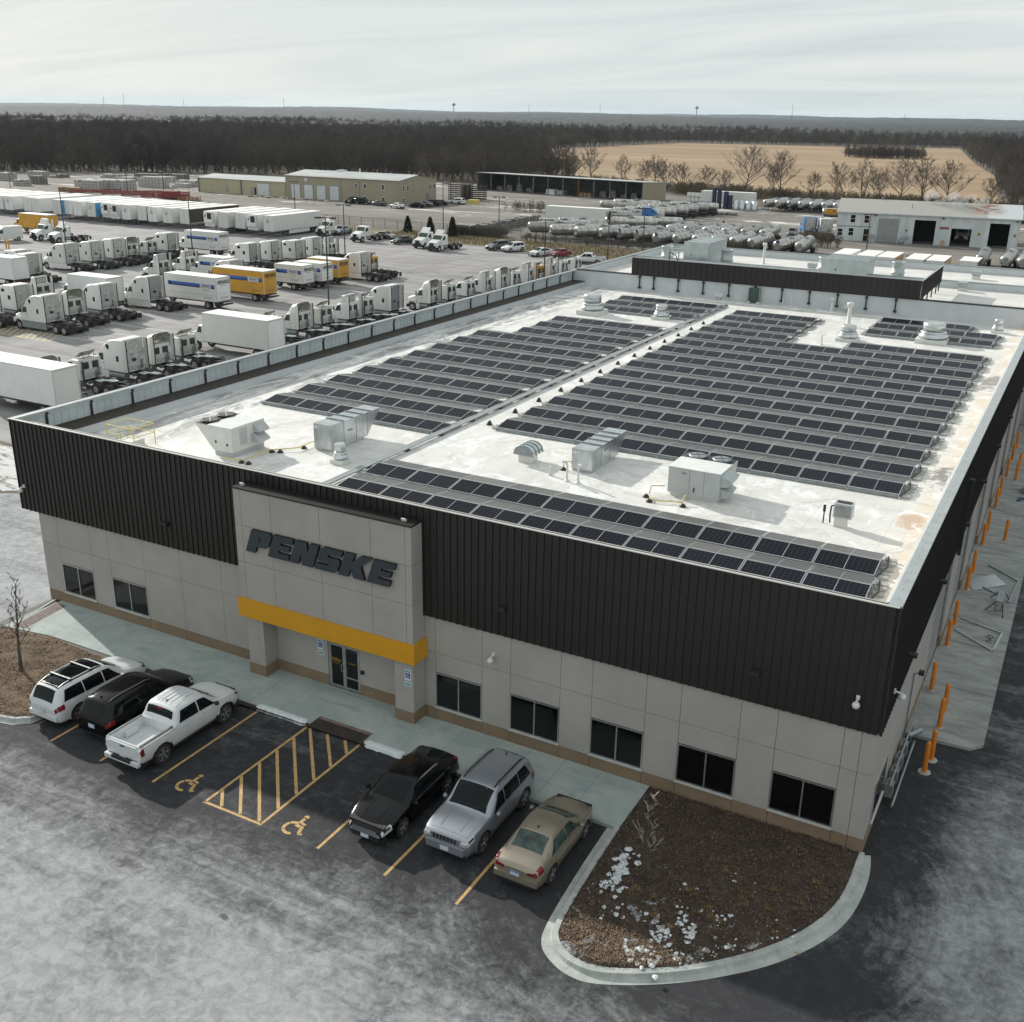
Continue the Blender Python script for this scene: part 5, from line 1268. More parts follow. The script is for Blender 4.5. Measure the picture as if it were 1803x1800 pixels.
        g = MB(); c = pt(C_['top'][0]+.22, 0); g.prism([(c.x-.08, c.z), (c.x+.09, c.z), (c.x-.05, c.z+.06)], 'y', -.02, .02, 'plastic_black'); g.build('aerial', t_)
        for s in (1, -1):     # wipers
            pass
        g = MB(); aa = C_['ws'][1]-.10; p = pt(aa, -1.5); q = pt(aa-.03, .2); g.tube([tuple(p+Vector((0, 0, .03))), tuple(q+Vector((0, 0, .03)))], .012, 4, 'plastic_black'); p = pt(aa, .3); q = pt(aa-.03, 2.2); g.tube([tuple(p+Vector((0, 0, .03))), tuple(q+Vector((0, 0, .03)))], .012, 4, 'plastic_black'); g.build('wiper', t_)
        # wheel arch lips
        for wx in (wf, wr):
            for s in (1, -1):
                g = MB(); vs = []
                yo = prof(wx)[3]
                for k in range(17):
                    an = math.radians(-14+208*k/16)
                    for r, off in ((arch-.012, .0), (arch+.045 if 'cladding' in opts else arch+.012, .010), (arch-.03, -.10)):
                        vs.append((wx+r*math.cos(an), s*(yo+off-.004), max(.22, R_+r*math.sin(an))))
                g.add(vs, [(3*k+a_, 3*k+a_+1 if a_ < 1 else 3*k+2, 3*k+5 if a_ >= 1 else 3*k+3+a_+1, 3*k+3+(a_ if a_ < 1 else 0)) for k in range(16) for a_ in (0,)]+[(3*k, 3*k+2, 3*k+5, 3*k+3) for k in range(16)], 'plastic_black' if 'cladding' in opts else paint, True); g.build('arch_lip', t_)
    if 'rails' in opts:
        for s in (1, -1):
            g = MB(); pts = []
            for k in range(9):
                x = C_['top'][0]+.10+(C_['top'][1]-C_['top'][0]-.15)*k/8; c = pt(x, s*2.45); pts.append((c.x, c.y, c.z+(.05 if 0 < k < 8 else .01)))
            g.tube(pts, .024, 6, 'plastic_black' if 'blackrails' in opts else 'aluminium'); g.build('roof_rail', t_)
    if 'crossbars' in opts:
        for x in (-1.35, -.35):
            a_ = pt(x, 2.45); g = MB(); g.box(x-.035, x+.035, -a_.y-.04, a_.y+.04, a_.z+.085, a_.z+.115, 'aluminium'); g.box(x-.06, x+.06, a_.y-.06, a_.y+.06, a_.z+.02, a_.z+.085, 'plastic_black'); g.box(x-.06, x+.06, -a_.y-.06, -a_.y+.06, a_.z+.02, a_.z+.085, 'plastic_black'); g.build('roof_bar', t_)
    if bed:
        g = MB(); zf_ = .80; zt = 1.20
        g.box(-2.62, -.98, -.74, .74, zf_-.04, zf_, paint)
        for s in (1, -1): g.box(-2.62, -.98, s*.77-.03, s*.77+.03, zf_, zt-.005, paint); g.box(-2.0, -1.4, s*.66-.09, s*.66+.09, zf_, zf_+.22, paint)
        g.box(-1.0, -.95, -.77, .77, zf_, zt+.02, paint); g.box(-2.66, -2.60, -.77, .77, zf_, zt-.01, paint)
        for k in range(7): y = -.6+k*.2; g.box(-2.6, -1.0, y-.03, y+.03, zf_, zf_+.015, paint)
        g.build('cargo_bed', t_)
        g = MB(); g.box(x0-.02, x0+.03, -.70, .70, .66, 1.16, paint); g.box(x0-.03, x0-.018, -.12, .12, 1.03, 1.09, 'plastic_black'); g.build('tailgate', t_)
        g = MB(); g.box(x0-.16, x0+.0, -.86, .86, .44, .60, paint); g.box(x0-.165, x0-.02, -.50, .50, .50, .605, 'plastic_black'); g.build('step_bumper', t_)
        g = MB(); 
        for s in (1, -1): g.box(-2.62, -.98, s*.80-.02, s*.80+.03, zt+.005, zt+.018, 'plastic_black')
        g.build('bed_rail_cap', t_)
        g = MB(); c = pt(-.72, 0); g.box(-.80, -.76, -.14, .14, c.z-.09, c.z-.03, 'red_lamp'); g.build('brake_lamp', t_)
        g = MB()
        for k in range(5): y = -.44+k*.22; g.box(-.5, .55, y-.015, y+.015, 1.826, 1.84, paint)
        g.build('roof_bead', t_)
    if 'seats' in opts:
        for y in (-.36, .36): g = MB(); g.box(-1.15, -1.05, y-.13, y+.13, 1.14, 1.28, 'cloth_tan'); g.build('headrest', t_)
    return t_
def paintmat(name, col, rough=.28, metal=.0, coat=.5):
    mat(name, col, rough, metal, var=.05, scale=1.0, coat=coat); return name
paintmat('paint_white', (.62, .64, .65), .3); paintmat('paint_black', (.003, .003, .004), .16, 0, .0); M['paint_black'].node_tree.nodes['Principled BSDF'].inputs['Specular IOR Level'].default_value = .35; paintmat('paint_silver', (.34, .36, .40), .3, .6)
paintmat('paint_champagne', (.30, .265, .205), .32, .5); paintmat('paint_grey', (.10, .105, .115), .3, .4); paintmat('paint_red', (.22, .015, .02), .25); paintmat('paint_green', (.02, .035, .032), .25); paintmat('paint_tan', (.25, .225, .18), .3, .4)
ZG = -.15; UP, DN = PI/2, -PI/2
make_car('suv', 'paint_white', 'white SUV with roof bars and dark glass roof, leftmost in the front bays', (-30.35, -5.75, ZG), UP, opts=('rails', 'crossbars', 'panoroof'), cat='SUV', name='parked_suv')
make_car('suv', 'paint_black', 'black SUV parked between the white SUV and the white pickup', (-27.75, -5.55, ZG), UP, opts=('rails', 'blackrails'), cat='SUV', name='parked_suv')
make_car('pickup', 'paint_white', 'white crew-cab pickup with empty bed beside the accessible bay', (-25.2, -6.0, ZG), UP, opts=('bed', 'cladding', 'blackmirror'), cat='pickup truck', name='parked_pickup', wheel='steel_dull')
make_car('sedan', 'paint_black', 'black sedan parked nose out right of the hatched aisle', (-14.85, -5.35, ZG), DN, opts=('brighttrim',), cat='car')
make_car('jeep', 'paint_silver', 'silver SUV with seven-slot grille parked nose out', (-12.05, -4.75, ZG), DN, opts=('rails', 'blackrails'), cat='SUV', name='parked_suv')
make_car('compact', 'paint_champagne', 'champagne sedan parked nose in beside the planted island kerb', (-9.3, -5.05, ZG), UP, opts=('greenrear', 'seats', 'bluplate'), cat='car', glass='cab_glass')

# far parked cars, same builder at low resolution
far = [('pickup', 'paint_silver', 'silver pickup parked behind the white day cab near the fence', -130.9, 144.5, DN+.1),
 ('sedan', 'paint_tan', 'tan-grey sedan parked by the verge left of the dark sedan', -119.6, 143.5, -.1),
 ('compact', 'paint_green', 'dark green sedan parked just left of the pair of white tractors', -112.4, 138.6, DN-.35),
 ('compact', 'paint_white', 'white car half hidden behind the two white tractors', -109.3, 141.0, DN-.3),
 ('suv', 'paint_grey', 'dark grey SUV parked beside a small white box-shaped car at the verge', -93.3, 141.0, DN-.35),
 ('suv', 'paint_white', 'small boxy white car right of the dark grey SUV', -89.7, 140.3, DN-.35),
 ('sedan', 'paint_white', 'white sedan in front of the grass verge, left of the red car', -82.8, 137.6, DN-.35),
 ('compact', 'paint_red', 'dark red car at the foot of the grass verge', -79.6, 138.6, DN-.35),
 ('pickup', 'paint_white', 'white pickup at the far end of the tractor row', -71.6, 133.4, PI+.25),
 ('suv', 'paint_black', 'black SUV leftmost in front of the tan workshop', -175.0, 207.0, DN),
 ('suv', 'paint_black', 'long black SUV second from left by the tan workshop', -171.0, 206.6, .2),
 ('sedan', 'paint_green', 'dark sedan in front of the tan workshop wall, left of the white car', -165.0, 205.4, PI-.3),
 ('sedan', 'paint_white', 'white car parked alone in front of the tan workshop corner', -156.8, 201.8, PI-.4),
 ('sedan', 'paint_black', 'black sedan nearest in the row beside the tan workshop end wall', -154.3, 207.0, PI),
 ('compact', 'paint_grey', 'grey car second in the row beside the tan workshop end wall', -154.2, 210.6, PI),
 ('suv', 'paint_black', 'black car third in the row beside the tan workshop end wall', -154.1, 214.2, PI),
 ('compact', 'paint_black', 'black car farthest in the row beside the tan workshop end wall', -154.0, 217.8, PI),
 ('suv', 'paint_white', 'white SUV parked by the dark steel racks right of the tan workshop', -152.0, 223.5, PI-.2),
 ('suv', 'paint_grey', 'grey wagon parked beside the blue and white tractor near the wash building', -54.7, 198.6, DN+.2)]
for kd, pm_, lb, x, y, rz in far:
    make_car(kd, pm_, lb, (x, y, -.17), rz, res=.45, opts=('bed',) if kd == 'pickup' else (), group='cars parked far across the yards', name='far_car')

# ================================================================== TRUCKS
def profile_body(mb, prof, hw, c, k, zc=None):
    """side profile (x,z) extruded across y with a chamfer of size c"""
    n = len(prof); cx = sum(p[0] for p in prof)/n; cz = sum(p[1] for p in prof)/n
    def shr(p):
        d = Vector((cx-p[0], cz-p[1])); L = d.length or 1
        return (p[0]+d.x/L*c, p[1]+d.y/L*c)
    rings = [([shr(p) for p in prof], -hw), (prof, -hw+c), (prof, hw-c), ([shr(p) for p in prof], hw)]
    vs = [(p[0], y, p[1]) for r, y in rings for p in r]
    fs = [(j*n+i, j*n+(i+1) % n, (j+1)*n+(i+1) % n, (j+1)*n+i) for j in range(3) for i in range(n)]
    fs += [tuple(range(n))[::-1], tuple(range(3*n, 4*n))]
    mb.add(vs, fs, k)
_w = MB(); _w.cyl((0, -.30, 0), (0, .30, 0), .50, .50, 18, 'rubber'); WH2 = _w.mesh('wheel')
_w = MB(); _w.cyl((0, -.14, 0), (0, .14, 0), .50, .50, 18, 'rubber'); WH1 = _w.mesh('wheel')
_w = MB(); _w.cyl((0, -.305, 0), (0, -.30, 0), .28, .28, 14, 'rim'); _w.cyl((0, .30, 0), (0, .305, 0), .28, .28, 14, 'rim'); _w.cyl((0, -.32, 0), (0, .32, 0), .09, .09, 8, 'steel_dull'); RM2 = _w.mesh('rim')
_w = MB(); _w.cyl((0, -.145, 0), (0, -.14, 0), .28, .28, 14, 'rim'); _w.cyl((0, .14, 0), (0, .145, 0), .28, .28, 14, 'rim'); _w.cyl((0, -.18, 0), (0, .18, 0), .08, .08, 8, 'steel_dull'); RM1 = _w.mesh('rim')
def wheels(t_, fr, rear, yf=1.03, yr=.90):
    for x in fr:
        for s in (1, -1): o = inst(WH1, t_, (x, s*yf, .5), name='wheel'); inst(RM1, o, name='rim')
    for x in rear:
        for s in (1, -1): o = inst(WH2, t_, (x, s*yr, .5), name='wheel'); inst(RM2, o, name='rim')
def strip(mb, pts, w, k):
    mb.tube(pts, w, 4, k)
def tractor(kind, label, loc, rz, paint='truck_white', group=None, fair='flap', snow=False, skirt=None, variant=0):
    """local +x is forward, x=0 the back of the cab, tyres on z=0"""
    t_ = thing('semi_tractor', label, 'semi tractor', loc, rz, group)
    slp = kind == 'sleeper'; S0 = 1.75 if slp else 0.0
    xf = S0+1.75                                            # windscreen foot
    g = MB()
    for s in (1, -1): g.box(-4.1, xf+1.5, s*.43-.05, s*.43+.05, .72, .98, 'chassis_black')
    for x in (-4.1, -3.0, -1.9, -.9): g.box(x, x+.12, -.38, .38, .75, .93, 'chassis_black')
    g.build('frame', t_)
    g = MB(); g.prism([(-2.95, .98), (-1.75, .98), (-1.9, 1.12), (-2.7, 1.12)], 'y', -.45, .45, 'chassis_black'); g.box(-3.3, -2.9, -.30, -.12, 1.0, 1.05, 'chassis_black'); g.box(-3.3, -2.9, .12, .30, 1.0, 1.05, 'chassis_black'); g.build('fifth_wheel', t_)
    g = MB()
    for s in (1, -1):
        for x in (-4.15,): g.box(x, x+.03, s*.9-.3, s*.9+.3, .25, .85, 'rubber')
        g.prism([(-1.0, .90), (-.8, 1.04), (-.5, 1.06), (-.5, 1.0), (-.78, .98), (-.95, .86)], 'y', s*.9-.3, s*.9+.3, 'chassis_black')
        g.cyl((-3.7, s*.3, .72), (-2.2, s*.3, .72), .09, .09, 6, 'steel_dull')
    g.box(-4.15, -4.05, -.5, .5, .70, .92, 'chassis_black'); g.build('mudguard', t_)
    wheels(t_, [xf+.62], [-1.72, -3.02])
    # cab / sleeper
    if slp:
        if variant == 0: pr = [(0, 1.05), (xf+.05, 1.05), (xf+.05, 1.95), (xf-.52, 2.75), (xf-1.0, 3.30), (xf-1.7, 3.78), (xf-2.4, 3.96), (0, 4.0)]
        else: pr = [(0, 1.05), (xf+.05, 1.05), (xf+.05, 1.95), (xf-.50, 2.75), (xf-.72, 3.2), (xf-1.15, 3.62), (xf-1.9, 3.84), (0, 3.86)]
    else: pr = [(0, 1.05), (xf+.02, 1.05), (xf+.02, 1.95), (xf-.50, 2.72), (xf-.75, 2.82), (.05, 2.84)]
    g = MB(); profile_body(g, pr, 1.22, .09, paint); cab = g.build('cab', t_)
    # bonnet and bumper
    g = MB(); profile_body(g, [(xf, 1.0), (xf+1.25, .95), (xf+1.42, 1.15), (xf+1.36, 1.55), (xf+.7, 1.82), (xf, 1.98)], 1.0, .14, paint); g.build('bonnet', t_)
    for s in (1, -1): g = MB(); g.prism([(xf+.02, 1.0), (xf+.10, .92), (xf+.22, 1.08), (xf+.62, 1.20), (xf+1.02, 1.08), (xf+1.15, .8), (xf+1.40, .8), (xf+1.35, 1.22), (xf+.9, 1.42), (xf+.02, 1.45)], 'y', s*1.08-.16, s*1.08+.16, paint); g.build('wing', t_)
    g = MB(); g.box(xf+1.38, xf+1.55, -1.12, 1.12, .38, .78, 'plastic_black' if paint != 'blue_paint' else 'chrome'); g.build('bumper', t_)
    g = MB(); g.prism([(-.42, .85), (.42, .85), (.50, 1.50), (-.50, 1.50)], 'x', xf+1.38, xf+1.44, 'plastic_black'); g.build('grille', t_)
    for s in (1, -1): g = MB(); g.box(xf+1.22, xf+1.40, s*.82-.14, s*.82+.14, 1.02, 1.20, 'lamp_clear'); g.build('headlight', t_)
    # glass
    g = MB(); e = .012; g.add([(xf+.05+e-.06, -1.02, 2.02), (xf+.05+e-.06, 1.02, 2.02), (xf-.47+e, .98, 2.70), (xf-.47+e, -.98, 2.70)], [(0, 1, 2, 3)], 'cab_glass'); g.build('windshield', t_)
    for s in (1, -1):
        g = MB(); y = s*1.226; q = [(xf-.18, y, 1.98), (xf-.95, y, 1.98), (xf-.95, y, 2.60), (xf-.52, y, 2.60)]
        g.add(q, [(0, 1, 2, 3)], 'cab_glass'); g.build('side_window', t_)
        if slp:
            g = MB()
            if variant == 0: q = [(xf-1.55, y, 3.0), (xf-1.78, y, 3.06), (xf-1.80, y, 3.42), (xf-1.45, y, 3.48), (xf-1.38, y, 3.3)]
            else: q = [(xf-1.5, y, 3.05), (xf-2.1, y, 3.05), (xf-2.1, y, 3.38), (xf-1.6, y, 3.42)]
            g.add(q, [tuple(range(len(q)))], 'window_glass'); g.build('upper_window', t_)
            g = MB(); z = 2.0 if variant == 0 else 2.2
            g.add([(.95, y, z), (.62 if variant == 0 else .5, y, z), (.62 if variant == 0 else .5, y, z+.5), (.95, y, z+.5)], [(0, 1, 2, 3)], 'window_glass'); g.build('sleeper_window', t_)
        g = MB(); g.box(xf-.20, xf-.12, s*1.42-.09, s*1.42+.09, 1.95, 2.45, 'plastic_black'); g.cyl((xf-.16, s*1.2, 2.0), (xf-.16, s*1.42, 2.0), .02, .02, 4, 'plastic_black'); g.build('mirror', t_)
        g = MB(); g.box(xf-1.0, xf-.985, y-.004, y+.004, 1.1, 2.65, 'steel_dull'); g.box(xf-.06, xf-.045, y-.004, y+.004, 1.1, 2.0, 'steel_dull'); g.box(xf-.95, xf-.80, y-.02, y+.02, 1.72, 1.76, 'plastic_black'); g.build('door_seam', t_)
        # tank and steps, or full skirt
        g = MB()
        if skirt: g.box(-.35, xf+.1, s*1.15-.05, s*1.15+.05, .32, 1.05, skirt)
        else: g.cyl((.1, s*.92, .72), (max(1.3, S0+.3), s*.92, .72), .30, .30, 12, 'steel_dull'); g.box(max(1.35, S0+.35), xf+.05, s*1.05-.12, s*1.05+.12, .45, 1.05, paint)
        g.build('side_skirt' if skirt else 'fuel_tank', t_)
        # black edge extender behind the cab
        if slp or fair in ('hollow', 'full'):
            zt = pr[-1][1] if slp else 3.75
            g = MB(); g.box(-.42, -.0, s*1.22-.015, s*1.22+.015, 1.15, zt-.08, paint); g.box(-.50, -.42, s*1.22-.03, s*1.22+.03, 1.15, zt-.08, 'plastic_black'); g.build('side_extender', t_)
    # back wall
    zt = pr[-1][1]
    if slp:
        g = MB(); g.box(-.012, 0, -1.10, 1.10, 1.15, zt-.10, 'truck_back'); g.box(-.022, -.012, -1.1, 1.1, 2.62, 2.65, 'steel_dull'); g.build('back_wall', t_)
        for k in range(5):
            g = MB(); g.tube([(-.03, .85, 1.45+k*.52), (-.34, .98, 1.50+k*.52)], .025, 4, 'black_metal'); g.build('bracket', t_)
        g = MB(); 
        if variant == 0: g.box(-.06, -.012, -.15, .25, 1.95, 2.22, 'black_metal')
        else: g.box(-.06, -.012, -.65, .0, 1.6, 1.68, 'black_metal')
        g.build('vent', t_)
    else:
        g = MB()
        for s in (1, -1): g.add([(-.008, s*.18, 1.95), (-.008, s*.86, 1.95), (-.008, s*.86, 2.55), (-.008, s*.18, 2.55)], [(0, 1, 2, 3)], 'cab_glass')
        g.build('rear_window', t_)
        g = MB(); g.box(-.006, 0, -1.12, 1.12, 1.12, 1.9, 'truck_back'); g.box(-.05, -.006, -.62, -.42, 1.15, 1.7, 'steel_dull'); g.build('back_wall', t_)
        g = MB(); g.cyl((-.12, .95, 1.0), (-.12, .95, 2.7), .07, .07, 7, 'black_metal'); g.build('exhaust', t_)
    g = MB(); g.tube([(-.06, -.75, 2.0), (-.12, -.75, 1.5), (-.3, -.6, 1.3), (-.55, -.2, 1.55), (-.4, .0, 1.1), (-1.2, .0, 1.02)], .025, 5, 'black_metal'); g.tube([(-.06, -.65, 2.0), (-.15, -.6, 1.45), (-.42, -.5, 1.35), (-.5, -.1, 1.2)], .02, 4, 'black_metal'); g.build('air_hose', t_)
    # roof fairings of the day cabs
    if not slp:
        g = MB()
        if fair == 'flap':
            g.add([(.95, -.85, 2.9), (.95, .85, 2.9), (.15, .82, 3.45), (.15, -.82, 3.45)], [(0, 1, 2, 3)], paint); g.add([(.94, -.85, 2.88), (.94, .85, 2.88), (.14, .82, 3.43), (.14, -.82, 3.43)], [(3, 2, 1, 0)], 'deflector_tan')
            d_ = g.build('deflector', t_)
            g = MB()
            for s in (1, -1): g.tube([(.15, s*.6, 3.42), (.12, s*.55, 2.84)], .022, 4, 'plastic_black'); g.tube([(.15, s*.6, 3.40), (.8, s*.5, 2.86)], .022, 4, 'plastic_black')
            g.build('strut', d_)
        elif fair == 'hollow':
            n = 10; vs = []
            for j, (x, z0, z1, w) in enumerate(((xf-.55, 2.75, 2.86, .95), (xf-.85, 2.8, 3.35, 1.10), (.55, 2.82, 3.72, 1.20), (-.02, 2.83, 3.86, 1.22))):
                for i in range(n+1):
                    a_ = PI*i/n; cy = math.copysign(abs(math.cos(a_))**.45, math.cos(a_)); sy_ = math.sin(a_)**.45
                    vs.append((x, -w*cy, z0+(z1-z0)*sy_))
            m_ = n+1; g.add(vs, [(j*m_+i, j*m_+i+1, (j+1)*m_+i+1, (j+1)*m_+i) for j in range(3) for i in range(n)], paint, True)
            vi = [(x-.002, y*.985, z-.02) for x, y, z in vs]
            g.add(vi, [(j*m_+i+1, j*m_+i, (j+1)*m_+i, (j+1)*m_+i+1) for j in range(3) for i in range(n)], 'deflector_tan', True)
            last = vs[3*m_:]; rim_ = [(x-.06, y*1.01, z+.01) for x, y, z in last]
            f_ = g.build('fairing', t_)
            g = MB(); g.add(last+rim_, [(i, i+1, m_+i+1, m_+i) for i in range(n)], 'plastic_black'); g.build('fairing_edge', f_)
            g = MB(); g.tube([(.0, 0, 3.75), (.0, -.75, 2.95)], .022, 4, 'plastic_black'); g.tube([(.0, 0, 3.75), (.0, .75, 2.95)], .022, 4, 'plastic_black'); g.tube([(.02, -1.0, 3.0), (.02, 1.0, 3.0)], .03, 4, 'light_edge'); g.build('strut', f_)
        elif fair == 'full':
            g = MB(); profile_body(g, [(xf-.60, 2.72), (xf-.85, 3.2), (.70, 3.72), (.25, 3.78), (.25, 2.8)], 1.02, .12, paint); f_ = g.build('fairing', t_)
            g = MB(); g.box(.235, .25, -.78, .78, 2.9, 3.65, 'steel_dull'); g.box(.21, .236, -.62, .62, 3.02, 3.52, 'deflector_tan'); g.build('fairing_back', f_)
        elif fair == 'front':
            g = MB(); g.prism([(xf-.55, 2.76), (xf-1.25, 3.62), (xf-1.36, 3.62), (xf-.80, 2.80)], 'y', -.88, .88, paint)
            for s in (1, -1): g.prism([(xf-.55, 2.76), (xf-1.25, 3.62), (xf-1.36, 3.62), (xf-1.15, 2.80)], 'y', s*.88-.02, s*.88+.02, paint)
            g.build('fairing', t_)
    if snow:
        g = MB(); g.prism([(-1.6, -.42), (-.7, -.40), (-.65, .30), (-1.5, .42)], 'z', .985, 1.01, 'snow_bank'); g.prism([(-3.0, -.25), (-2.0, -.40), (-1.9, .30), (-2.9, .25)], 'z', 1.12, 1.15, 'snow_bank'); g.build('snow_patch', t_)
    return t_

GA = 'tractors parked along the near row behind the building'
rowA = [('day','hollow',-72.0,26.2,'white day cab with hollow high fairing, half hidden behind the nearest white box truck'),
 ('day','flap',-72.2,31.0,'white day cab with small tilted roof flap, right of the nearest white box truck'),
 ('sleeper0','',-71.2,35.0,'large white sleeper tractor in the near row, between two day cabs'),
 ('day','hollow',-71.6,38.6,'white day cab with hollow high fairing directly right of the big near-row sleeper'),
 ('day','flap',-72.2,42.7,'white day cab with roof flap directly left of the plain white box truck'),
 ('day','flap',-72.0,54.6,'white day cab with roof flap just right of the plain white box truck'),
 ('day','hollow',-71.4,58.9,'white day cab with hollow arched fairing, second right of the plain white box truck'),
 ('day','flap',-71.3,62.9,'white day cab with roof flap beside the lamp post of the near row'),
 ('day','full',-70.6,66.8,'white day cab with tall boxed fairing right of the near lamp post'),
 ('day','flap',-71.0,70.4,'white day cab with roof flap left of the grey-backed sleeper'),
 ('sleeper0','grey',-69.8,74.0,'white sleeper tractor with dark grey back wall, right-hand end of the near group'),
 ('day','hollow',-68.8,81.0,'white day cab with hollow fairing standing first after the gap in the near row'),
 ('day','flap',-68.4,84.8,'white day cab with roof flap, second after the gap'),
 ('day','flap',-67.8,88.6,'white day cab with roof flap, third after the gap'),
 ('day','full',-67.4,92.2,'white day cab with tall boxed fairing, fourth after the gap'),
 ('day','hollow',-67.2,96.0,'white day cab with hollow fairing, fifth after the gap'),
 ('day','flap',-67.0,99.7,'white flap-roofed day cab, third to the left of the yellow cab'),
 ('day','full',-66.9,103.2,'white day cab with tall boxed fairing directly left of the yellow cab'),
 ('day','flap-yellow',-66.8,106.6,'yellow day cab, the only yellow tractor in the near row'),
 ('day','full',-66.8,110.0,'white day cab with tall boxed fairing directly right of the yellow cab'),
 ('day','flap',-66.6,114.0,'white day cab with roof flap, second from the far end of the near row'),
 ('day','flap',-66.4,118.2,'white flap-roofed day cab ending the near row before a pickup')]
for kd, fr, x, y, lb in rowA:
    pt_ = 'truck_yellow' if 'yellow' in fr else 'truck_white'
    if kd.startswith('sleeper'):
        t_ = tractor('sleeper', lb, (x, y, -.174), PI, pt_, GA, snow=True)
        if fr == 'grey':
            g = MB(); g.box(-.03, -.024, -1.1, 1.1, 1.15, 3.9, 'steel_dull'); g.build('back_cover', t_)
    else: tractor('day', lb, (x, y, -.174), PI, pt_, GA, fair=fr.split('-')[0], snow=True)
GB = 'tractors parked in the middle rows of the yard'
rowB = [('s1',-106.0,46.2,'white sleeper at the left edge of the picture, mostly cut off'),
 ('s1',-105.9,50.6,'white sleeper with two square side windows near the left edge'),
 ('d-full',-109.8,56.6,'white day cab with boxed fairing behind the near left sleepers'),
 ('s0k',-96.6,47.0,'white sleeper with dark side skirt beside the yellow hatched ground'),
 ('d-hollow',-98.3,51.5,'white day cab with hollow arched fairing between two sleepers in the middle row'),
 ('s0',-98.0,55.9,'white sleeper right of the hollow-fairing cab, in front of the plain white box'),
 ('s0t',-98.1,63.4,'white sleeper with cream skirt directly left of the large blue-striped box truck'),
 ('s0t',-91.3,97.4,'white sleeper ending the middle row, in front of a yellow cab'),
 ('d-flap',-110.2,64.0,'day cab turned side-on with raised roof flap behind the plain white box'),
 ('d-full',-114.0,80.4,'white box-faired day cab, left one of a pair in the inner row'),
 ('d-full',-114.0,85.6,'white box-faired day cab, right one of a pair in the inner row'),
 ('s1',-112.4,97.4,'white sleeper with red marked door, left end of the right-hand inner row'),
 ('s0',-111.2,101.1,'white sleeper second from left in the right-hand inner row'),
 ('s1',-109.3,104.6,'white sleeper with two square side windows, middle of the right-hand inner row'),
 ('s0',-109.3,109.0,'white sleeper fourth in the right-hand inner row, left of the boxed fairing'),
 ('d-full',-108.6,112.3,'white box-faired day cab ending the inner row by the lamp post'),
 ('s0',-100.4,80.2,'white aerodynamic sleeper roof showing behind the yellow box truck'),
 ('d-flap-yellow',-92.2,101.2,'yellow-roofed tractor behind the rightmost middle-row sleeper'),
 ('s1',-128.4,70.0,'white sleeper with square windows at the far left, in the third row'),
 ('s1',-132.6,71.6,'white sleeper just behind the far left one in the third row'),
 ('s0t',-133.0,80.3,'white sleeper with cream skirt facing the hatch, first of the third row'),
 ('s0',-132.3,84.5,'white sleeper second in the third row'),
 ('s0',-132.4,88.9,'white sleeper third in the third row, left of the rusty-backed cab'),
 ('d-hollow',-133.2,92.4,'day cab with hollow fairing and red-stained back in the third row'),
 ('d-flap',-133.2,96.8,'white day cab with roof flap in the third row'),
 ('s1',-132.8,100.6,'rounded white sleeper right of the flap cab in the third row')]
for kd, x, y, lb in rowB:
    z = -.174
    if kd[0] == 's': tractor('sleeper', lb, (x, y, z), PI, 'truck_white', GB, skirt={'k': 'steel_dull', 't': 'truck_white'}.get(kd[-1]), variant=int(kd[1]))
    else: tractor('day', lb, (x, y, z), PI, 'truck_yellow' if 'yellow' in kd else 'truck_white', GB, fair=kd.split('-')[1])
GD = 'tractors facing the camera at the back of the yard'
for kd, x, y, lb, rz in (('front',-101.6,131.6,'white tractor facing the camera, right-hand of the pair before the evergreens',DN-.12),('front',-105.9,133.6,'white tractor with yellow roof marker, left-hand of the pair before the evergreens',DN-.12),
   ('none',-121.0,135.2,'white day cab without fairing facing the camera near the silver pickup',DN-.12),('front',-132.3,139.0,'white day cab with roof fairing facing the camera beside the last long trailer',DN-.12),
   ('front',-163.2,101.4,'white day cab with roof fairing facing the camera near the yellow bollards',DN-.12),('full',-169.2,102.4,'tall white tractor facing the camera between the white van and the day cab',DN-.12),
   ('front',-153.4,136.6,'white tractor nose poking out beside the right-hand trailers of the far row',DN)):
    t_ = tractor('day', lb, (x+.6, y+3.0, -.174), rz, 'truck_white', GD, fair=kd)
tractor('sleeper', 'bright blue sleeper tractor hauling a tank trailer in the tanker yard', (-88.6, 200.2, -.178), .25, 'blue_paint', None, variant=0)
t_ = tractor('sleeper', 'blue and white sleeper tractor seen from behind left of the wash building', (-51.6, 200.6, -.178), PI/2+.4, 'blue_paint', None, variant=1)
t_ = tractor('sleeper', 'white tractor seen from behind against the wash building wall', (-48.0, 199.6, -.178), PI/2+.4, 'truck_white', None, variant=1)
t_ = tractor('day', 'white tractor parked inside the half-open wash bay', (-22.4, 209.5, -.178), DN, 'truck_white', None, fair='none')

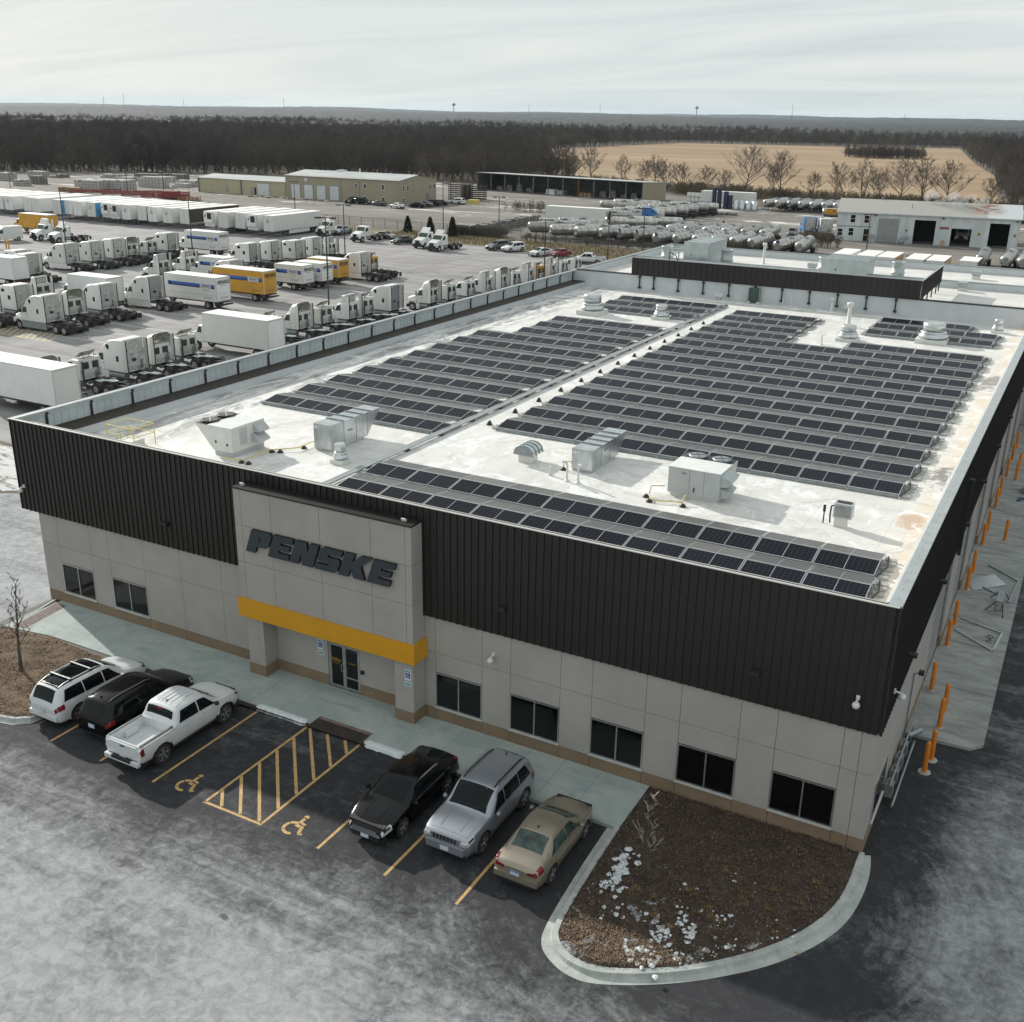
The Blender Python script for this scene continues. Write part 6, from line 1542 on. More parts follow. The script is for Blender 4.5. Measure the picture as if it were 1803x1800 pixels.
# ---- box trucks
LW = text_mesh('PENSKE', .62, .3, 0, .02); LW.materials.append(M['lettering_black'])
LS = text_mesh('Truck Rental', .22, .2); LS.materials.append(M['lettering_black'])
LP = text_mesh('800-222-0277', .24, .15); LP.materials.append(M['livery_navy'])
def box_truck(label, loc, L, h1, paint='truck_white', livery=True, cab=True, roofc='trailer_roof', rz=PI, faded=False):
    """local x=0 rear doors, +x forward"""
    t_ = thing('box_truck', label, 'box truck', loc, rz, 'box trucks in the yard'); z0 = 1.05; w = 1.25
    g = MB(); g.box(.05, L, -w, w, z0, h1-.04, paint); g.box(.04, L+.01, -w-.012, w+.012, h1-.06, h1, 'light_edge'); g.build('box', t_)
    g = MB(); g.box(.06, L-.02, -w+.03, w-.03, h1, h1+.012, roofc); g.build('box_roof', t_)
    g = MB(); g.box(.03, .05, -w+.10, w-.10, z0+.12, h1-.15, paint if paint != 'truck_white' else 'truck_white'); g.box(.0, .05, -w, -w+.09, z0, h1-.04, 'light_edge'); g.box(.0, .05, w-.09, w, z0, h1-.04, 'light_edge'); g.box(.0, .05, -w+.09, w-.09, h1-.14, h1-.04, 'light_edge'); g.build('rear_door', t_)
    g = MB(); g.box(-.30, .05, -w, w, .55, .72, 'chassis_black'); g.box(-.32, .0, -.8, .8, .9, 1.03, 'chassis_black'); g.build('rear_bumper', t_)
    for s in (1, -1): g = MB(); g.box(-.01, .02, s*.95-.08, s*.95+.08, .82, .98, 'red_lamp'); g.build('tail_light', t_)
    g = MB()
    for s in (1, -1): g.box(.1, L+1.0, s*.43-.05, s*.43+.05, .78, 1.02, 'chassis_black')
    g.box(2.2, L-1.5, -w+.05, w-.05, .88, 1.045, 'chassis_black'); g.build('frame', t_)
    wheels(t_, [L+1.1] if cab else [], [1.75], yr=.85)
    if cab:
        g = MB(); profile_body(g, [(L+.15, .85), (L+1.9, .85), (L+2.1, 1.35), (L+1.85, 1.75), (L+1.1, 2.0), (L+.65, 2.6), (L+.25, 2.66), (L+.15, 2.6)], 1.08, .1, paint); g.build('cab', t_)
        g = MB(); 
        for s in (1, -1): g.add([(L+.35, s*1.086, 1.85), (L+1.0, s*1.086, 1.85), (L+.72, s*1.086, 2.45), (L+.35, s*1.086, 2.45)], [(0, 1, 2, 3)], 'cab_glass')
        g.build('side_window', t_)
    if livery:
        bl_, nv_ = ('livery_blue', 'livery_navy')
        for s in (1, -1):
            y = s*(w+.004); zb = z0+(h1-z0)*.60
            g = MB()
            def qd(xa, xb, za, zb_, k, dy=0): 
                g.add([(xa, y+s*dy, za), (xb, y+s*dy, za), (xb, y+s*dy, zb_), (xa, y+s*dy, zb_)], [(0, 1, 2, 3)], k)
            sgn = s*-1
            # local -y is the driver side seen by the camera; the blue bar runs from the rear towards the cab
            qd(.25, L*.90, zb, zb+.30, bl_); qd(.25, L*.90, zb-.20, zb-.003, nv_)
            cxx = L*.90; g.add([(cxx+.28*math.cos(a_), y, zb+.06+.28*math.sin(a_)) for a_ in [2*PI*i/16 for i in range(16)]], [tuple(range(16))], bl_)
            qd(.85, 2.65, zb-.24, zb+.34, 'lettering_white', .003)
            qd(.90, 2.60, zb-.19, zb+.29, nv_ if faded else 'lettering_black', .006); qd(.94, 2.56, zb-.15, zb+.25, 'lettering_white', .009)
            o_ = g.build('livery', t_)
            rot = (PI/2, 0, 0) if s < 0 else (PI/2, 0, PI)
            # text faces outward on both sides
            inst(LW, o_, (1.75, y+s*.013, zb+.05), rot, (.62, .62, .62), 'lettering'); inst(LS, o_, (1.75, y+s*.010, zb-.42), rot, (.9, .9, .9), 'lettering')
            inst(LP, o_, (1.4, y+s*.010, z0+.42), rot, (1, 1, 1), 'lettering')
            g = MB(); g.box(.3, L-.3, min(y, y+s*.006), max(y, y+s*.006), z0+.72, z0+.745, 'steel_dull'); g.build('rub_rail', t_)
        o_ = inst(LW, t_, (.012, -.05, h1-.62), (PI/2, 0, -PI/2), (1.0, 1.0, 1.0), 'lettering'); inst(LS, t_, (.012, 0, h1-1.0), (PI/2, 0, -PI/2), (.9, .9, .9), 'lettering'); inst(LP, t_, (.012, -.1, z0+.42), (PI/2, 0, -PI/2), (1, 1, 1), 'lettering')
        g = MB(); g.box(.02, .028, -1.0, 1.0, z0+.98, z0+1.0, 'steel_dull'); g.build('door_joint', t_)
    return t_
BZ = -.174
box_truck('plain white box truck at the left edge, nearest the building', (-66.9, 24.1, BZ), 9.5, 3.95, livery=False)
box_truck('plain white box truck in the middle of the near row', (-66.9, 49.3, BZ), 8.6, 3.95, livery=False)
box_truck('large white box truck with blue stripe in the middle row', (-90.7, 67.5, BZ), 8.6, 3.95)
box_truck('long yellow box truck with navy stripe in the middle row', (-89.8, 75.1, BZ), 8.6, 3.95, paint='truck_yellow', faded=True)
box_truck('short white box truck with blue stripe, left of a pair in the middle row', (-91.5, 84.9, BZ), 4.9, 3.45)
box_truck('short white box truck with blue stripe, right of a pair in the middle row', (-90.8, 88.2, BZ), 4.9, 3.45)
box_truck('short yellow box truck left of the rightmost sleeper', (-91.0, 92.2, BZ), 5.6, 3.5, paint='truck_yellow', faded=True)
box_truck('white box truck with blue stripe in the third row by a lamp post', (-126.2, 105.9, BZ), 7.6, 3.9)
box_truck('white striped box truck half hidden behind the long yellow one', (-105.0, 84.4, BZ), 4.9, 3.5)
box_truck('plain white box truck standing behind the hollow-fairing sleeper row', (-101.0, 60.0, BZ), 7.0, 3.95, livery=False)
box_truck('white box truck half out of frame at the left, below the far tractors', (-125.5, 65.8, BZ), 8.0, 3.9, livery=False)
box_truck('yellow box truck at the left edge behind the white van', (-174.2, 111.0, BZ), 8.0, 3.7, paint='truck_yellow', livery=False)
# white van
def van(label, loc, rz):
    t_ = thing('cargo_van', label, 'van', loc, rz)
    g = MB(); profile_body(g, [(-2.8, .35), (2.6, .35), (2.85, .7), (2.75, 1.05), (1.95, 1.35), (1.2, 2.25), (.6, 2.6), (-2.7, 2.62), (-2.85, 2.3)], 1.0, .12, 'truck_white'); g.build('body', t_)
    g = MB(); g.add([(1.98, -.85, 1.40), (1.98, .85, 1.40), (1.26, .8, 2.22), (1.26, -.8, 2.22)], [(0, 1, 2, 3)], 'cab_glass'); g.build('windshield', t_)
    for s in (1, -1): g = MB(); g.add([(1.65, s*1.006, 1.45), (.75, s*1.006, 1.45), (.75, s*1.006, 2.1), (1.15, s*1.006, 2.1)], [(0, 1, 2, 3)], 'cab_glass'); g.build('side_window', t_)
    for s in (1, -1): g = MB(); g.box(2.7, 2.86, s*.7-.15, s*.7+.15, .85, 1.05, 'lamp_clear'); g.build('headlight', t_)
    g = MB(); g.box(2.74, 2.9, -.9, .9, .35, .72, 'plastic_black'); g.build('bumper', t_)
    for x in (-1.9, 1.8):
        for s in (1, -1): g = MB(); g.cyl((x, s*.78, .36), (x, s*1.02, .36), .36, .36, 16, 'rubber'); g.cyl((x, s*1.02, .36), (x, s*1.025, .36), .2, .2, 12, 'rim'); g.build('wheel', t_)
van('white high-roof cargo van facing the camera at the left edge', (-172.6, 99.2, -.174), DN-.25)
for i, (x, y) in enumerate(((-163.9, 90.8), (-162.3, 91.6))):
    t_ = thing('guard_barrier', 'yellow H-shaped guard posts round the lamp base, %s one' % ('left' if i == 0 else 'right'), 'guard post', (x, y, -.174))
    g = MB(); g.cyl((-.35, 0, 0), (-.35, 0, 1.8), .12, .12, 8, 'truck_yellow'); g.build('post', t_); g = MB(); g.cyl((.35, 0, 0), (.35, 0, 1.8), .12, .12, 8, 'truck_yellow'); g.build('post', t_); g = MB(); g.box(-.35, .35, -.06, .06, 1.0, 1.3, 'truck_yellow'); g.build('rail', t_)

# ---- long trailers in the far row, near ends towards the camera
def trailer(label, x, y, col='trailer_white', reefer=False, mark=True, side=None, L=14.9, rz=0.0, z=-.174, skirt=False, group='long trailers in the far row'):
    t_ = thing('semi_trailer', label, 'semi trailer', (x, y, z), rz, group)
    g = MB(); g.box(-1.28, 1.28, 0, L, 1.15, 4.06, 'trailer_white'); g.build('box', t_)
    g = MB(); g.box(-1.30, 1.30, -.01, L+.01, 4.06, 4.09, 'trailer_roof'); g.build('box_roof', t_)
    g = MB(); g.box(-1.29, 1.29, -.03, 0, 1.12, 1.24, 'light_edge'); g.box(-1.29, -1.22, -.03, 0, 1.24, 4.04, 'light_edge'); g.box(1.22, 1.29, -.03, 0, 1.24, 4.04, 'light_edge'); g.box(-.01, .01, -.012, 0, 1.3, 4.0, 'steel_dull'); g.build('end_frame', t_)
    g = MB(); g.box(1.28, 1.295, .1, L-.1, 1.15, 1.28, 'coping_grey')
    g.build('side_rail', t_)
    if side:
        g = MB(); g.box(1.281, 1.29, .1, L-.1, 1.30, 4.0, side); g.build('side_panel', t_)
    for yy in (11.8, 13.1):
        for s in (1, -1): o = inst(WH2, t_, (s*.9, yy, .5), (0, 0, PI/2), name='wheel')
    g = MB(); g.box(-1.0, 1.0, 11.2, 13.8, .85, 1.15, 'chassis_black'); g.build('bogie', t_)
    g = MB()
    for s in (1, -1): g.box(s*.7-.07, s*.7+.07, 2.4, 2.54, .05, 1.15, 'steel_dull')
    g.box(-.7, .7, 2.42, 2.5, .5, .58, 'steel_dull'); g.build('landing_leg', t_)
    if skirt: g = MB(); g.box(1.22, 1.26, 4.5, 10.8, .45, 1.13, 'trailer_white'); g.build('side_skirt', t_)
    if reefer:
        g = MB(); g.box(-1.05, 1.05, -.42, -.03, 1.9, 3.95, 'truck_white'); r_ = g.build('cooling_unit', t_)
        g = MB(); g.box(-.15, .95, -.435, -.42, 2.6, 3.8, 'black_metal'); g.build('radiator', r_)
        g = MB(); g.cyl((-.6, -.44, 3.2), (-.6, -.42, 3.2), .18, .18, 10, 'black_metal'); g.build('badge', r_)
    elif mark:
        g = MB(); g.cyl((-.25, -.016, 3.0), (-.25, -.002, 3.0), .32, .32, 14, 'livery_navy'); g.cyl((-.25, -.022, 3.0), (-.25, -.016, 3.0), .20, .20, 10, 'lettering_white'); g.build('round_mark', t_)
    return t_
TR = [(-212.6,0,1,None),(-207.5,0,0,None),(-203.7,0,0,None),(-196.9,0,0,'sky_blue_paint'),(-196.0+1.6,0,0,None),(-190.5,0,0,None),(-186.3,0,1,'sky_blue_paint'),(-182.8,1,0,'sky_blue_paint'),(-179.2,1,0,None),(-175.9,0,1,None),(-172.3,0,0,'shed_wall'),(-168.4,0,1,None),(-164.2,0,1,None),(-160.4,0,0,'ledge_brown'),(-152.8,1,0,None),(-149.2,0,0,None),(-145.6,0,0,None),(-141.6,1,0,None),(-137.6,0,1,None)]
lbl = ['white trailer with a small round mark, leftmost whole one of the far row','plain white trailer second of the far row from the left','plain white trailer third from the left, dark gap behind it','white-ended trailer with a big blue lettered side','white trailer directly right of the blue lettered one','white trailer second right of the blue lettered one','round-marked trailer with a blue side strip','refrigerated trailer with black cooling grille between blue sides, left one','refrigerated trailer with black grille left of the wide round-marked trailer','white round-marked trailer showing a wide ribbed side in mid row','white trailer with dark open gap beside it','round-marked white trailer right of the dark gap','round-marked white trailer with mark set low, left of the dark-sided one','white-ended trailer with a long dark brown side','refrigerated trailer with a tractor nose below it','plain white trailer fourth from the right end','plain white trailer third from the right end','refrigerated trailer directly left of the last trailer','last trailer on the right of the far row, ribbed side and skirt showing']
for i, (x, rf, mk, sd) in enumerate(TR):
    t_ = trailer(lbl[i], x-1.28, 131.9+(.9 if i % 3 == 1 else 0), reefer=bool(rf), mark=bool(mk), side=sd, skirt=(i == 18))
    if i == 3:
        g = MB(); g.cyl((1.291, 3.6, 2.6), (1.297, 3.6, 2.6), 1.3, 1.3, 24, 'livery_blue'); b_ = g.build('side_disc', t_)
        me = text_mesh('Pler', 1.3, .25); me.materials.append(M['lettering_white']); inst(me, b_, (1.30, 3.7, 2.6), (PI/2, 0, PI/2), name='lettering')
    # rib lines on the visible sides
    if i in (0, 2, 9, 12, 18, 15):
        g = MB()
        for k in range(24): g.box(1.28, 1.287, .4+k*.6, .42+k*.6, 1.3, 4.0, 'coping_grey')
        tag(g.build('side_rib', t_), kind='stuff')
for k, x in enumerate((-217.0, -221.2, -225.6, -230.0, -234.2)):
    trailer('white trailer at the left edge, %s of the five leftmost' % ORD[4-k], x, 131.9+.4*(k % 2), mark=False)
trailer('long white box trailer standing side-on behind the tanker park', -107.6, 189.6, mark=False, rz=-PI/2, z=-.178, group='box trailers across the tanker yard')
trailer('pale blue-white container trailer side-on in front of the tree line', -97.0, 263.6, mark=False, rz=-PI/2, z=-.178, group='box trailers across the tanker yard')
# low box trailers just beyond the rear wing
for k, (x, lb, sd) in enumerate(((-31.4, 'leftmost of the five box trailer tops beyond the rear wing', None), (-27.9, 'second box trailer top from the left beyond the rear wing', None), (-24.9, 'box trailer with yellow-brown side, middle of the five beyond the rear wing', 'timber'), (-20.8, 'greyish box trailer top, fourth of the five beyond the rear wing', 'timber'), (-17.9, 'bright white box trailer top, rightmost of the five beyond the rear wing', 'timber'))):
    trailer(lb, x, 137.4, mark=False, side=sd, L=8.2, group='box trailers just beyond the rear wing')
trailer('dark open container beside the near tanker ends', -13.6, 140, mark=False, side='drum_blue', L=6, group='box trailers just beyond the rear wing')

# ================================================================== TANK TRAILERS
def tank_mesh():
    g = MB(); n = 16
    prof = [(0, .05), (.06, .55), (.22, .80), (.5, .88), (12.0, .88), (12.28, .80), (12.44, .55), (12.5, .05)]
    vs = []
    for y, r in prof:
        for i in range(n):
            a = 2*PI*i/n; vs.append((r*1.12*math.cos(a), y, 2.15+r*math.sin(a)))
    g.add(vs, [(j*n+i, j*n+(i+1) % n, (j+1)*n+(i+1) % n, (j+1)*n+i) for j in range(len(prof)-1) for i in range(n)], 'steel_tank', True)
    return g
TB = tank_mesh().mesh('barrel')
_g = MB()
for k in range(7):
    y = .6+k*1.85
    vs = []
    for r in (.895, .93):
        for i in range(16): a = 2*PI*i/16; vs.append((r*1.12*math.cos(a), y, 2.15+r*math.sin(a)))
    vs2 = [(x, yy+.06, z) for x, yy, z in vs]
    _g.add(vs+vs2, [(16+i, 16+(i+1) % 16, 48+(i+1) % 16, 48+i) for i in range(16)]+[(i, 16+i, 16+(i+1) % 16, (i+1) % 16) for i in range(16)]+[(32+i, 32+(i+1) % 16, 48+(i+1) % 16, 48+i) for i in range(16)], 'steel_dull')
TRG = _g.mesh('hoop')
_g = MB(); _g.cyl((0, 6.2, 3.0), (0, 6.2, 3.25), .35, .35, 12, 'steel_dull'); _g.box(-.6, .6, 5.2, 7.2, 2.98, 3.04, 'steel_dull'); _g.tube([(-.6, 5.2, 3.0), (-.6, 5.2, 3.35), (-.6, 7.2, 3.35), (-.6, 7.2, 3.0)], .025, 4, 'steel_dull'); TMH = _g.mesh('manhole')
_g = MB(); _g.box(-.6, -.5, .6, 12, .95, 1.3, 'chassis_black'); _g.box(.5, .6, .6, 12, .95, 1.3, 'chassis_black'); _g.box(-1.0, 1.0, 9.4, 12.2, .7, .98, 'chassis_black'); _g.box(-1.1, 1.1, .1, .5, .55, .65, 'chassis_black')
for s in (1, -1): _g.box(s*.6-.06, s*.6+.06, 3, 3.12, .0, 1.0, 'steel_dull'); _g.box(s*1.15-.03, s*1.15+.03, 9.2, 12.2, 1.05, 1.1, 'steel_dull')
TFR = _g.mesh('frame')
_g = MB(); _g.box(-.45, .45, -.10, .02, 1.35, 1.75, 'steel_dull'); _g.cyl((0, -.06, 2.3), (0, .02, 2.3), .35, .35, 12, 'steel_dull'); _g.tube([(-.8, .0, 1.0), (-.85, -.05, 2.9)], .03, 4, 'steel_dull'); TEN = _g.mesh('valve_cabinet')
_g = MB(); _g.cyl((0, -.005, 2.15), (0, -.0, 2.15), .3, .3, 12, 'livery_navy'); TLG = _g.mesh('round_badge')
def tanker(label, x, y, rz, L=1.0, z=-.178, wheels_=True, badge=False, s=1.0):
    t_ = thing('tank_trailer', label, 'tank trailer', (x, y, z), rz+((x*7.3+y*3.1) % 1-.5)*.14, 'tank trailers in the tanker yard')
    sc_ = (s, L, s)
    for me_, n_ in ((TB, 'barrel'), (TRG, 'hoop'), (TMH, 'manhole'), (TFR, 'frame'), (TEN, 'valve_cabinet')): inst(me_, t_, scale=sc_, name=n_)
    if badge: inst(TLG, t_, (.0, -.03, .1), scale=(1.2, 1, 1.2), name='round_badge')
    if wheels_:
        for yy in (10.1, 11.4):
            for q in (1, -1): inst(WH2, t_, (q*.85, yy*L, .5), (0, 0, PI/2), name='wheel')
    return t_
# each entry: near end x, y, heading of the barrel (0 = runs away along +y)
far8 = [(-77.4, 257.2), (-74.3, 257.6), (-71.3, 258.4), (-68.3, 258.0), (-65.3, 258.0), (-62.3, 258.6), (-59.4, 258.6), (-56.4, 259.0)]
for i, (x, y) in enumerate(far8): tanker('tank trailer end-on below the field trees, %s from the left' % ORD[i], x, y, -.18, s=1.0)
for i in range(15):
    tanker('tank trailer top showing above the wash building roof, %s from the left' % ORD[i], -53.0+i*3.1, 259.5+.3*i, -.12)
near1 = [(-98.8, 163.2, -.95), (-92.4, 160.4, -.75), (-86.9, 160.4, -.62), (-82.0, 161.2, -.45), (-78.4, 162.0, -.40), (-74.8, 161.8, -.35), (-69.6, 158.6, -.10), (-66.0, 159.4, -.06), (-62.6, 160.4, -.05), (-59.2, 161.2, 0), (-55.8, 161.6, 0), (-52.4, 161.6, .02), (-47.4, 160.4, -.05), (-43.6, 161.0, .05)]
for i, (x, y, r) in enumerate(near1): tanker('tank trailer in the row behind the fence, %s from the left' % ORD[i], x, y, r, badge=i in (4, 5, 6, 12))
mid1 = [(-101.0, 172.5, -1.45), (-98.6, 176.8, -1.5), (-91.2, 184.2, -1.25), (-87.4, 189.0, -1.35)]
for i, (x, y, r) in enumerate(mid1): tanker('side-on tank trailer before the long white box trailer, %s from the near side' % ORD[i], x, y, r, L=.9)
mid2 = [(-73.5, 175.8, -.1), (-69.8, 176.0, -.05), (-66.2, 176.6, -.05), (-62.4, 177.2, 0), (-58.8, 178.0, 0), (-55.2, 178.6, 0)]
for i, (x, y, r) in enumerate(mid2): tanker('tank trailer in the second tanker row, %s from the left' % ORD[i], x, y, r, L=.85)
row3 = [(-101.5, 204.0, -1.42), (-100.0, 208.5, -1.42), (-99.0, 213.8, -1.42), (-98.0, 219.0, -1.42), (-97.4, 224.4, -1.42), (-96.6, 229.6, -1.42), (-95.6, 234.8, -1.42), (-111.0, 226.0, -1.42), (-110.0, 232.0, -1.42)]
for i, (x, y, r) in enumerate(row3): tanker('side-on tank trailer beyond the blue tractor, %s from the nearest' % ORD[i], x, y, r)
tanker('tank trailer hitched to the bright blue tractor', -96.5, 198.4, -1.32)
for i, (x, y) in enumerate(((-13.9, 161.6), (-10.2, 161.8), (-7.6, 161.2), (-4.4, 161.4))): tanker('tank trailer facing the rear wing, %s from the left at the right edge' % ORD[i], x, y, .05)
for i, (x, y) in enumerate(((-33.0, 148.8), (-29.2, 149.2), (-24.8, 150.5), (-20.6, 150.0))): tanker('small tank trailer poking out behind the box trailers, %s from the left' % ORD[i], x, y, -.1, L=.6, s=.85)
t_ = tanker('white tanker with yellow lettering panel parked behind the wash building corner', -58.2, 239.5, -1.5, L=.75)
me = text_mesh('CARA', 1.3, 0); me.materials.append(M['lettering_black'])
g = MB(); g.box(1.29, 1.31, .8, 5.6, 1.75, 2.95, 'yellow_band'); o_ = g.build('name_panel', t_); inst(me, o_, (1.32, 3.2, 2.35), (PI/2, 0, PI/2), name='lettering')

# ================================================================== FAR BUILDINGS
def window2(parent, axis, c, a0, a1, z0, z1, out):
    """framed window on a wall: axis 'x' means the wall runs along x at y=c; out = outward sign"""
    g = MB(); p = MB(); e = .06
    if axis == 'x':
        ya, yb = sorted((c, c+out*.06)); g.box(a0-.12, a1+.12, ya, yb, z0-.12, z1+.12, 'white_paint'); w = g.build('window', parent)
        ya, yb = sorted((c+out*.061, c+out*.08)); p.box(a0, a1, ya, yb, z0, (z0+z1)/2-.04, 'window_glass'); p.build('pane', w)
        q = MB(); q.box(a0, a1, ya, yb, (z0+z1)/2+.04, z1, 'window_glass'); q.build('pane', w)
    else:
        xa, xb = sorted((c, c+out*.06)); g.box(xa, xb, a0-.12, a1+.12, z0-.12, z1+.12, 'white_paint'); w = g.build('window', parent)
        xa, xb = sorted((c+out*.061, c+out*.08)); p.box(xa, xb, a0, a1, z0, (z0+z1)/2-.04, 'window_glass'); p.build('pane', w)
        q = MB(); q.box(xa, xb, a0, a1, (z0+z1)/2+.04, z1, 'window_glass'); q.build('pane', w)
    return w
def door2(parent, c, a0, a1, z1, k='door_white', nm='roller_door'):
    g = MB(); g.box(a0-.15, a1+.15, c-.05, c, -.2, z1+.15, 'steel_dull'); w = g.build(nm, parent)
    n = 6
    for i in range(n): q = MB(); q.box(a0, a1, c-.09, c-.051, -.17+(z1+.17)*i/n+.02, -.17+(z1+.17)*(i+1)/n, k); q.build('door_slat', w)
T = thing('tan_workshop', 'long tan metal workshop with a low wing and four white roller doors', 'building')
Y0 = 212.6
g = MB(); g.box(-202, -163.6, Y0, 231, -.3, 5.85, 'tan_siding'); g.prism([(Y0, 5.85), (231, 5.85), (221.8, 6.9)], 'x', -202, -163.6, 'tan_siding'); g.build('wall', T)
g = MB()
for a, b, c_, d_ in ((Y0-.3, 5.80, 221.8, 7.0), (221.8, 7.0, 231.3, 5.80)): g.add([(-202.3, a, b), (-163.3, a, b), (-163.3, c_, d_), (-202.3, c_, d_)], [(0, 1, 2, 3)], 'tan_roof')
g.add([(-202.3, Y0-.3, 5.72), (-163.3, Y0-.3, 5.72), (-163.3, Y0-.3, 5.80), (-202.3, Y0-.3, 5.80)], [(0, 1, 2, 3)], 'steel_dull'); g.build('roof', T)
g = MB(); g.box(-235, -202, Y0+.4, 226, -.3, 3.85, 'tan_light'); g.build('wing_wall', T)
g = MB(); g.add([(-235.4, Y0+.1, 3.86), (-202.05, Y0+.1, 3.86), (-202.05, 219.5, 4.75), (-235.4, 219.5, 4.75)], [(0, 1, 2, 3)], 'tan_roof'); g.add([(-235.4, 219.5, 4.75), (-202.05, 219.5, 4.75), (-202.05, 226.3, 3.86), (-235.4, 226.3, 3.86)], [(0, 1, 2, 3)], 'tan_roof'); g.prism([(Y0+.4, 3.85), (226, 3.85), (219.5, 4.73)], 'x', -235, -234.9, 'tan_light'); g.build('wing_roof', T)
for a, b in ((-199.9, -196.9), (-195.3, -192.4), (-190.9, -188.0), (-186.4, -183.5)): door2(T, Y0, a, b, 3.45)
door2(T, Y0+.4, -212.6, -208.3, 3.1)
for a, z0, z1 in ((-177.9, 3.6, 4.4), (-175.0, 3.5, 4.5), (-169.1, 3.4, 4.5), (-175.0, .3, 1.3), (-169.0, .2, 1.3)): window2(T, 'x', Y0, a, a+.8, z0, z1, -1)
for a, z0, z1 in ((214.3, 3.2, 4.3), (216.4, 3.2, 4.3), (227.4, 3.1, 4.2), (229.4, 3.1, 4.2), (214.4, .2, 1.2)): window2(T, 'y', -163.6, a, a+.7, z0, z1, 1)
g = MB(); g.box(-163.6, -163.5, 225.8, 227.3, -.17, 1.9, 'steel_dull'); g.build('door', T)
g = MB()
for x in (-235, -218.6, -202.05, -182.6, -176.5, -163.62): g.box(x-.06, x+.06, Y0-.1, Y0-.02 if x > -202 else Y0+.38, -.2, 5.7 if x > -202 else 3.8, 'steel_dull')
g.build('downpipe', T)
g = MB(); g.box(-195.2, -194.2, Y0-.08, Y0-.01, 4.5, 5.3, 'sign_white'); g.build('wall_sign', T)
g = MB(); g.box(-190.5, -188.2, 221, 223, 6.9, 7.3, 'unit_white'); g.build('roof_vent', T); g = MB(); g.cyl((-183, 222, 6.9), (-183, 222, 7.9), .2, .2, 8, 'unit_white'); g.build('flue', T)
g = MB(); g.box(-224.5, -223.7, Y0+.34, Y0+.39, .3, 2.0, 'door_grey'); g.box(-215.4, -214.5, Y0+.34, Y0+.39, -.17, 1.9, 'door_grey'); g.box(-213.9, -213.2, Y0+.34, Y0+.39, -.17, 1.9, 'ledge_brown'); g.build('side_door', T)
# open-fronted shed
Sd = thing('open_shed', 'long low dark open-fronted shed with steel bays in front of the woods', 'shed')
def shed():
    p0, p1 = Vector((-177.0, 276.5, 0)), Vector((-115.5, 265.3, 0)); d = (p1-p0).normalized(); n = Vector((-d.y, d.x, 0)); L = (p1-p0).length; D = 12.5
    Sd.location = (p0.x, p0.y, 0); Sd.rotation_euler = (0, 0, math.atan2(d.y, d.x))
    g = MB(); g.box(0, L, D-.15, D, -.3, 4.6, 'shed_wall'); g.box(0, .12, 0, D-.16, -.3, 4.7, 'shed_wall'); g.build('back_wall', Sd)
    g = MB(); g.prism([(0, -.3), (D, -.3), (D, 4.6), (0, 5.1)], 'x', L, L+.12, 'shed_end'); g.build('end_wall', Sd)
    g = MB(); g.prism([(-.3, 5.12), (D+.2, 4.62), (D+.2, 4.72), (-.3, 5.24)], 'x', -.2, L+.3, 'tan_roof'); g.build('roof', Sd)
    g = MB(); g.box(0, L, -.02, .08, 4.86, 5.10, 'ledge_brown'); g.build('fascia', Sd)
    for i in range(12):
        x = .1+i*(L-.2)/11
        g = MB(); g.box(x-.12, x+.12, .0, .25, -.3, 4.85, 'rust' if i == 7 else 'crate_dark'); g.build('column', Sd)
        g = MB(); g.box(x-.10, x+.10, D-.4, D-.16, -.3, 4.6, 'crate_dark'); g.build('column', Sd)
    for z in (1.5, 3.1): g = MB(); g.box(.15, L-.1, D-.45, D-.4, z, z+.15, 'crate_dark'); g.build('rail', Sd)
    return p0, d, n, L
sp0, sd_, sn, sL = shed()
def in_shed(nm, lb, cat, u, v, w, dep, h, k):
    p = sp0+sd_*u+sn*v; g = MB(); g.prism([(-w/2, 0), (w/2, 0), (w/2, h*.8), (w/2-.25, h), (-w/2+.25, h), (-w/2, h*.8)], 'y', -dep/2, dep/2, k); o = tag(g.build(nm, None, (p.x, p.y, -.178), (0, 0, math.atan2(sd_.y, sd_.x))), lb, cat); return o
in_shed('covered_boat', 'small white rounded load under the shed roof, left of its centre', 'cover', 27.5, 3.5, 3.2, 2, 1.5, 'white_paint')
in_shed('covered_boat', 'pale grey rounded load right of the white one under the shed roof', 'cover', 31, 4.0, 2.6, 2, 1.3, 'galvanised_dull')
for i in range(3): in_shed('timber_crate', 'light timber crate on the shed floor, %s of three' % ORD[i], 'crate', 39.5+i*1.5, 2.5, 1.1, 1.2, 1.2, 'timber')
for i, u in enumerate((6, 10, 14, 18, 46, 49.5, 53.5, 57)): in_shed('dark_machine', 'dark machine stored in the shed bay, %s from the left' % ORD[i], 'machine', u, 5, 2.2, 2, 1.3+.5*(i % 3), 'crate_dark')
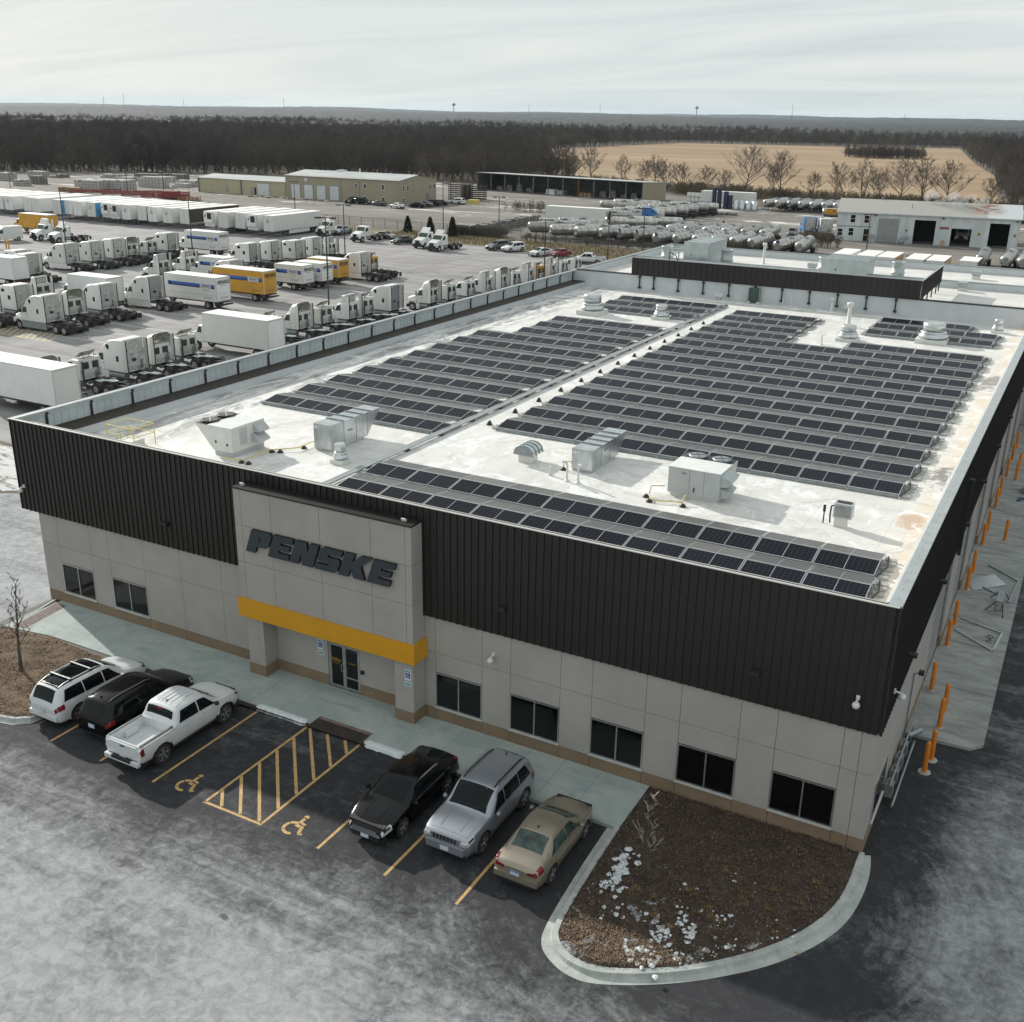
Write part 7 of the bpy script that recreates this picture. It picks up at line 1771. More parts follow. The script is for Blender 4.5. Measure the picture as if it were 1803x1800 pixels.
# wash building
Wb = thing('wash_building', 'white metal wash building with open black bays, a rust-stained roof and steam rising', 'building')
p0, p1 = Vector((-45.4, 197.2, 0)), Vector((-11.5, 201.6, 0)); d_ = (p1-p0).normalized(); WL = (p1-p0).length
Wb.location = (p0.x, p0.y, 0); Wb.rotation_euler = (0, 0, math.atan2(d_.y, d_.x))
bays = [(8.5, 12.6, 'shut'), (15.9, 19.7, 'open'), (23.2, 27.0, 'half'), (30.2, 34.0-.2, 'open')]; bays = [(8.0, 12.0, 'shut'), (14.9, 18.9, 'open'), (21.9, 25.6, 'half'), (28.8, 32.4, 'open')]
edges = 0
g = MB(); x = 0
for a, b, k in bays:
    g.box(x, a, 0, .2, -.3, 5.5, 'wash_wall'); g.box(a, b, 0, .2, 4.5, 5.5, 'wash_wall'); x = b
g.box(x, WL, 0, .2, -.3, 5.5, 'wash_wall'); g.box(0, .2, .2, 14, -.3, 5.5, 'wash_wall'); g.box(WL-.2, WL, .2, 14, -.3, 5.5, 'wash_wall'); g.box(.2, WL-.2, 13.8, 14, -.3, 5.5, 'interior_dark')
g.prism([(0, 5.5), (14, 5.5), (7, 7.6)], 'x', 0, .15, 'wash_wall'); g.prism([(0, 5.5), (14, 5.5), (7, 7.6)], 'x', WL-.15, WL, 'wash_wall'); g.build('wall', Wb)
g = MB(); 
for k in range(56):
    x = .3+k*.6
    if any(a-.2 < x < b+.2 for a, b, _ in bays): continue
    g.box(x, x+.06, -.03, 0, -.2, 5.4, 'wash_wall')
tag(g.build('siding_rib', Wb), kind='stuff')
mat('wash_roof', (.36, .355, .33), .6, var=.06, scale=.5)
def rusty():
    t = NT('wash_roof_rusted'); X, Y, Z = t.xyz(t.obj()); f = t.noise(t.map(t.obj(), scale=(.6, 1.4, 1)), .8, 7, .7, .8)
    m1 = t.math('MULTIPLY', t.ramp(X, 24.0, 26.5), t.ramp(X, 31.5, 29.5)); m_ = t.math('MULTIPLY', m1, t.ramp(f, .42, .60))
    right = t.ramp(X, 27.8, 28.6)
    c = t.mix(right, (.36, .355, .33), (.50, .54, .55)); c = t.mix(t.math('MULTIPLY', m_, t.ramp(Y, .5, 2.5)), c, (.30, .12, .05)); t.fin(c, .6); M['wash_roof'] = t.m
rusty()
g = MB(); g.add([(-.3, -.35, 5.48), (WL+.3, -.35, 5.48), (WL+.3, 7, 7.68), (-.3, 7, 7.68)], [(0, 1, 2, 3)], 'wash_roof'); g.add([(-.3, 7, 7.68), (WL+.3, 7, 7.68), (WL+.3, 14.3, 5.48), (-.3, 14.3, 5.48)], [(0, 1, 2, 3)], 'wash_roof'); g.add([(-.3, -.36, 5.30), (WL+.3, -.36, 5.30), (WL+.3, -.36, 5.48), (-.3, -.36, 5.48)], [(0, 1, 2, 3)], 'wash_wall'); g.build('roof', Wb)
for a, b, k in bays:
    if k == 'open': g = MB(); g.box(a, b, 6, 6.1, -.17, 4.5, 'bay_shade_black'); g.build('bay_shade_sheet', Wb)  # black sheet stands in for the shade deep inside the bay
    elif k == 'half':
        g = MB(); g.box(a, b, 13.5, 13.6, -.17, 4.5, 'bay_shade_black'); g.build('bay_shade_sheet', Wb)
        g = MB(); g.box(a, b, .05, .12, 3.2, 4.5, 'door_white'); g.build('roller_door', Wb)
    else:
        for i in range(8): g = MB(); g.box(a, b, .02, .10, -.15+i*.58, -.15+i*.58+.56, 'door_grey'); g.build('door_slat', Wb)
for a, z0, z1 in ((2.6, 3.5, 4.9), (5.3, 3.5, 4.9), (.35, .8, 2.1), (2.5, .9, 2.3), (5.4, -.1, 2.3)): window2(Wb, 'x', 0, a, a+.9, z0, z1, -1)
g = MB(); g.box(0, 7.0, -.06, 0, 2.62, 2.78, 'steel_dull'); g.build('string_course', Wb)
g = MB(); g.box(19.8, 21.2, -.07, -.031, 3.55, 4.4, 'sign_white'); g.build('wall_sign', Wb)
g = MB(); g.box(19.7, 21.4, -.07, -.031, 3.0, 3.35, 'red_paint'); g.build('red_wall_sign', Wb)
for x in (13.3, 26.8, 33.2): g = MB(); g.box(x, x+.5, -.07, -.031, 2.1, 2.8, 'yellow_pipe'); g.box(x+.08, x+.42, -.08, -.071, 2.2, 2.5, 'lettering_black'); g.build('notice', Wb)
for x in (20.0, 34-.6, 7.3): g = MB(); g.box(x, x+.35, -.3, 0, 4.9, 5.15, 'plastic_black'); g.build('wall_light', Wb)
g = MB(); g.cyl((8, 6.8, 7.5), (8, 6.8, 8.2), .15, .15, 8, 'steel_dull'); g.cyl((14, 3.0, 6.4), (14, 3.0, 7.3), .08, .08, 6, 'steel_dull'); g.build('flue', Wb)
def near_wash(nm, lb, cat, u, v, fn):
    n_ = Vector((-d_.y, d_.x, 0)); p = p0+d_*u+n_*v; t_ = thing(nm, lb, cat, (p.x, p.y, -.178), math.atan2(d_.y, d_.x)); fn(t_); return t_
def _m1(t_): g = MB(); g.box(-.5, .5, -.4, .4, 0, 1.6, 'galvanised_dull'); g.build('casing', t_); g = MB(); g.box(-.3, .3, -.42, -.4, .9, 1.4, 'steel_dull'); g.build('panel', t_)
near_wash('power_cabinet', 'grey power cabinet between the shut door and the first open bay', 'cabinet', 13.8, -1.0, _m1)
near_wash('power_cabinet', 'pale cabinet left of the shut wash bay door', 'cabinet', 7.2, -.8, _m1)
def _m2(t_): g = MB(); g.lathe([(.55, 0), (.6, .1), (.6, .8), (.5, .95), (.2, 1.0)], 14, 'steel_dull'); g.build('tank', t_); g = MB(); g.lathe([(.15, 1.0), (.15, 1.1)], 8, 'black_metal'); g.build('lid', t_)
near_wash('water_tank', 'squat grey tank at the foot of the wash wall', 'tank', 12.9, -1.2, _m2)
def _m3(t_):
    g = MB(); g.cyl((0, 0, 0), (0, 0, 1.1), .12, .12, 8, 'truck_yellow'); g.build('post', t_); g = MB(); g.cyl((.35, 0, 0), (.35, 0, 1.1), .12, .12, 8, 'truck_yellow'); g.build('post', t_)
near_wash('guard_post', 'pair of yellow posts between the two wash bays', 'guard post', 20.4, -.8, _m3)
near_wash('guard_post', 'pair of yellow posts by the office corner of the wash building', 'guard post', 6.4, -.9, _m3)
# steam over the wash roof
def steam():
    m = bpy.data.materials.new('steam'); m.use_nodes = True; nt_ = m.node_tree
    for n in list(nt_.nodes): nt_.nodes.remove(n)
    o = nt_.nodes.new('ShaderNodeOutputMaterial'); v = nt_.nodes.new('ShaderNodeVolumePrincipled'); v.inputs['Color'].default_value = (.95, .95, .95, 1); v.inputs['Density'].default_value = .45
    nt_.links.new(v.outputs[0], o.inputs['Volume']); M['steam'] = m
    g = MB(); rnd = random.Random(5)
    bm = bmesh.new()
    for i in range(22):
        u = 16.5+i*.52; r = .45+.55*rnd.random(); h = 7.7+.9*math.sin(i*.9)+1.0*rnd.random()
        mt = Matrix.Translation((u, 6.0+rnd.uniform(-.6, .6), h)) @ Matrix.Diagonal((1.0, 1.0, 1.0, 1)); 
        bmesh.ops.create_icosphere(bm, subdivisions=2, radius=r, matrix=mt)
    for v_ in bm.verts: v_.co += Vector((rnd.uniform(-.09, .09), rnd.uniform(-.09, .09), rnd.uniform(-.09, .09)))
    me = bpy.data.meshes.new('steam_plume'); bm.to_mesh(me); bm.free(); me.materials.append(m)
    o_ = bpy.data.objects.new('steam_plume', me); COL.objects.link(o_); o_.location = Wb.location; o_.rotation_euler = Wb.rotation_euler; tag(o_, 'white steam drifting off the ridge of the wash building', 'steam', kind='stuff')
steam()

# ================================================================== YARD CLUTTER
def block_stack(label, x, y, nx, ny, nz, k='block_grey', rz=.15, w=1.25, hgt=.62, cat='stacked bundles', z=-.178):
    t_ = thing('bundle_stack', label, cat, (x, y, z), rz, 'stacks of bundled blocks in the gravel yard'); rnd = random.Random(int(abs(x*7+y)))
    b = MB(); b.box(-w/2+.03, w/2-.03, -w/2+.03, w/2-.03, .08, hgt-.03, k); b.box(-w/2+.05, w/2-.05, -w/2+.05, w/2-.05, 0, .08, 'timber'); b = b.mesh('bundle')
    for i in range(nx):
        for j in range(ny):
            top = nz-(1 if rnd.random() < .2 else 0)
            for l in range(top):
                if 0 < i < nx-1 and 0 < j < ny-1 and l < top-1: continue
                inst(b, t_, (i*w, j*w, l*hgt), (0, 0, rnd.uniform(-.03, .03)), name='bundle')
for args in (('large stack of pale banded blocks in the middle of the left gravel yard', -262.8, 192.5, 7, 4, 5, 'block_grey'), ('dark-shadowed stack joined to the right of the large block stack', -257.5, 197.8, 6, 5, 5, 'block_grey'),
  ('tall stack of blue-strapped pale blocks, right of the lamp mast', -262.6, 216.4, 7, 3, 5, 'block_grey'), ('low stack of blocks right of the blue-strapped stack', -253.4, 221.4, 4, 3, 2, 'block_grey'), ('second low block stack nearest the tan workshop', -256.6, 225.6, 8, 3, 3, 'block_grey'),
  ('small open stack at the far left beyond the trailers', -292.9, 195, 3, 3, 3, 'pallet_grey'), ('small dark stack next to the far left lamp masts', -296, 203.5, 3, 3, 4, 'crate_dark'), ('brown timber stack low beside the large block stack', -264.4, 188.0, 6, 2, 2, 'timber'),
  ('grey-green stack at the left edge below the woods', -317, 207.6, 4, 3, 4, 'pallet_grey'), ('grey stack below the woods, second from the left', -327.6, 227.6, 5, 3, 3, 'pallet_grey'), ('low grey stack below the woods, third from the left', -317, 228.4, 4, 3, 2, 'crate_dark'),
  ('long low stack under the woods behind the large block stack', -301, 250.6, 8, 3, 2, 'crate_dark'), ('snow-topped stack under the woods, left of the tan workshop', -284.8, 247.8, 7, 3, 3, 'crate_dark'), ('long dark snow-dusted stack directly behind the tan wing', -262, 246, 9, 3, 4, 'crate_dark'),
  ('pale jumbled stack above the snow patch', -275, 236, 5, 2, 3, 'block_grey'), ('low pale stack in the left yard below the woods', -306, 240, 7, 3, 2, 'pallet_grey'), ('low white-topped stack behind the large block stack', -290, 232, 6, 3, 2, 'pallet_grey')):
    block_stack(*args)
for i in range(8): block_stack('crate stack in the slanted line by the fence, %s from the near end' % ORD[i], -110.2-.2*i, 162.5+i*3.7, 2, 2, 3, 'crate_dark', rz=.05)
block_stack('pale pallet stack at the near end of the slanted crate line', -113.2, 160.0, 3, 2, 3, 'pallet_grey', rz=.05)
def rack(label, x, y, rz, L, n=4, k='red_paint', z=-.178, w=2.4, hs=.45):
    t_ = thing('flat_rack', label, 'steel rack', (x, y, z), rz, 'red and rusty flat racks in the yards')
    for l in range(n):
        g = MB()
        for s in (0, w): g.box(0, L, s-.08, s+.08, .15+l*hs, .33+l*hs, k)
        for j in range(6): g.box(j*(L-.2)/5, j*(L-.2)/5+.2, 0, w, .18+l*hs, .30+l*hs, k)
        g.build('rack_frame', t_)
    g = MB()
    for a in (0, L-.15):
        for s in (0, w): g.box(a, a+.15, s-.1, s+.1, 0, n*hs+.3, k)
    g.build('upright', t_)
for i, (x, y, r, L, n) in enumerate(((-257, 184.6, .9, 14, 2), (-247, 187, .8, 14, 2), (-238.8, 186.6, .8, 14, 3), (-231, 186.4, .8, 13, 3), (-225, 185.4, .3, 9, 3))): rack('red flat rack behind the trailer row, %s from the left' % ORD[i], x, y, r, L, n)
mb_ = thing('red_container', 'dark red end of a long flat load right behind the trailer tops', 'container', (-222.5, 185.5, -.178), .35)
g = MB(); g.box(0, 4.6, 0, 2.4, .3, 2.1, 'red_paint'); g.build('body', mb_); g = MB()
for k in range(8): g.box(.2+k*.55, .26+k*.55, -.03, 0, .35, 2.05, 'red_paint')
g.build('rib', mb_)
rack('rusty low steel frames lying right of the red container', -215, 184.0, .5, 5.5, 2, 'rust')
rack('dark tall steel rack stack against the right end of the tan workshop', -161.8, 234.6, .35, 6.5, 8, 'ledge_brown', hs=.55)
rack('second dark rack stack beside the tan workshop', -160.2, 238.8, .35, 7, 7, 'ledge_brown', hs=.55)
g = MB(); g.prism([(0, 0), (3.4, 0), (3.4, 1.1), (.6, 1.1), (0, .5)], 'y', 0, 1.6, 'yellow_pipe'); tag(g.build('skip_bin', None, (-151.2, 226.4, -.178), (0, 0, .1)), 'tan open skip right of the white SUV by the tan workshop', 'skip')
for k in range(14):
    rnd = random.Random(k); x = -211+k*2.1; y = 206.5+rnd.random()*2.5
    g = MB(); 
    for j in range(5): a, b, c_ = rnd.uniform(-1, 1), rnd.uniform(-.6, .6), rnd.uniform(.15, .5); g.box(a-.5, a+.5, b-.25, b+.25, .0, c_, ('block_grey', 'timber', 'crate_dark')[j % 3])
    tag(g.build('scrap_heap', None, (x, y, -.178), (0, 0, rnd.random())), 'low scrap heap in front of the tan workshop, %s from the left' % ORD[k], 'scrap', 'low scrap heaps before the tan workshop')
for i in range(6):
    t_ = thing('liquid_tote', 'white square liquid tote, %s from the left in the stack before the field trees' % ORD[i], 'liquid tote', (-105.4+i*1.25, 276.4, -.178), 0, 'white liquid totes')
    for l in range(2): g = MB(); g.box(-.5, .5, -.5, .5, .15+l*1.25, 1.2+l*1.25, 'ibc_white'); g.box(-.55, .55, -.55, .55, l*1.25, .14+l*1.25, 'steel_dull'); g.build('tote', t_)
for i, (x, y, n) in enumerate(((-91.6, 257.4, 6), (-90.2, 257.6, 6), (-88.4, 257.8, 5), (-87.2, 258, 4))):
    t_ = thing('drum_stack', 'dark blue drum column, %s from the left in front of the pale container' % ORD[i], 'drum stack', (x, y, -.178), 0, 'stacked dark blue drums')
    for l in range(n): g = MB(); g.cyl((0, 0, l*.9), (0, 0, l*.9+.86), .62, .62, 12, 'drum_blue'); g.build('drum', t_)
for i in range(4):
    t_ = thing('steel_tank', 'upright galvanised tank, %s from the left before the pale container' % ORD[i], 'tank', (-85.4+i*1.7, 257.6, -.178), 0, 'upright galvanised tanks'); g = MB(); g.lathe([(.7, 0), (.7, 2.2), (.3, 2.4)], 14, 'galvanised'); g.build('shell', t_)
    g = MB(); g.box(-.8, .8, -.8, .8, -.0, .12, 'steel_dull'); g.build('base', t_)
block_stack('low dark green-white material stack before the drum columns', -86.4, 238.4, 6, 2, 1, 'crate_dark', rz=0)

# ---- masts, poles, fence
def mast(x, y, h, label, arms=1, box=False, cone=False, rz=0.3, z=-.174):
    t_ = thing('light_mast', label, 'light pole', (x, y, z), rz, 'light masts in the yards')
    g = MB(); g.cyl((0, 0, 0), (0, 0, h), .11, .07, 7, 'chassis_black'); g.build('pole', t_)
    for s in ((1, -1) if arms == 2 else (1,)):
        g = MB(); g.box(min(0, s*.9), max(0, s*.9), -.05, .05, h-.12, h-.02, 'chassis_black'); g.box(s*.9-.35, s*.9+.35, -.18, .18, h-.20, h-.02, 'chassis_black'); g.build('lamp_head', t_)
    if box: g = MB(); g.lathe([(.42, 0), (.38, .9), (.1, .95)], 14, 'block_grey'); g.build('footing', t_)
    if cone:
        g = MB(); rnd = random.Random(3)
        for k in range(60):
            a = rnd.random()*2*PI; r = .9*rnd.random()**.5; zz = h-1.6+1.6*rnd.random(); g.cyl((0, 0, zz-.5), (r*math.cos(a), r*math.sin(a), zz+.2), .05, .02, 3, 'chassis_black', caps=False)
        g.build('bushy_top', t_)
for a in ((-150.4, 94.0, 10.3, 'tall slim light mast left of the third tractor row', 1, True), (-131.2, 103.6, 9.0, 'light mast beside the third-row box truck', 1, True), (-107.6, 114.5, 8.8, 'light mast at the right end of the inner tractor row', 2, False),
   (-74.6, 67.6, 12.0, 'tall light mast standing among the near-row tractors, with a small box half way', 2, False), (-66.4, 106.8, 9.4, 'light mast in front of the yellow day cab', 2, False),
   (-70.2, 138.0, 8.2, 'dark pole with a bushy spiky top beside the rear wing', 0, False), (-70.9, 155.6, 7.6, 'light mast inside the tanker yard fence', 2, False), (-102.0, 157.0, 8.0, 'twin-headed light mast by the fence before the snow patches', 2, False),
   (-171.5, 179.4, 7.0, 'light mast in front of the tan workshop roller doors', 2, False), (-114.8, 156.8, 10.0, 'light mast by the evergreens', 1, False), (-313, 209, 6.4, 'grey mast at the far left edge', 1, False), (-286, 187.6, 6.9, 'tall grey mast at the far left', 1, False),
   (-234.8, 198.7, 7.0, 'tall grey mast among the block stacks', 1, False), (-246, 195.6, 6.0, 'short mast left of the red racks', 1, False), (-36.2, 182.6, 6.6, 'light mast in front of the wash building office', 2, False)):
    if a[4] == 0: mast(a[0], a[1], a[2], a[3], 1, False, True)
    else: mast(*a)
fe = thing('chain_link_fence', 'long chain-link fence between the truck yard and the far yards', 'fence', (0, 0, -.17))
pts = [(-150, 160.2), (-112, 158.8), (-100, 156.6), (-80, 155.0), (-40, 154.0), (-6, 153.5)]
def wire_mat():
    t = NT('wire_mesh'); X, Y, Z = t.xyz(t.obj())
    a = t.math('FRACT', t.math('MULTIPLY', t.math('ADD', X, Z), 9.0)); b = t.math('FRACT', t.math('MULTIPLY', t.math('SUBTRACT', X, Z), 9.0))
    m_ = t.math('MAXIMUM', t.math('LESS_THAN', a, .13), t.math('LESS_THAN', b, .13)); t.fin((.10, .10, .10), .6); t.l(m_, t.b.inputs['Alpha']); M['wire_mesh'] = t.m
wire_mat()
for (x0, y0), (x1, y1) in zip(pts, pts[1:]):
    L = math.hypot(x1-x0, y1-y0); n = int(L/3); 
    for i in range(n):
        a = i/n; b = (i+1)/n; xa, ya, xb, yb = x0+(x1-x0)*a, y0+(y1-y0)*a, x0+(x1-x0)*b, y0+(y1-y0)*b
        g = MB(); g.cyl((xa, ya, 0), (xa, ya, 2.0), .045, .045, 6, 'black_metal'); g.build('post', fe)
        g = MB(); g.cyl((xa, ya, 1.95), (xb, yb, 1.95), .025, .025, 4, 'black_metal'); g.build('rail', fe)
        g = MB(); g.quad((xa, ya, .05), (xb, yb, .05), (xb, yb, 1.93), (xa, ya, 1.93), 'wire_mesh'); g.build('mesh_panel', fe)
# yellow hatched ground by the middle row
mb = MB()
for i in range(13):
    x = -103.5+i*.92; stripe(mb, (x, 42.9+.0*i), (x-2.2, 46.0), .14, 'yellow_pipe', -.168)
stripe(mb, (-104, 42.9), (-92.4, 42.9), .16, 'yellow_pipe', -.1685); stripe(mb, (-104, 46.1), (-93, 46.1), .16, 'yellow_pipe', -.1685)
tag(mb.build('hatch_marking'), kind='structure')
mb = MB()
for y in [30.5+3.9*i for i in range(24)]: stripe(mb, (-76.8, y), (-66.5, y), .10, 'lettering_white', -.1685)
tag(mb.build('bay_line'), kind='structure')
mb = MB()
for y in [45.5+4.1*i for i in range(14)]: stripe(mb, (-99.5, y), (-86.5, y), .10, 'lettering_white', -.1685)
tag(mb.build('bay_line'), kind='structure')

# ---- walking person in the tanker yard
def person():
    t_ = thing('person', 'person in a dark jacket and trousers walking alone across the tanker yard', 'person', (-71.9, 205.6, -.178), 2.6)
    P_ = {'pelvis': (0, 0, .98), 'chest': (.05, 0, 1.35), 'neck': (.06, 0, 1.52), 'head': (.08, 0, 1.68), 'hl': (0, .11, .95), 'kl': (.22, .11, .52), 'fl': (.30, .11, .09), 'tl': (.46, .11, .05), 'hr': (0, -.11, .95), 'kr': (-.08, -.11, .50), 'fr': (-.38, -.11, .14), 'tr': (-.26, -.11, .04),
          'sl': (.05, .20, 1.42), 'el': (-.12, .25, 1.15), 'wl': (-.10, .24, .90), 'sr': (.05, -.20, 1.42), 'er': (.16, -.25, 1.15), 'wr': (.34, -.22, .98)}
    R_ = dict(pelvis=.16, chest=.18, neck=.07, head=.11, hl=.10, kl=.075, fl=.05, tl=.04, hr=.10, kr=.075, fr=.05, tr=.04, sl=.09, el=.06, wl=.045, sr=.09, er=.06, wr=.045)
    E_ = [('pelvis', 'chest'), ('chest', 'neck'), ('neck', 'head'), ('pelvis', 'hl'), ('hl', 'kl'), ('kl', 'fl'), ('fl', 'tl'), ('pelvis', 'hr'), ('hr', 'kr'), ('kr', 'fr'), ('fr', 'tr'), ('chest', 'sl'), ('sl', 'el'), ('el', 'wl'), ('chest', 'sr'), ('sr', 'er'), ('er', 'wr')]
    ks = list(P_); me = bpy.data.meshes.new('body'); me.from_pydata([P_[k] for k in ks], [(ks.index(a), ks.index(b)) for a, b in E_], [])
    o = bpy.data.objects.new('body', me); COL.objects.link(o); o.parent = t_; m = o.modifiers.new('skin', 'SKIN'); o.modifiers.new('sub', 'SUBSURF').levels = 1; o.modifiers['sub'].render_levels = 1
    for i, k in enumerate(ks): me.skin_vertices[0].data[i].radius = (R_[k], R_[k])
    me.skin_vertices[0].data[0].use_root = True; me.materials.append(M['jacket_dark'])
    g = MB(); g.lathe([(.03, 1.58), (.085, 1.62), (.10, 1.70), (.085, 1.78), (.03, 1.81)], 10, 'skin', (.09, 0)); g.build('head', t_)
    g = MB(); g.lathe([(.103, 1.70), (.105, 1.76), (.06, 1.83), (.02, 1.84)], 10, 'jacket_dark', (.075, 0)); g.build('hair', t_)
    for s, k in ((1, 'wl'), (-1, 'wr')):
        g = MB(); c = P_[k]; g.cyl(c, (c[0]+.02, c[1], c[2]-.10), .04, .035, 6, 'skin')
        for f in range(4): g.cyl((c[0]+.02+(f-1.5)*.018, c[1], c[2]-.10), (c[0]+.02+(f-1.5)*.02, c[1], c[2]-.17), .010, .008, 4, 'skin')
        g.cyl((c[0]+.03, c[1], c[2]-.05), (c[0]+.07, c[1], c[2]-.10), .010, .009, 4, 'skin'); g.build('hand', t_)
person()

# ================================================================== TREES
def tree_arrays(seed, H, spread, n1, n2, n3, lean=0.0, tw=.035, upright=.75, base=.18, clump=1):
    rnd = random.Random(seed); tv, tf, cv, cf = [], [], [], []
    def seg(v, f, a, b, ra, rb, n):
        d = (b-a); 
        if d.length < 1e-6: return
        d.normalize(); p = d.orthogonal().normalized(); q = d.cross(p); o = len(v)
        for c, r in ((a, ra), (b, rb)):
            for i in range(n): t = 2*PI*i/n; v.append(tuple(c+p*(math.cos(t)*r)+q*(math.sin(t)*r)))
        for i in range(n): f.append((o+i, o+(i+1) % n, o+n+(i+1) % n, o+n+i))
    def tri(a, b, w):
        d = (b-a).normalized(); s = d.cross(Vector((rnd.uniform(-1, 1), rnd.uniform(-1, 1), rnd.uniform(-1, 1)))).normalized()*w; o = len(cv)
        cv.extend([tuple(a-s), tuple(a+s), tuple(b)]); cf.append((o, o+1, o+2))
    stems = []
    for c in range(clump):
        p = Vector((rnd.uniform(-.5, .5), rnd.uniform(-.5, .5), 0)) if clump > 1 else Vector((0, 0, 0)); d = Vector((lean+rnd.uniform(-.12, .12)*(2.2 if clump > 1 else 1), rnd.uniform(-.12, .12)*(2.2 if clump > 1 else 1), 1)).normalized()
        r = H*.020*(1 if clump == 1 else .7); pts = [(p.copy(), r)]; m = 7
        for i in range(m):
            d = (d+Vector((rnd.uniform(-.10, .10), rnd.uniform(-.10, .10), .05))).normalized(); p = p+d*(H*.86/m); r *= .80; pts.append((p.copy(), r))
        for (a, ra), (b, rb) in zip(pts, pts[1:]): seg(tv, tf, a, b, ra, rb, 6)
        stems.append(pts)
    for k in range(n1):
        pts = stems[k % clump]; f = base+(1-base)*(k+rnd.random())/n1; i = min(int(f*(len(pts)-1)), len(pts)-2); t = f*(len(pts)-1)-i
        a = pts[i][0].lerp(pts[i+1][0], t); az = k*2.4+rnd.random(); L = H*spread*(1.15-f)*(.75+.5*rnd.random())+H*.08
        d = Vector((math.cos(az), math.sin(az), upright*(.6+.8*f))).normalized(); r0 = pts[i][1]*.55; q = a; rr = r0; sub = []
        for j in range(4):
            d = (d+Vector((rnd.uniform(-.18, .18), rnd.uniform(-.18, .18), .10+rnd.uniform(-.1, .12)))).normalized(); q2 = q+d*(L/4); seg(tv if j < 2 else cv, tf if j < 2 else cf, q, q2, rr, rr*.7, 3); sub.append((q, q2, rr)); q, rr = q2, rr*.7
        for m in range(n2):
            j = 1+m % 3; s0, s1, rr = sub[j]; b = s0.lerp(s1, rnd.random()); az2 = rnd.random()*2*PI
            dd = ((s1-s0).normalized()*.8+Vector((math.cos(az2), math.sin(az2), .45+rnd.uniform(-.3, .3)))*.9).normalized(); L2 = L*.30*(.6+.8*rnd.random()); e = b+dd*L2
            seg(cv, cf, b, e, max(.018, rr*.45), .012, 3)
            for w in range(n3):
                c0 = b.lerp(e, .25+.75*rnd.random()); az3 = rnd.random()*2*PI; d3 = (dd*.8+Vector((math.cos(az3), math.sin(az3), rnd.uniform(-.2, .8)))*.9).normalized(); tri(c0, c0+d3*(L2*.5*(.5+rnd.random())), tw)
    return tv, tf, cv, cf
def mesh_of(name, v, f, k):
    me = bpy.data.meshes.new(name); me.from_pydata(v, [], f); me.materials.append(M[k]); me.update(); return me
NEAR = []
for i, (H_, sp_, cl, ln) in enumerate(((14.5, .56, 1, 0), (12.5, .60, 1, .1), (13.5, .42, 3, 0), (12.0, .46, 2, .25), (9.5, .50, 2, 0))):
    tv, tf, cv, cf = tree_arrays(20+i, H_, sp_, 24, 10, 13, lean=ln, tw=.026, clump=cl)
    NEAR.append((mesh_of('trunk', tv, tf, 'bark'), mesh_of('crown', cv, cf, 'twig'), H_))
def tree(x, y, proto, h, rz, label, group='bare trees along the field edge'):
    a, b, H_ = NEAR[proto]; t_ = thing('bare_tree', label, 'tree', (x, y, -.18), rz, group); s = h/H_
    t_.scale = (s, s, s); inst(a, t_, name='trunk'); inst(b, t_, name='crown')
fieldtrees = [(-101.6, 318, 0, 15.2, 0, 'largest spreading bare tree left of centre along the field edge'), (-89.5, 316, 1, 13.4, 1, 'broad bare tree right of the largest one, before the golden field'), (-93.5, 322, 3, 10.5, 2, 'slender tree between the two largest field trees'), (-80.6, 322, 4, 8.0, 3, 'small lone bare tree right of the two largest'),
 (-66.5, 305, 3, 12.2, 3.3, 'bare tree leaning left behind the wash building, left end'), (-61.5, 303, 2, 12.8, .5, 'multi-stem bare tree second from left behind the wash building'), (-56.5, 303, 3, 10.8, 2.2, 'thin leaning tree in the middle behind the wash building'), (-51.2, 306, 0, 13.2, 4, 'stout bare tree behind the middle of the wash building'),
 (-45.5, 306, 2, 14.4, 1.6, 'tall multi-stem tree above the steam'), (-38.4, 306, 1, 12.4, 2.9, 'round-headed bare tree right of the steam'), (-27.5, 304, 4, 10.0, 5, 'bare tree near the right edge before the dark wood'),
 (-120.5, 312, 4, 9.6, .3, 'low bare tree left in the field hedge'), (-127, 316, 4, 10.4, 1.3, 'bare tree second left in the field hedge'), (-133.8, 321, 2, 11.2, 2.3, 'clumped bare tree at the left end of the field hedge'), (-113.8, 312, 4, 9.0, 3.9, 'bushy tree left of the largest field tree'), (-107.5, 310, 4, 8.2, 4.4, 'small bushy tree tucked under the largest field tree'),
 (-150.8, 334, 2, 10.5, .9, 'bare tree above the right end of the open shed'), (-163.6, 335, 1, 12.0, 2.0, 'spreading bare tree above the middle right of the open shed'), (-171.8, 335, 0, 12.4, 3.1, 'wide bare tree above the middle of the open shed'), (-142.0, 328, 4, 9.6, 4.8, 'low tree above the tan end of the open shed')]
for a in fieldtrees: tree(*a)
for k in range(14):
    rnd = random.Random(100+k); x = -30-k*9.0+rnd.uniform(-2, 2)
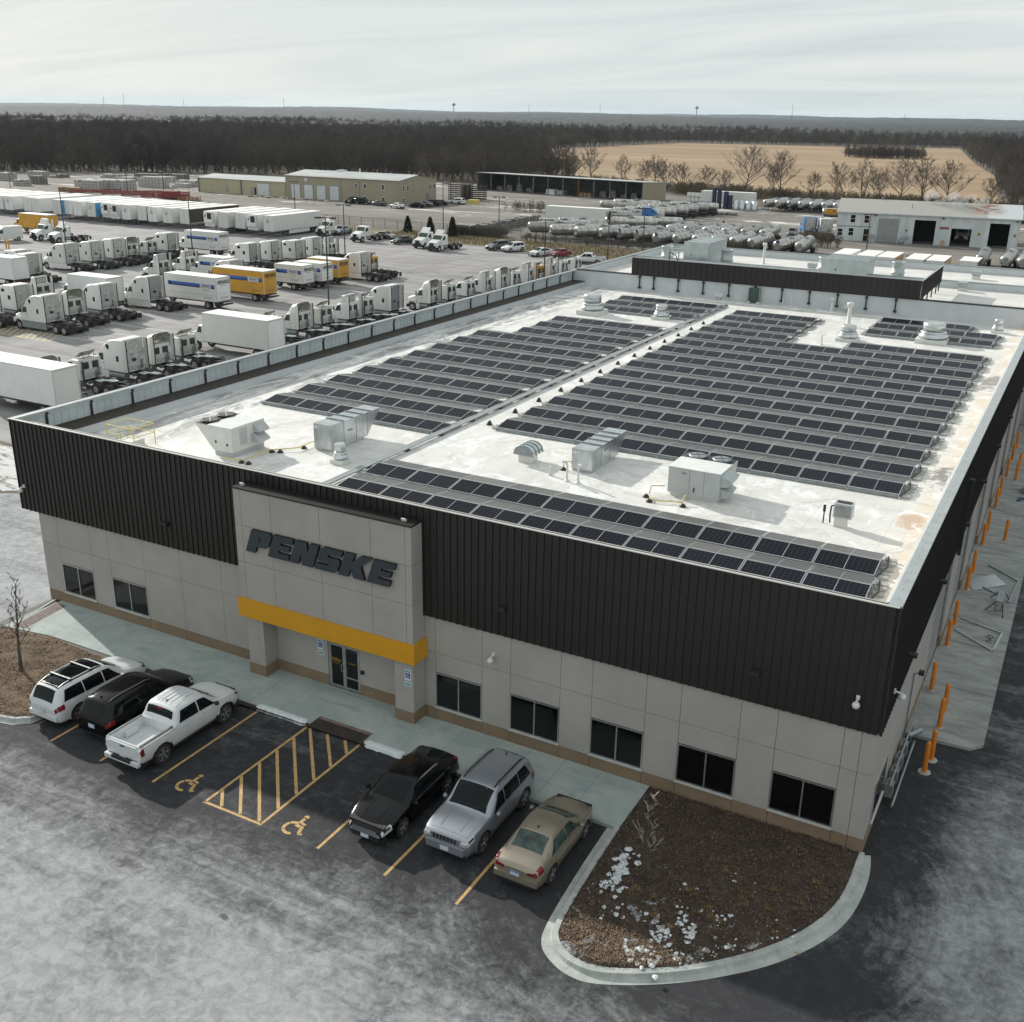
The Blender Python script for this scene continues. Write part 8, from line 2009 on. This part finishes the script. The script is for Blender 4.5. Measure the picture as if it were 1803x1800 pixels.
# woods: individual edge trees first
WOOD = []
for i, (H_, sp_, cl) in enumerate(((14.0, .34, 1), (11.5, .44, 2), (12.5, .30, 2), (15.5, .30, 1), (9.5, .50, 3), (13.0, .38, 1))):
    tv, tf, cv, cf = tree_arrays(60+i, H_, sp_, 20, 7, 13, tw=.034, clump=cl, base=.08)
    o = len(tv); v = tv+cv; f = tf+[tuple(o+j for j in q) for q in cf]
    WOOD.append((mesh_of('woodland_tree', v, f, 'twig' if i in (1, 4) else 'twig_dark'), H_))
def in_poly(x, y, P):
    c = False; n = len(P)
    for i in range(n):
        (x1, y1), (x2, y2) = P[i], P[(i+1) % n]
        if (y1 > y) != (y2 > y) and x < (x2-x1)*(y-y1)/(y2-y1)+x1: c = not c
    return c
edge = [(-420, 226), (-372, 238), (-345, 246), (-325, 272), (-300, 285), (-270, 300), (-235, 309), (-205, 309), (-190, 308), (-176, 312)]
WP = [(-1500, 100), (-420, 220), (-372, 232), (-345, 240), (-325, 268), (-300, 282), (-262, 302), (-205, 306), (-176, 310), (-172, 345), (-230, 420), (-352, 681), (-352, 945), (-221, 982), (-124, 1030), (-69, 650), (-46, 516), (-30, 370), (-20, 312), (0, 296), (120, 290), (500, 300), (700, 1500), (-500, 1700), (-1900, 1500)]
clr = [((-215, 390), 26, 12), ((-245, 470), 40, 16), ((-300, 420), 38, 12), ((-270, 560), 45, 20), ((-205, 350), 22, 8)]
rnd = random.Random(11); edge_n = 0
cx_, cy_ = 3.6, -31.9
def visible(x, y, m=.06):
    dx, dy = x-cx_, y-cy_; f = dx*_f.x+dy*_f.y; r = dx*_r.x+dy*_r.y
    return f > 0 and abs(r/f) < .50+m
cands = []
for (xa, ya), (xb, yb) in zip(edge, edge[1:]):
    n = int(math.hypot(xb-xa, yb-ya)/3.4)
    for i in range(n):
        t = i/n; 
        for d in (0, 5.5, 11):
            cands.append((xa+(xb-xa)*t+rnd.uniform(-2, 2), ya+(yb-ya)*t+d+rnd.uniform(-1.5, 2)))
for i in range(22): cands.append((-22+rnd.uniform(-2, 16), 300+i*9+rnd.uniform(-3, 3)))
cands = [c for c in cands if visible(*c)][:230]
for i, (x, y) in enumerate(cands):
    me_, H_ = WOOD[rnd.randrange(6)]; s = rnd.uniform(.72, 1.08)
    o = bpy.data.objects.new('woodland_tree', me_); COL.objects.link(o); o.location = (x, y, -.2); o.rotation_euler = (0, 0, rnd.random()*6.3); o.scale = (s, s, s*rnd.uniform(.9, 1.1))
    if x > -60: tag(o, 'bare brown tree edging the dark wood right of the field', 'tree', 'edge trees of the right-hand wood')
    else: tag(o, 'leafless tree on the near edge of the brown woods behind the gravel yard', 'tree', 'edge trees of the big brown wood')
# the wood behind reads as one mass: points that carry the same trees
def scatter(name, pts, protos, label, seed):
    me = bpy.data.meshes.new(name); me.from_pydata([p[:3] for p in pts], [], [])
    at = me.attributes.new('sz', 'FLOAT', 'POINT'); at.data.foreach_set('value', [p[3] for p in pts])
    o = bpy.data.objects.new(name, me); COL.objects.link(o); tag(o, label, 'woodland', kind='stuff')
    ng = bpy.data.node_groups.new(name, 'GeometryNodeTree'); ng.interface.new_socket('Geometry', in_out='INPUT', socket_type='NodeSocketGeometry'); ng.interface.new_socket('Geometry', in_out='OUTPUT', socket_type='NodeSocketGeometry')
    N = ng.nodes; Lk = ng.links; i_ = N.new('NodeGroupInput'); o_ = N.new('NodeGroupOutput'); mp_ = N.new('GeometryNodeMeshToPoints'); ip = N.new('GeometryNodeInstanceOnPoints'); jg = N.new('GeometryNodeJoinGeometry')
    Lk.new(i_.outputs[0], mp_.inputs[0]); Lk.new(mp_.outputs[0], ip.inputs['Points'])
    for po in protos[::-1]:
        oi = N.new('GeometryNodeObjectInfo'); oi.inputs['Object'].default_value = po; oi.inputs['As Instance'].default_value = True; Lk.new(oi.outputs['Geometry'], jg.inputs[0])
    Lk.new(jg.outputs[0], ip.inputs['Instance']); ip.inputs['Pick Instance'].default_value = True
    ri = N.new('FunctionNodeRandomValue'); ri.data_type = 'INT'; ri.inputs[4].default_value = 0; ri.inputs[5].default_value = len(protos)-1; ri.inputs[8].default_value = seed; Lk.new(ri.outputs[2], ip.inputs['Instance Index'])
    rr = N.new('FunctionNodeRandomValue'); rr.data_type = 'FLOAT_VECTOR'; rr.inputs[0].default_value = (-.05, -.05, 0); rr.inputs[1].default_value = (.05, .05, 6.28); rr.inputs[8].default_value = seed+1; Lk.new(rr.outputs[0], ip.inputs['Rotation'])
    na = N.new('GeometryNodeInputNamedAttribute'); na.data_type = 'FLOAT'; na.inputs[0].default_value = 'sz'; Lk.new(na.outputs[0], ip.inputs['Scale']); Lk.new(ip.outputs[0], o_.inputs[0])
    m = o.modifiers.new('scatter', 'NODES'); m.node_group = ng
    return o
protos = []
seen = set()
for o in COL.objects:
    if o.name.startswith('woodland_tree') and o.data.name not in seen: seen.add(o.data.name); protos.append(o)
pts = []
def dens(d): return 5.2 if d < 500 else (6.4 if d < 800 else 8.5)
y = 200.
while y < 1250:
    d_ = y; st = dens(d_)
    x = -1150.
    while x < 420:
        px, py_ = x+rnd.uniform(-.5, .5)*st, y+rnd.uniform(-.5, .5)*st
        if visible(px, py_, .04) and in_poly(px, py_, WP) and not any(((px-c[0])/a)**2+((py_-c[1])/b)**2 < 1 for c, a, b in clr) and not any((px-q[0])**2+(py_-q[1])**2 < 4 for q in ()): 
            if py_ > 330 or not any(abs(px-q[0]) < 3 and abs(py_-q[1]) < 3 for q in cands): pts.append((px, py_, -.2, rnd.uniform(.58, 1.12)*(.94+.10*math.sin(px*.02)*math.cos(py_*.013))))
        x += st
    y += st
scatter('woodland', pts, protos, 'dense leafless brown wood filling the land behind the yards', 5)
# brush: low scrub along the field edge, the hedge island in the field, and the fence
BR = []
for i in range(3):
    tv, tf, cv, cf = tree_arrays(90+i, 3.4, .5, 12, 6, 8, tw=.028, clump=3, base=.05, upright=1.0); o0 = len(tv); v = tv+cv; f = tf+[tuple(o0+j for j in q) for q in cf]; BR.append(mesh_of('scrub_bush', v, f, 'brush' if i else 'twig'))
bp = []
for i, me_ in enumerate(BR):
    o = bpy.data.objects.new('scrub_bush', me_); COL.objects.link(o); o.location = ((-88, 284), (-60, 288), (-72, 286))[i][0], ((-88, 284), (-60, 288), (-72, 286))[i][1], -.2
    tag(o, 'leafless scrub bush by the tanker row, %s' % ('left one', 'right one', 'middle one')[i], 'bush', 'scrub bushes by the tanker row'); bp.append(o)
pb = []
for k in range(900):
    t = rnd.random(); x = -176+t*180; y = (316-26*t+rnd.gauss(0, 5)) if x > -112 else 300+(-112-x)*.32+rnd.gauss(6, 4); 
    if x > -84 and y < 272: y = 276+rnd.random()*8
    pb.append((x, y, -.2, rnd.uniform(.5, 1.15)))
for k in range(160): pb.append((-111+rnd.uniform(-3, 9), 158+rnd.uniform(0, 3), -.2, rnd.uniform(.3, .6)))
for k in range(150): pb.append((-98+rnd.random()*60, 156.6+rnd.uniform(-.5, 1.2), -.2, rnd.uniform(.25, .5)))
for k in range(120): pb.append((-98+rnd.random()*56, 160+rnd.random()*32, -.2, rnd.uniform(.25, .6)))
for k in range(26): pb.append((-48+rnd.uniform(-3, 8), 183+rnd.uniform(-3, 2), -.2, rnd.uniform(.5, .9)))
for k in range(14): pb.append((-57+rnd.uniform(-2, 4), 160+rnd.uniform(-1, 1), -.2, rnd.uniform(.5, .8)))
for k in range(18): pb.append((-126+rnd.uniform(-6, 6), 214+rnd.uniform(-3, 3), -.2, rnd.uniform(.5, .9)))
scatter('scrub', pb, bp, 'tangled leafless scrub along the field edge and fences', 9)
ph = []
for k in range(230): a = rnd.random()*2*PI; r = rnd.random()**.5; ph.append((-131+r*math.cos(a)*25, 716+r*math.sin(a)*24, -.2, rnd.uniform(.35, .62)))
scatter('field_thicket', ph, protos, 'dark thicket standing alone inside the golden field', 13)
# far country: rolling wooded mass out to the horizon
def far_wood():
    vs, fs = [], []; rnd = random.Random(4); R0, R1 = 1150, 15500; nr, na = 74, 300
    for i in range(nr+1):
        r = R0*(R1/R0)**(i/nr)
        for j in range(na+1):
            a = math.radians(84+70*j/na); x = cx_+r*math.cos(a); y = cy_+r*math.sin(a)
            roll = 9*math.sin(x*.0011+1.3)*math.cos(y*.0009)+7*math.sin(x*.0031+y*.0017)+4*math.sin(x*.007-y*.004)
            g_ = min(1, max(0, (r-1700)/5200)); z = 9.0+max(-4, roll)*g_+14*g_*min(1, r/9000)+rnd.uniform(-2.4, 2.6)*(1 if r < 5000 else .8)
            if i == 0: z = -1
            vs.append((x, y, z))
    for i in range(nr):
        for j in range(na): a = i*(na+1)+j; fs.append((a, a+1, a+na+2, a+na+1))
    t = NT('far_wood'); p = t.pos(); a = t.noise(t.map(p, scale=(1, 1, 3)), .02, 8, .8); b = t.noise(p, .0016, 4, .6); cfi = t.noise(p, .09, 5, .8)
    c = t.mix(t.ramp(a, .35, .65), (.008, .011, .015), (.020, .024, .028)); c = t.mix(t.ramp(b, .5, .62, 0, .7), c, (.010, .016, .018)); c = t.mix(t.ramp(cfi, .5, .8, 0, .6), c, (.028, .028, .030)); t.fin(c, .95)
    me = bpy.data.meshes.new('far_woodland'); me.from_pydata(vs, [], fs); me.materials.append(t.m); o = bpy.data.objects.new('far_woodland', me); COL.objects.link(o); tag(o, 'far wooded country reaching a blue horizon', 'woodland', kind='stuff')
far_wood()
# water towers and pylons on the horizon
def far_point(u, dist): 
    v = _f*1877.43+_r*(u-901.5); v.z = 0; v.normalize(); return cx_+v.x*dist, cy_+v.y*dist
for u, hh, lb in ((801, 42, 'tiny water tower on the horizon left of the centre'), (1176, 46, 'water tower on the horizon above the golden field'), (1692, 40, 'water tower on the horizon near the right edge'), (42, 40, 'tiny water tower on the horizon at the far left')):
    x, y = far_point(u, 5200); t_ = thing('water_tower', lb, 'water tower', (x, y, 8)); g = MB(); g.cyl((0, 0, 0), (0, 0, hh), 2.0, 2.0, 8, 'steel_dull'); g.build('stem', t_)
    g = MB(); g.lathe([(2, hh-3), (8, hh), (9, hh+4), (7, hh+8), (1, hh+10)], 14, 'steel_dull'); g.build('tank', t_)
for u, hh, lb in ((262, 60, 'thin mast on the horizon at the left'), (293, 70, 'tall thin mast on the horizon at the left'), (385, 46, 'faint mast on the left horizon'), (539, 62, 'lattice mast on the horizon above the tan workshop'), (917, 55, 'faint mast on the horizon near the centre'), (1027, 62, 'thin mast on the horizon right of centre'), (1324, 72, 'tall thin mast on the horizon above the field'), (1499, 40, 'short mast on the horizon right of the tall one')):
    x, y = far_point(u, 5200); t_ = thing('radio_mast', lb, 'mast', (x, y, 6)); g = MB(); g.cyl((0, 0, 0), (0, 0, hh), 1.1, .5, 4, 'chassis_black'); g.build('mast', t_)
    g = MB(); g.box(-3, 3, -.3, .3, hh*.8, hh*.8+.8, 'chassis_black'); g.build('crossarm', t_)

# ---- evergreens by the fence
def evergreen(x, y, h, label, seed):
    rnd = random.Random(seed); t_ = thing('evergreen_tree', label, 'evergreen', (x, y, -.17), 0, 'evergreens by the fence'); v, f = [], []
    for k in range(1500):
        z = h*(.04+.94*rnd.random()**1.15); R = .95*(h/3.3)*max(.05, (1-z/h))**.62; a = rnd.random()*2*PI; r = R*(.35+.65*rnd.random()**.4)*(1+.16*math.sin(a*5+z*4)); c = Vector((r*math.cos(a), r*math.sin(a), z)); o = len(v)
        up = Vector((math.cos(a)*.5, math.sin(a)*.5, 1)).normalized(); s = up.cross(Vector((rnd.uniform(-1, 1), rnd.uniform(-1, 1), .1))).normalized()*.07
        v += [tuple(c-s), tuple(c+s), tuple(c+up*.30)]; f.append((o, o+1, o+2))
    o_ = bpy.data.objects.new('foliage', mesh_of('foliage', v, f, 'needle')); COL.objects.link(o_); o_.parent = t_; g = MB(); g.cyl((0, 0, 0), (0, 0, h*.8), .10, .03, 6, 'bark'); g.build('trunk', t_)
for a in ((-122.6, 155.6, 3.2, 'dark evergreen standing alone, left of the white tractors', 1), (-117.8, 156.6, 3.2, 'evergreen just left of the lamp mast behind the white tractors', 2), (-116.6, 154.8, 2.9, 'evergreen behind the yellow-marked tractor', 3), (-112.6, 156.8, 3.5, 'evergreen left of the rightmost evergreen', 4), (-110.9, 154.2, 3.2, 'rightmost dark evergreen behind the white tractor fairing', 5)): evergreen(*a)

# ---- young trees in the beds, grass tufts and leaf litter
def sapling(x, y, h, label, seed, col):
    tv, tf, cv, cf = tree_arrays(seed, h, .22, 13, 4, 3, tw=.008, base=.28, upright=1.5)
    t_ = thing('young_tree', label, 'tree', (x, y, -.05), 0, 'young bare trees in the planting beds'); a = MB(); 
    o1 = bpy.data.objects.new('trunk', mesh_of('trunk', tv, tf, 'bark')); o2 = bpy.data.objects.new('crown', mesh_of('crown', cv, cf, col))
    for o in (o1, o2): COL.objects.link(o); o.parent = t_
    return t_
sapling(-34.7, -5.8, 4.6, 'thin bare young tree in the left planting bed', 301, 'bark').scale = (1, 1, 1)
sapling(-5.65, -5.0, 3.7, 'thin bare young tree in the mulched island', 305, 'twig_pale')
tuft = MB(); rnd2 = random.Random(2)
for k in range(46):
    a = rnd2.random()*2*PI; r = .02+.06*rnd2.random(); c = Vector((r*math.cos(a), r*math.sin(a), 0)); d = Vector((math.cos(a)*rnd2.uniform(.5, 1.4), math.sin(a)*rnd2.uniform(.5, 1.4), 1)).normalized()*rnd2.uniform(.14, .30); s = d.cross(Vector((0, 0, 1))).normalized()*.007
    tuft.add([tuple(c-s*.6), tuple(c+s*.6), tuple(c+d*.8)], [(0, 1, 2)], 'straw')
tuft = tuft.mesh('grass_tuft')
tp = [(-5.0+.62*i+.2*((i*7) % 3-1), -4.35-.42*((i*5) % 4)*.9-.04*i) for i in range(8)]+[(-5.9+.7*i, -5.6-.32*((i*3) % 3)) for i in range(5)]+[(-4.9+.6*i, -6.4-.2*(i % 2)) for i in range(3)]+[(-1.9, -4.3), (-1.1, -3.6), (-.9, -2.4), (-2.0, -3.4), (-2.8, -4.0), (-3.6, -3.3)]
for i, (x, y) in enumerate(tp):
    o = bpy.data.objects.new('grass_tuft', tuft); COL.objects.link(o); o.location = (x, y, .0); o.rotation_euler = (0, 0, i*1.1); s = .8+.4*((i*13) % 5)/5; o.scale = (s, s, s); tag(o, 'small straw-yellow grass tuft planted in the mulched island', 'grass tuft', 'straw grass tufts in the island')
def litter(name, poly, n, k, z, seed, size=.035, avoid=None):
    rnd = random.Random(seed); v, f = [], []; x0, x1 = min(p[0] for p in poly), max(p[0] for p in poly); y0, y1 = min(p[1] for p in poly), max(p[1] for p in poly); c = 0
    while c < n:
        x, y = rnd.uniform(x0, x1), rnd.uniform(y0, y1)
        if not in_poly(x, y, poly): continue
        c += 1; a = rnd.random()*PI; L = size*(.6+rnd.random()); w = L*.32; t = rnd.uniform(-.5, .5)*L; o = len(v); ca, sa = math.cos(a), math.sin(a); zz = z+rnd.random()*.06
        v += [(x-ca*L-sa*w, y-sa*L+ca*w, zz-t), (x-ca*L+sa*w, y-sa*L-ca*w, zz-t+.01), (x+ca*L, y+sa*L, zz+t+.02)]; f.append((o, o+1, o+2))
    o_ = bpy.data.objects.new(name, mesh_of(name, v, f, k)); COL.objects.link(o_); tag(o_, kind='stuff')
mat('chip_light', (.20, .145, .10), .9, var=.4, scale=9, world=True); mat('chip_dark', (.045, .030, .022), .9, var=.4, scale=9, world=True); mat('leaf_sunlit_tan', (.22, .155, .095), .9, var=.4, scale=9, world=True)
isl = ki+[(-7.56, -.02)]
litter('mulch_chips', isl, 16000, 'chip_dark', .0, 1); litter('mulch_chips', isl, 4500, 'chip_light', .015, 2, .03)
lb_ = lki[:]+[(-44, -5.2), (-42, -4.97), (-40.1, -4.35), (-39.1, -3.6), (-38.8, -3.4), (-36.4, -2.95)]; lb_ = [p for p in lb_ if p[0] > -46]
litter('sunlit_leaf_litter', lb_, 15000, 'leaf_sunlit_tan', .0, 3, .045); litter('sunlit_leaf_litter', lb_, 9000, 'chip_dark', .0, 4, .04)
litter('sunlit_leaf_litter', [(-7.3, -7.4), (-5.2, -7.3), (-3.4, -7.6), (-4.2, -8.3), (-5.6, -9.0), (-6.6, -8.9), (-7.2, -8.3)], 3000, 'leaf_sunlit_tan', .02, 6, .03)  # tan pieces paint the sunlight on the island's front corner
def snow_clusters(cl, seed):
    rnd = random.Random(seed); v, f = [], []
    for cx, cy, rx, ry, n, r in cl:
        for k in range(n):
            x, y = rnd.gauss(cx, rx), rnd.gauss(cy, ry); q = r*rnd.uniform(.35, 1.2); m = 7; o = len(v); v.append((x, y, .06+q*.03))
            for i in range(m): a = 2*PI*i/m; w = q*rnd.uniform(.5, 1.25); v.append((x+w*math.cos(a), y+w*math.sin(a)*1.2, .035))
            f += [(o, o+1+i, o+1+(i+1) % m) for i in range(m)]
    tag_o = bpy.data.objects.new('snow_patch', mesh_of('snow_patch', v, f, 'snow_bank')); COL.objects.link(tag_o); tag(tag_o, kind='stuff')
snow_clusters([(-6.75, -4.9, .16, .55, 60, .12), (-6.6, -5.8, .2, .2, 14, .09), (-6.0, -6.9, .3, .2, 9, .08), (-4.9, -6.6, .4, .2, 10, .08), (-4.15, -6.2, .12, .2, 12, .09), (-4.3, -7.1, .14, .2, 22, .11), (-3.7, -6.6, .10, .25, 16, .10), (-4.6, -8.1, .35, .22, 34, .11), (-3.7, -7.6, .22, .15, 14, .08), (-3.1, -5.4, .3, .15, 10, .07), (-4.2, -5.2, .6, .5, 10, .06), (-2.2, -5.6, .5, .4, 10, .05), (-3.2, -3.3, .5, .3, 6, .05), (-2.6, -6.6, .5, .3, 14, .06), (-1.2, -4.9, .3, .4, 8, .05)], 4)
def verge_blades():
    rnd = random.Random(8); v, f = [], []
    P_ = [(-125, 147), (-96, 145), (-83, 142), (-60, 140.6), (-44, 140), (-44, 153), (-80, 154), (-100, 156), (-112, 158), (-125, 159)]; c = 0
    while c < 9000:
        x, y = rnd.uniform(-125, -44), rnd.uniform(140, 159)
        if not in_poly(x, y, P_): continue
        c += 1; h = rnd.uniform(.15, .45); o = len(v); a = rnd.random()*6.28; v += [(x-.05, y, -.17), (x+.05, y, -.17), (x+math.cos(a)*.15, y+math.sin(a)*.15, -.17+h)]; f.append((o, o+1, o+2))
    o_ = bpy.data.objects.new('dry_grass', mesh_of('dry_grass', v, f, 'grass_tan')); COL.objects.link(o_); tag(o_, kind='stuff')
verge_blades()

# ---- stones of snow by the island, puddle, drain
g = MB(); g.cyl((-26.6, -16.2, -.149), (-26.6, -16.2, -.1485), .5, .5, 12, 'ledge_brown')
# ================================================================== HAZE
hz = MB(); hz.box(-15800, 8800, -390, 21500, -1.4, 100, 'white_paint')
def haze():
    m = bpy.data.materials.new('haze'); m.use_nodes = True; t = m.node_tree
    for n in list(t.nodes): t.nodes.remove(n)
    o = t.nodes.new('ShaderNodeOutputMaterial'); v = t.nodes.new('ShaderNodeVolumePrincipled'); v.inputs['Color'].default_value = (.72, .88, 1.0, 1); v.inputs['Density'].default_value = HAZE; v.inputs['Anisotropy'].default_value = .2
    t.links.new(v.outputs[0], o.inputs['Volume']); return m
HAZE = .00003
if HAZE:
    M['haze_m'] = haze(); hz.mats = ['haze_m']; o = hz.build('haze'); tag(o, kind='stuff')
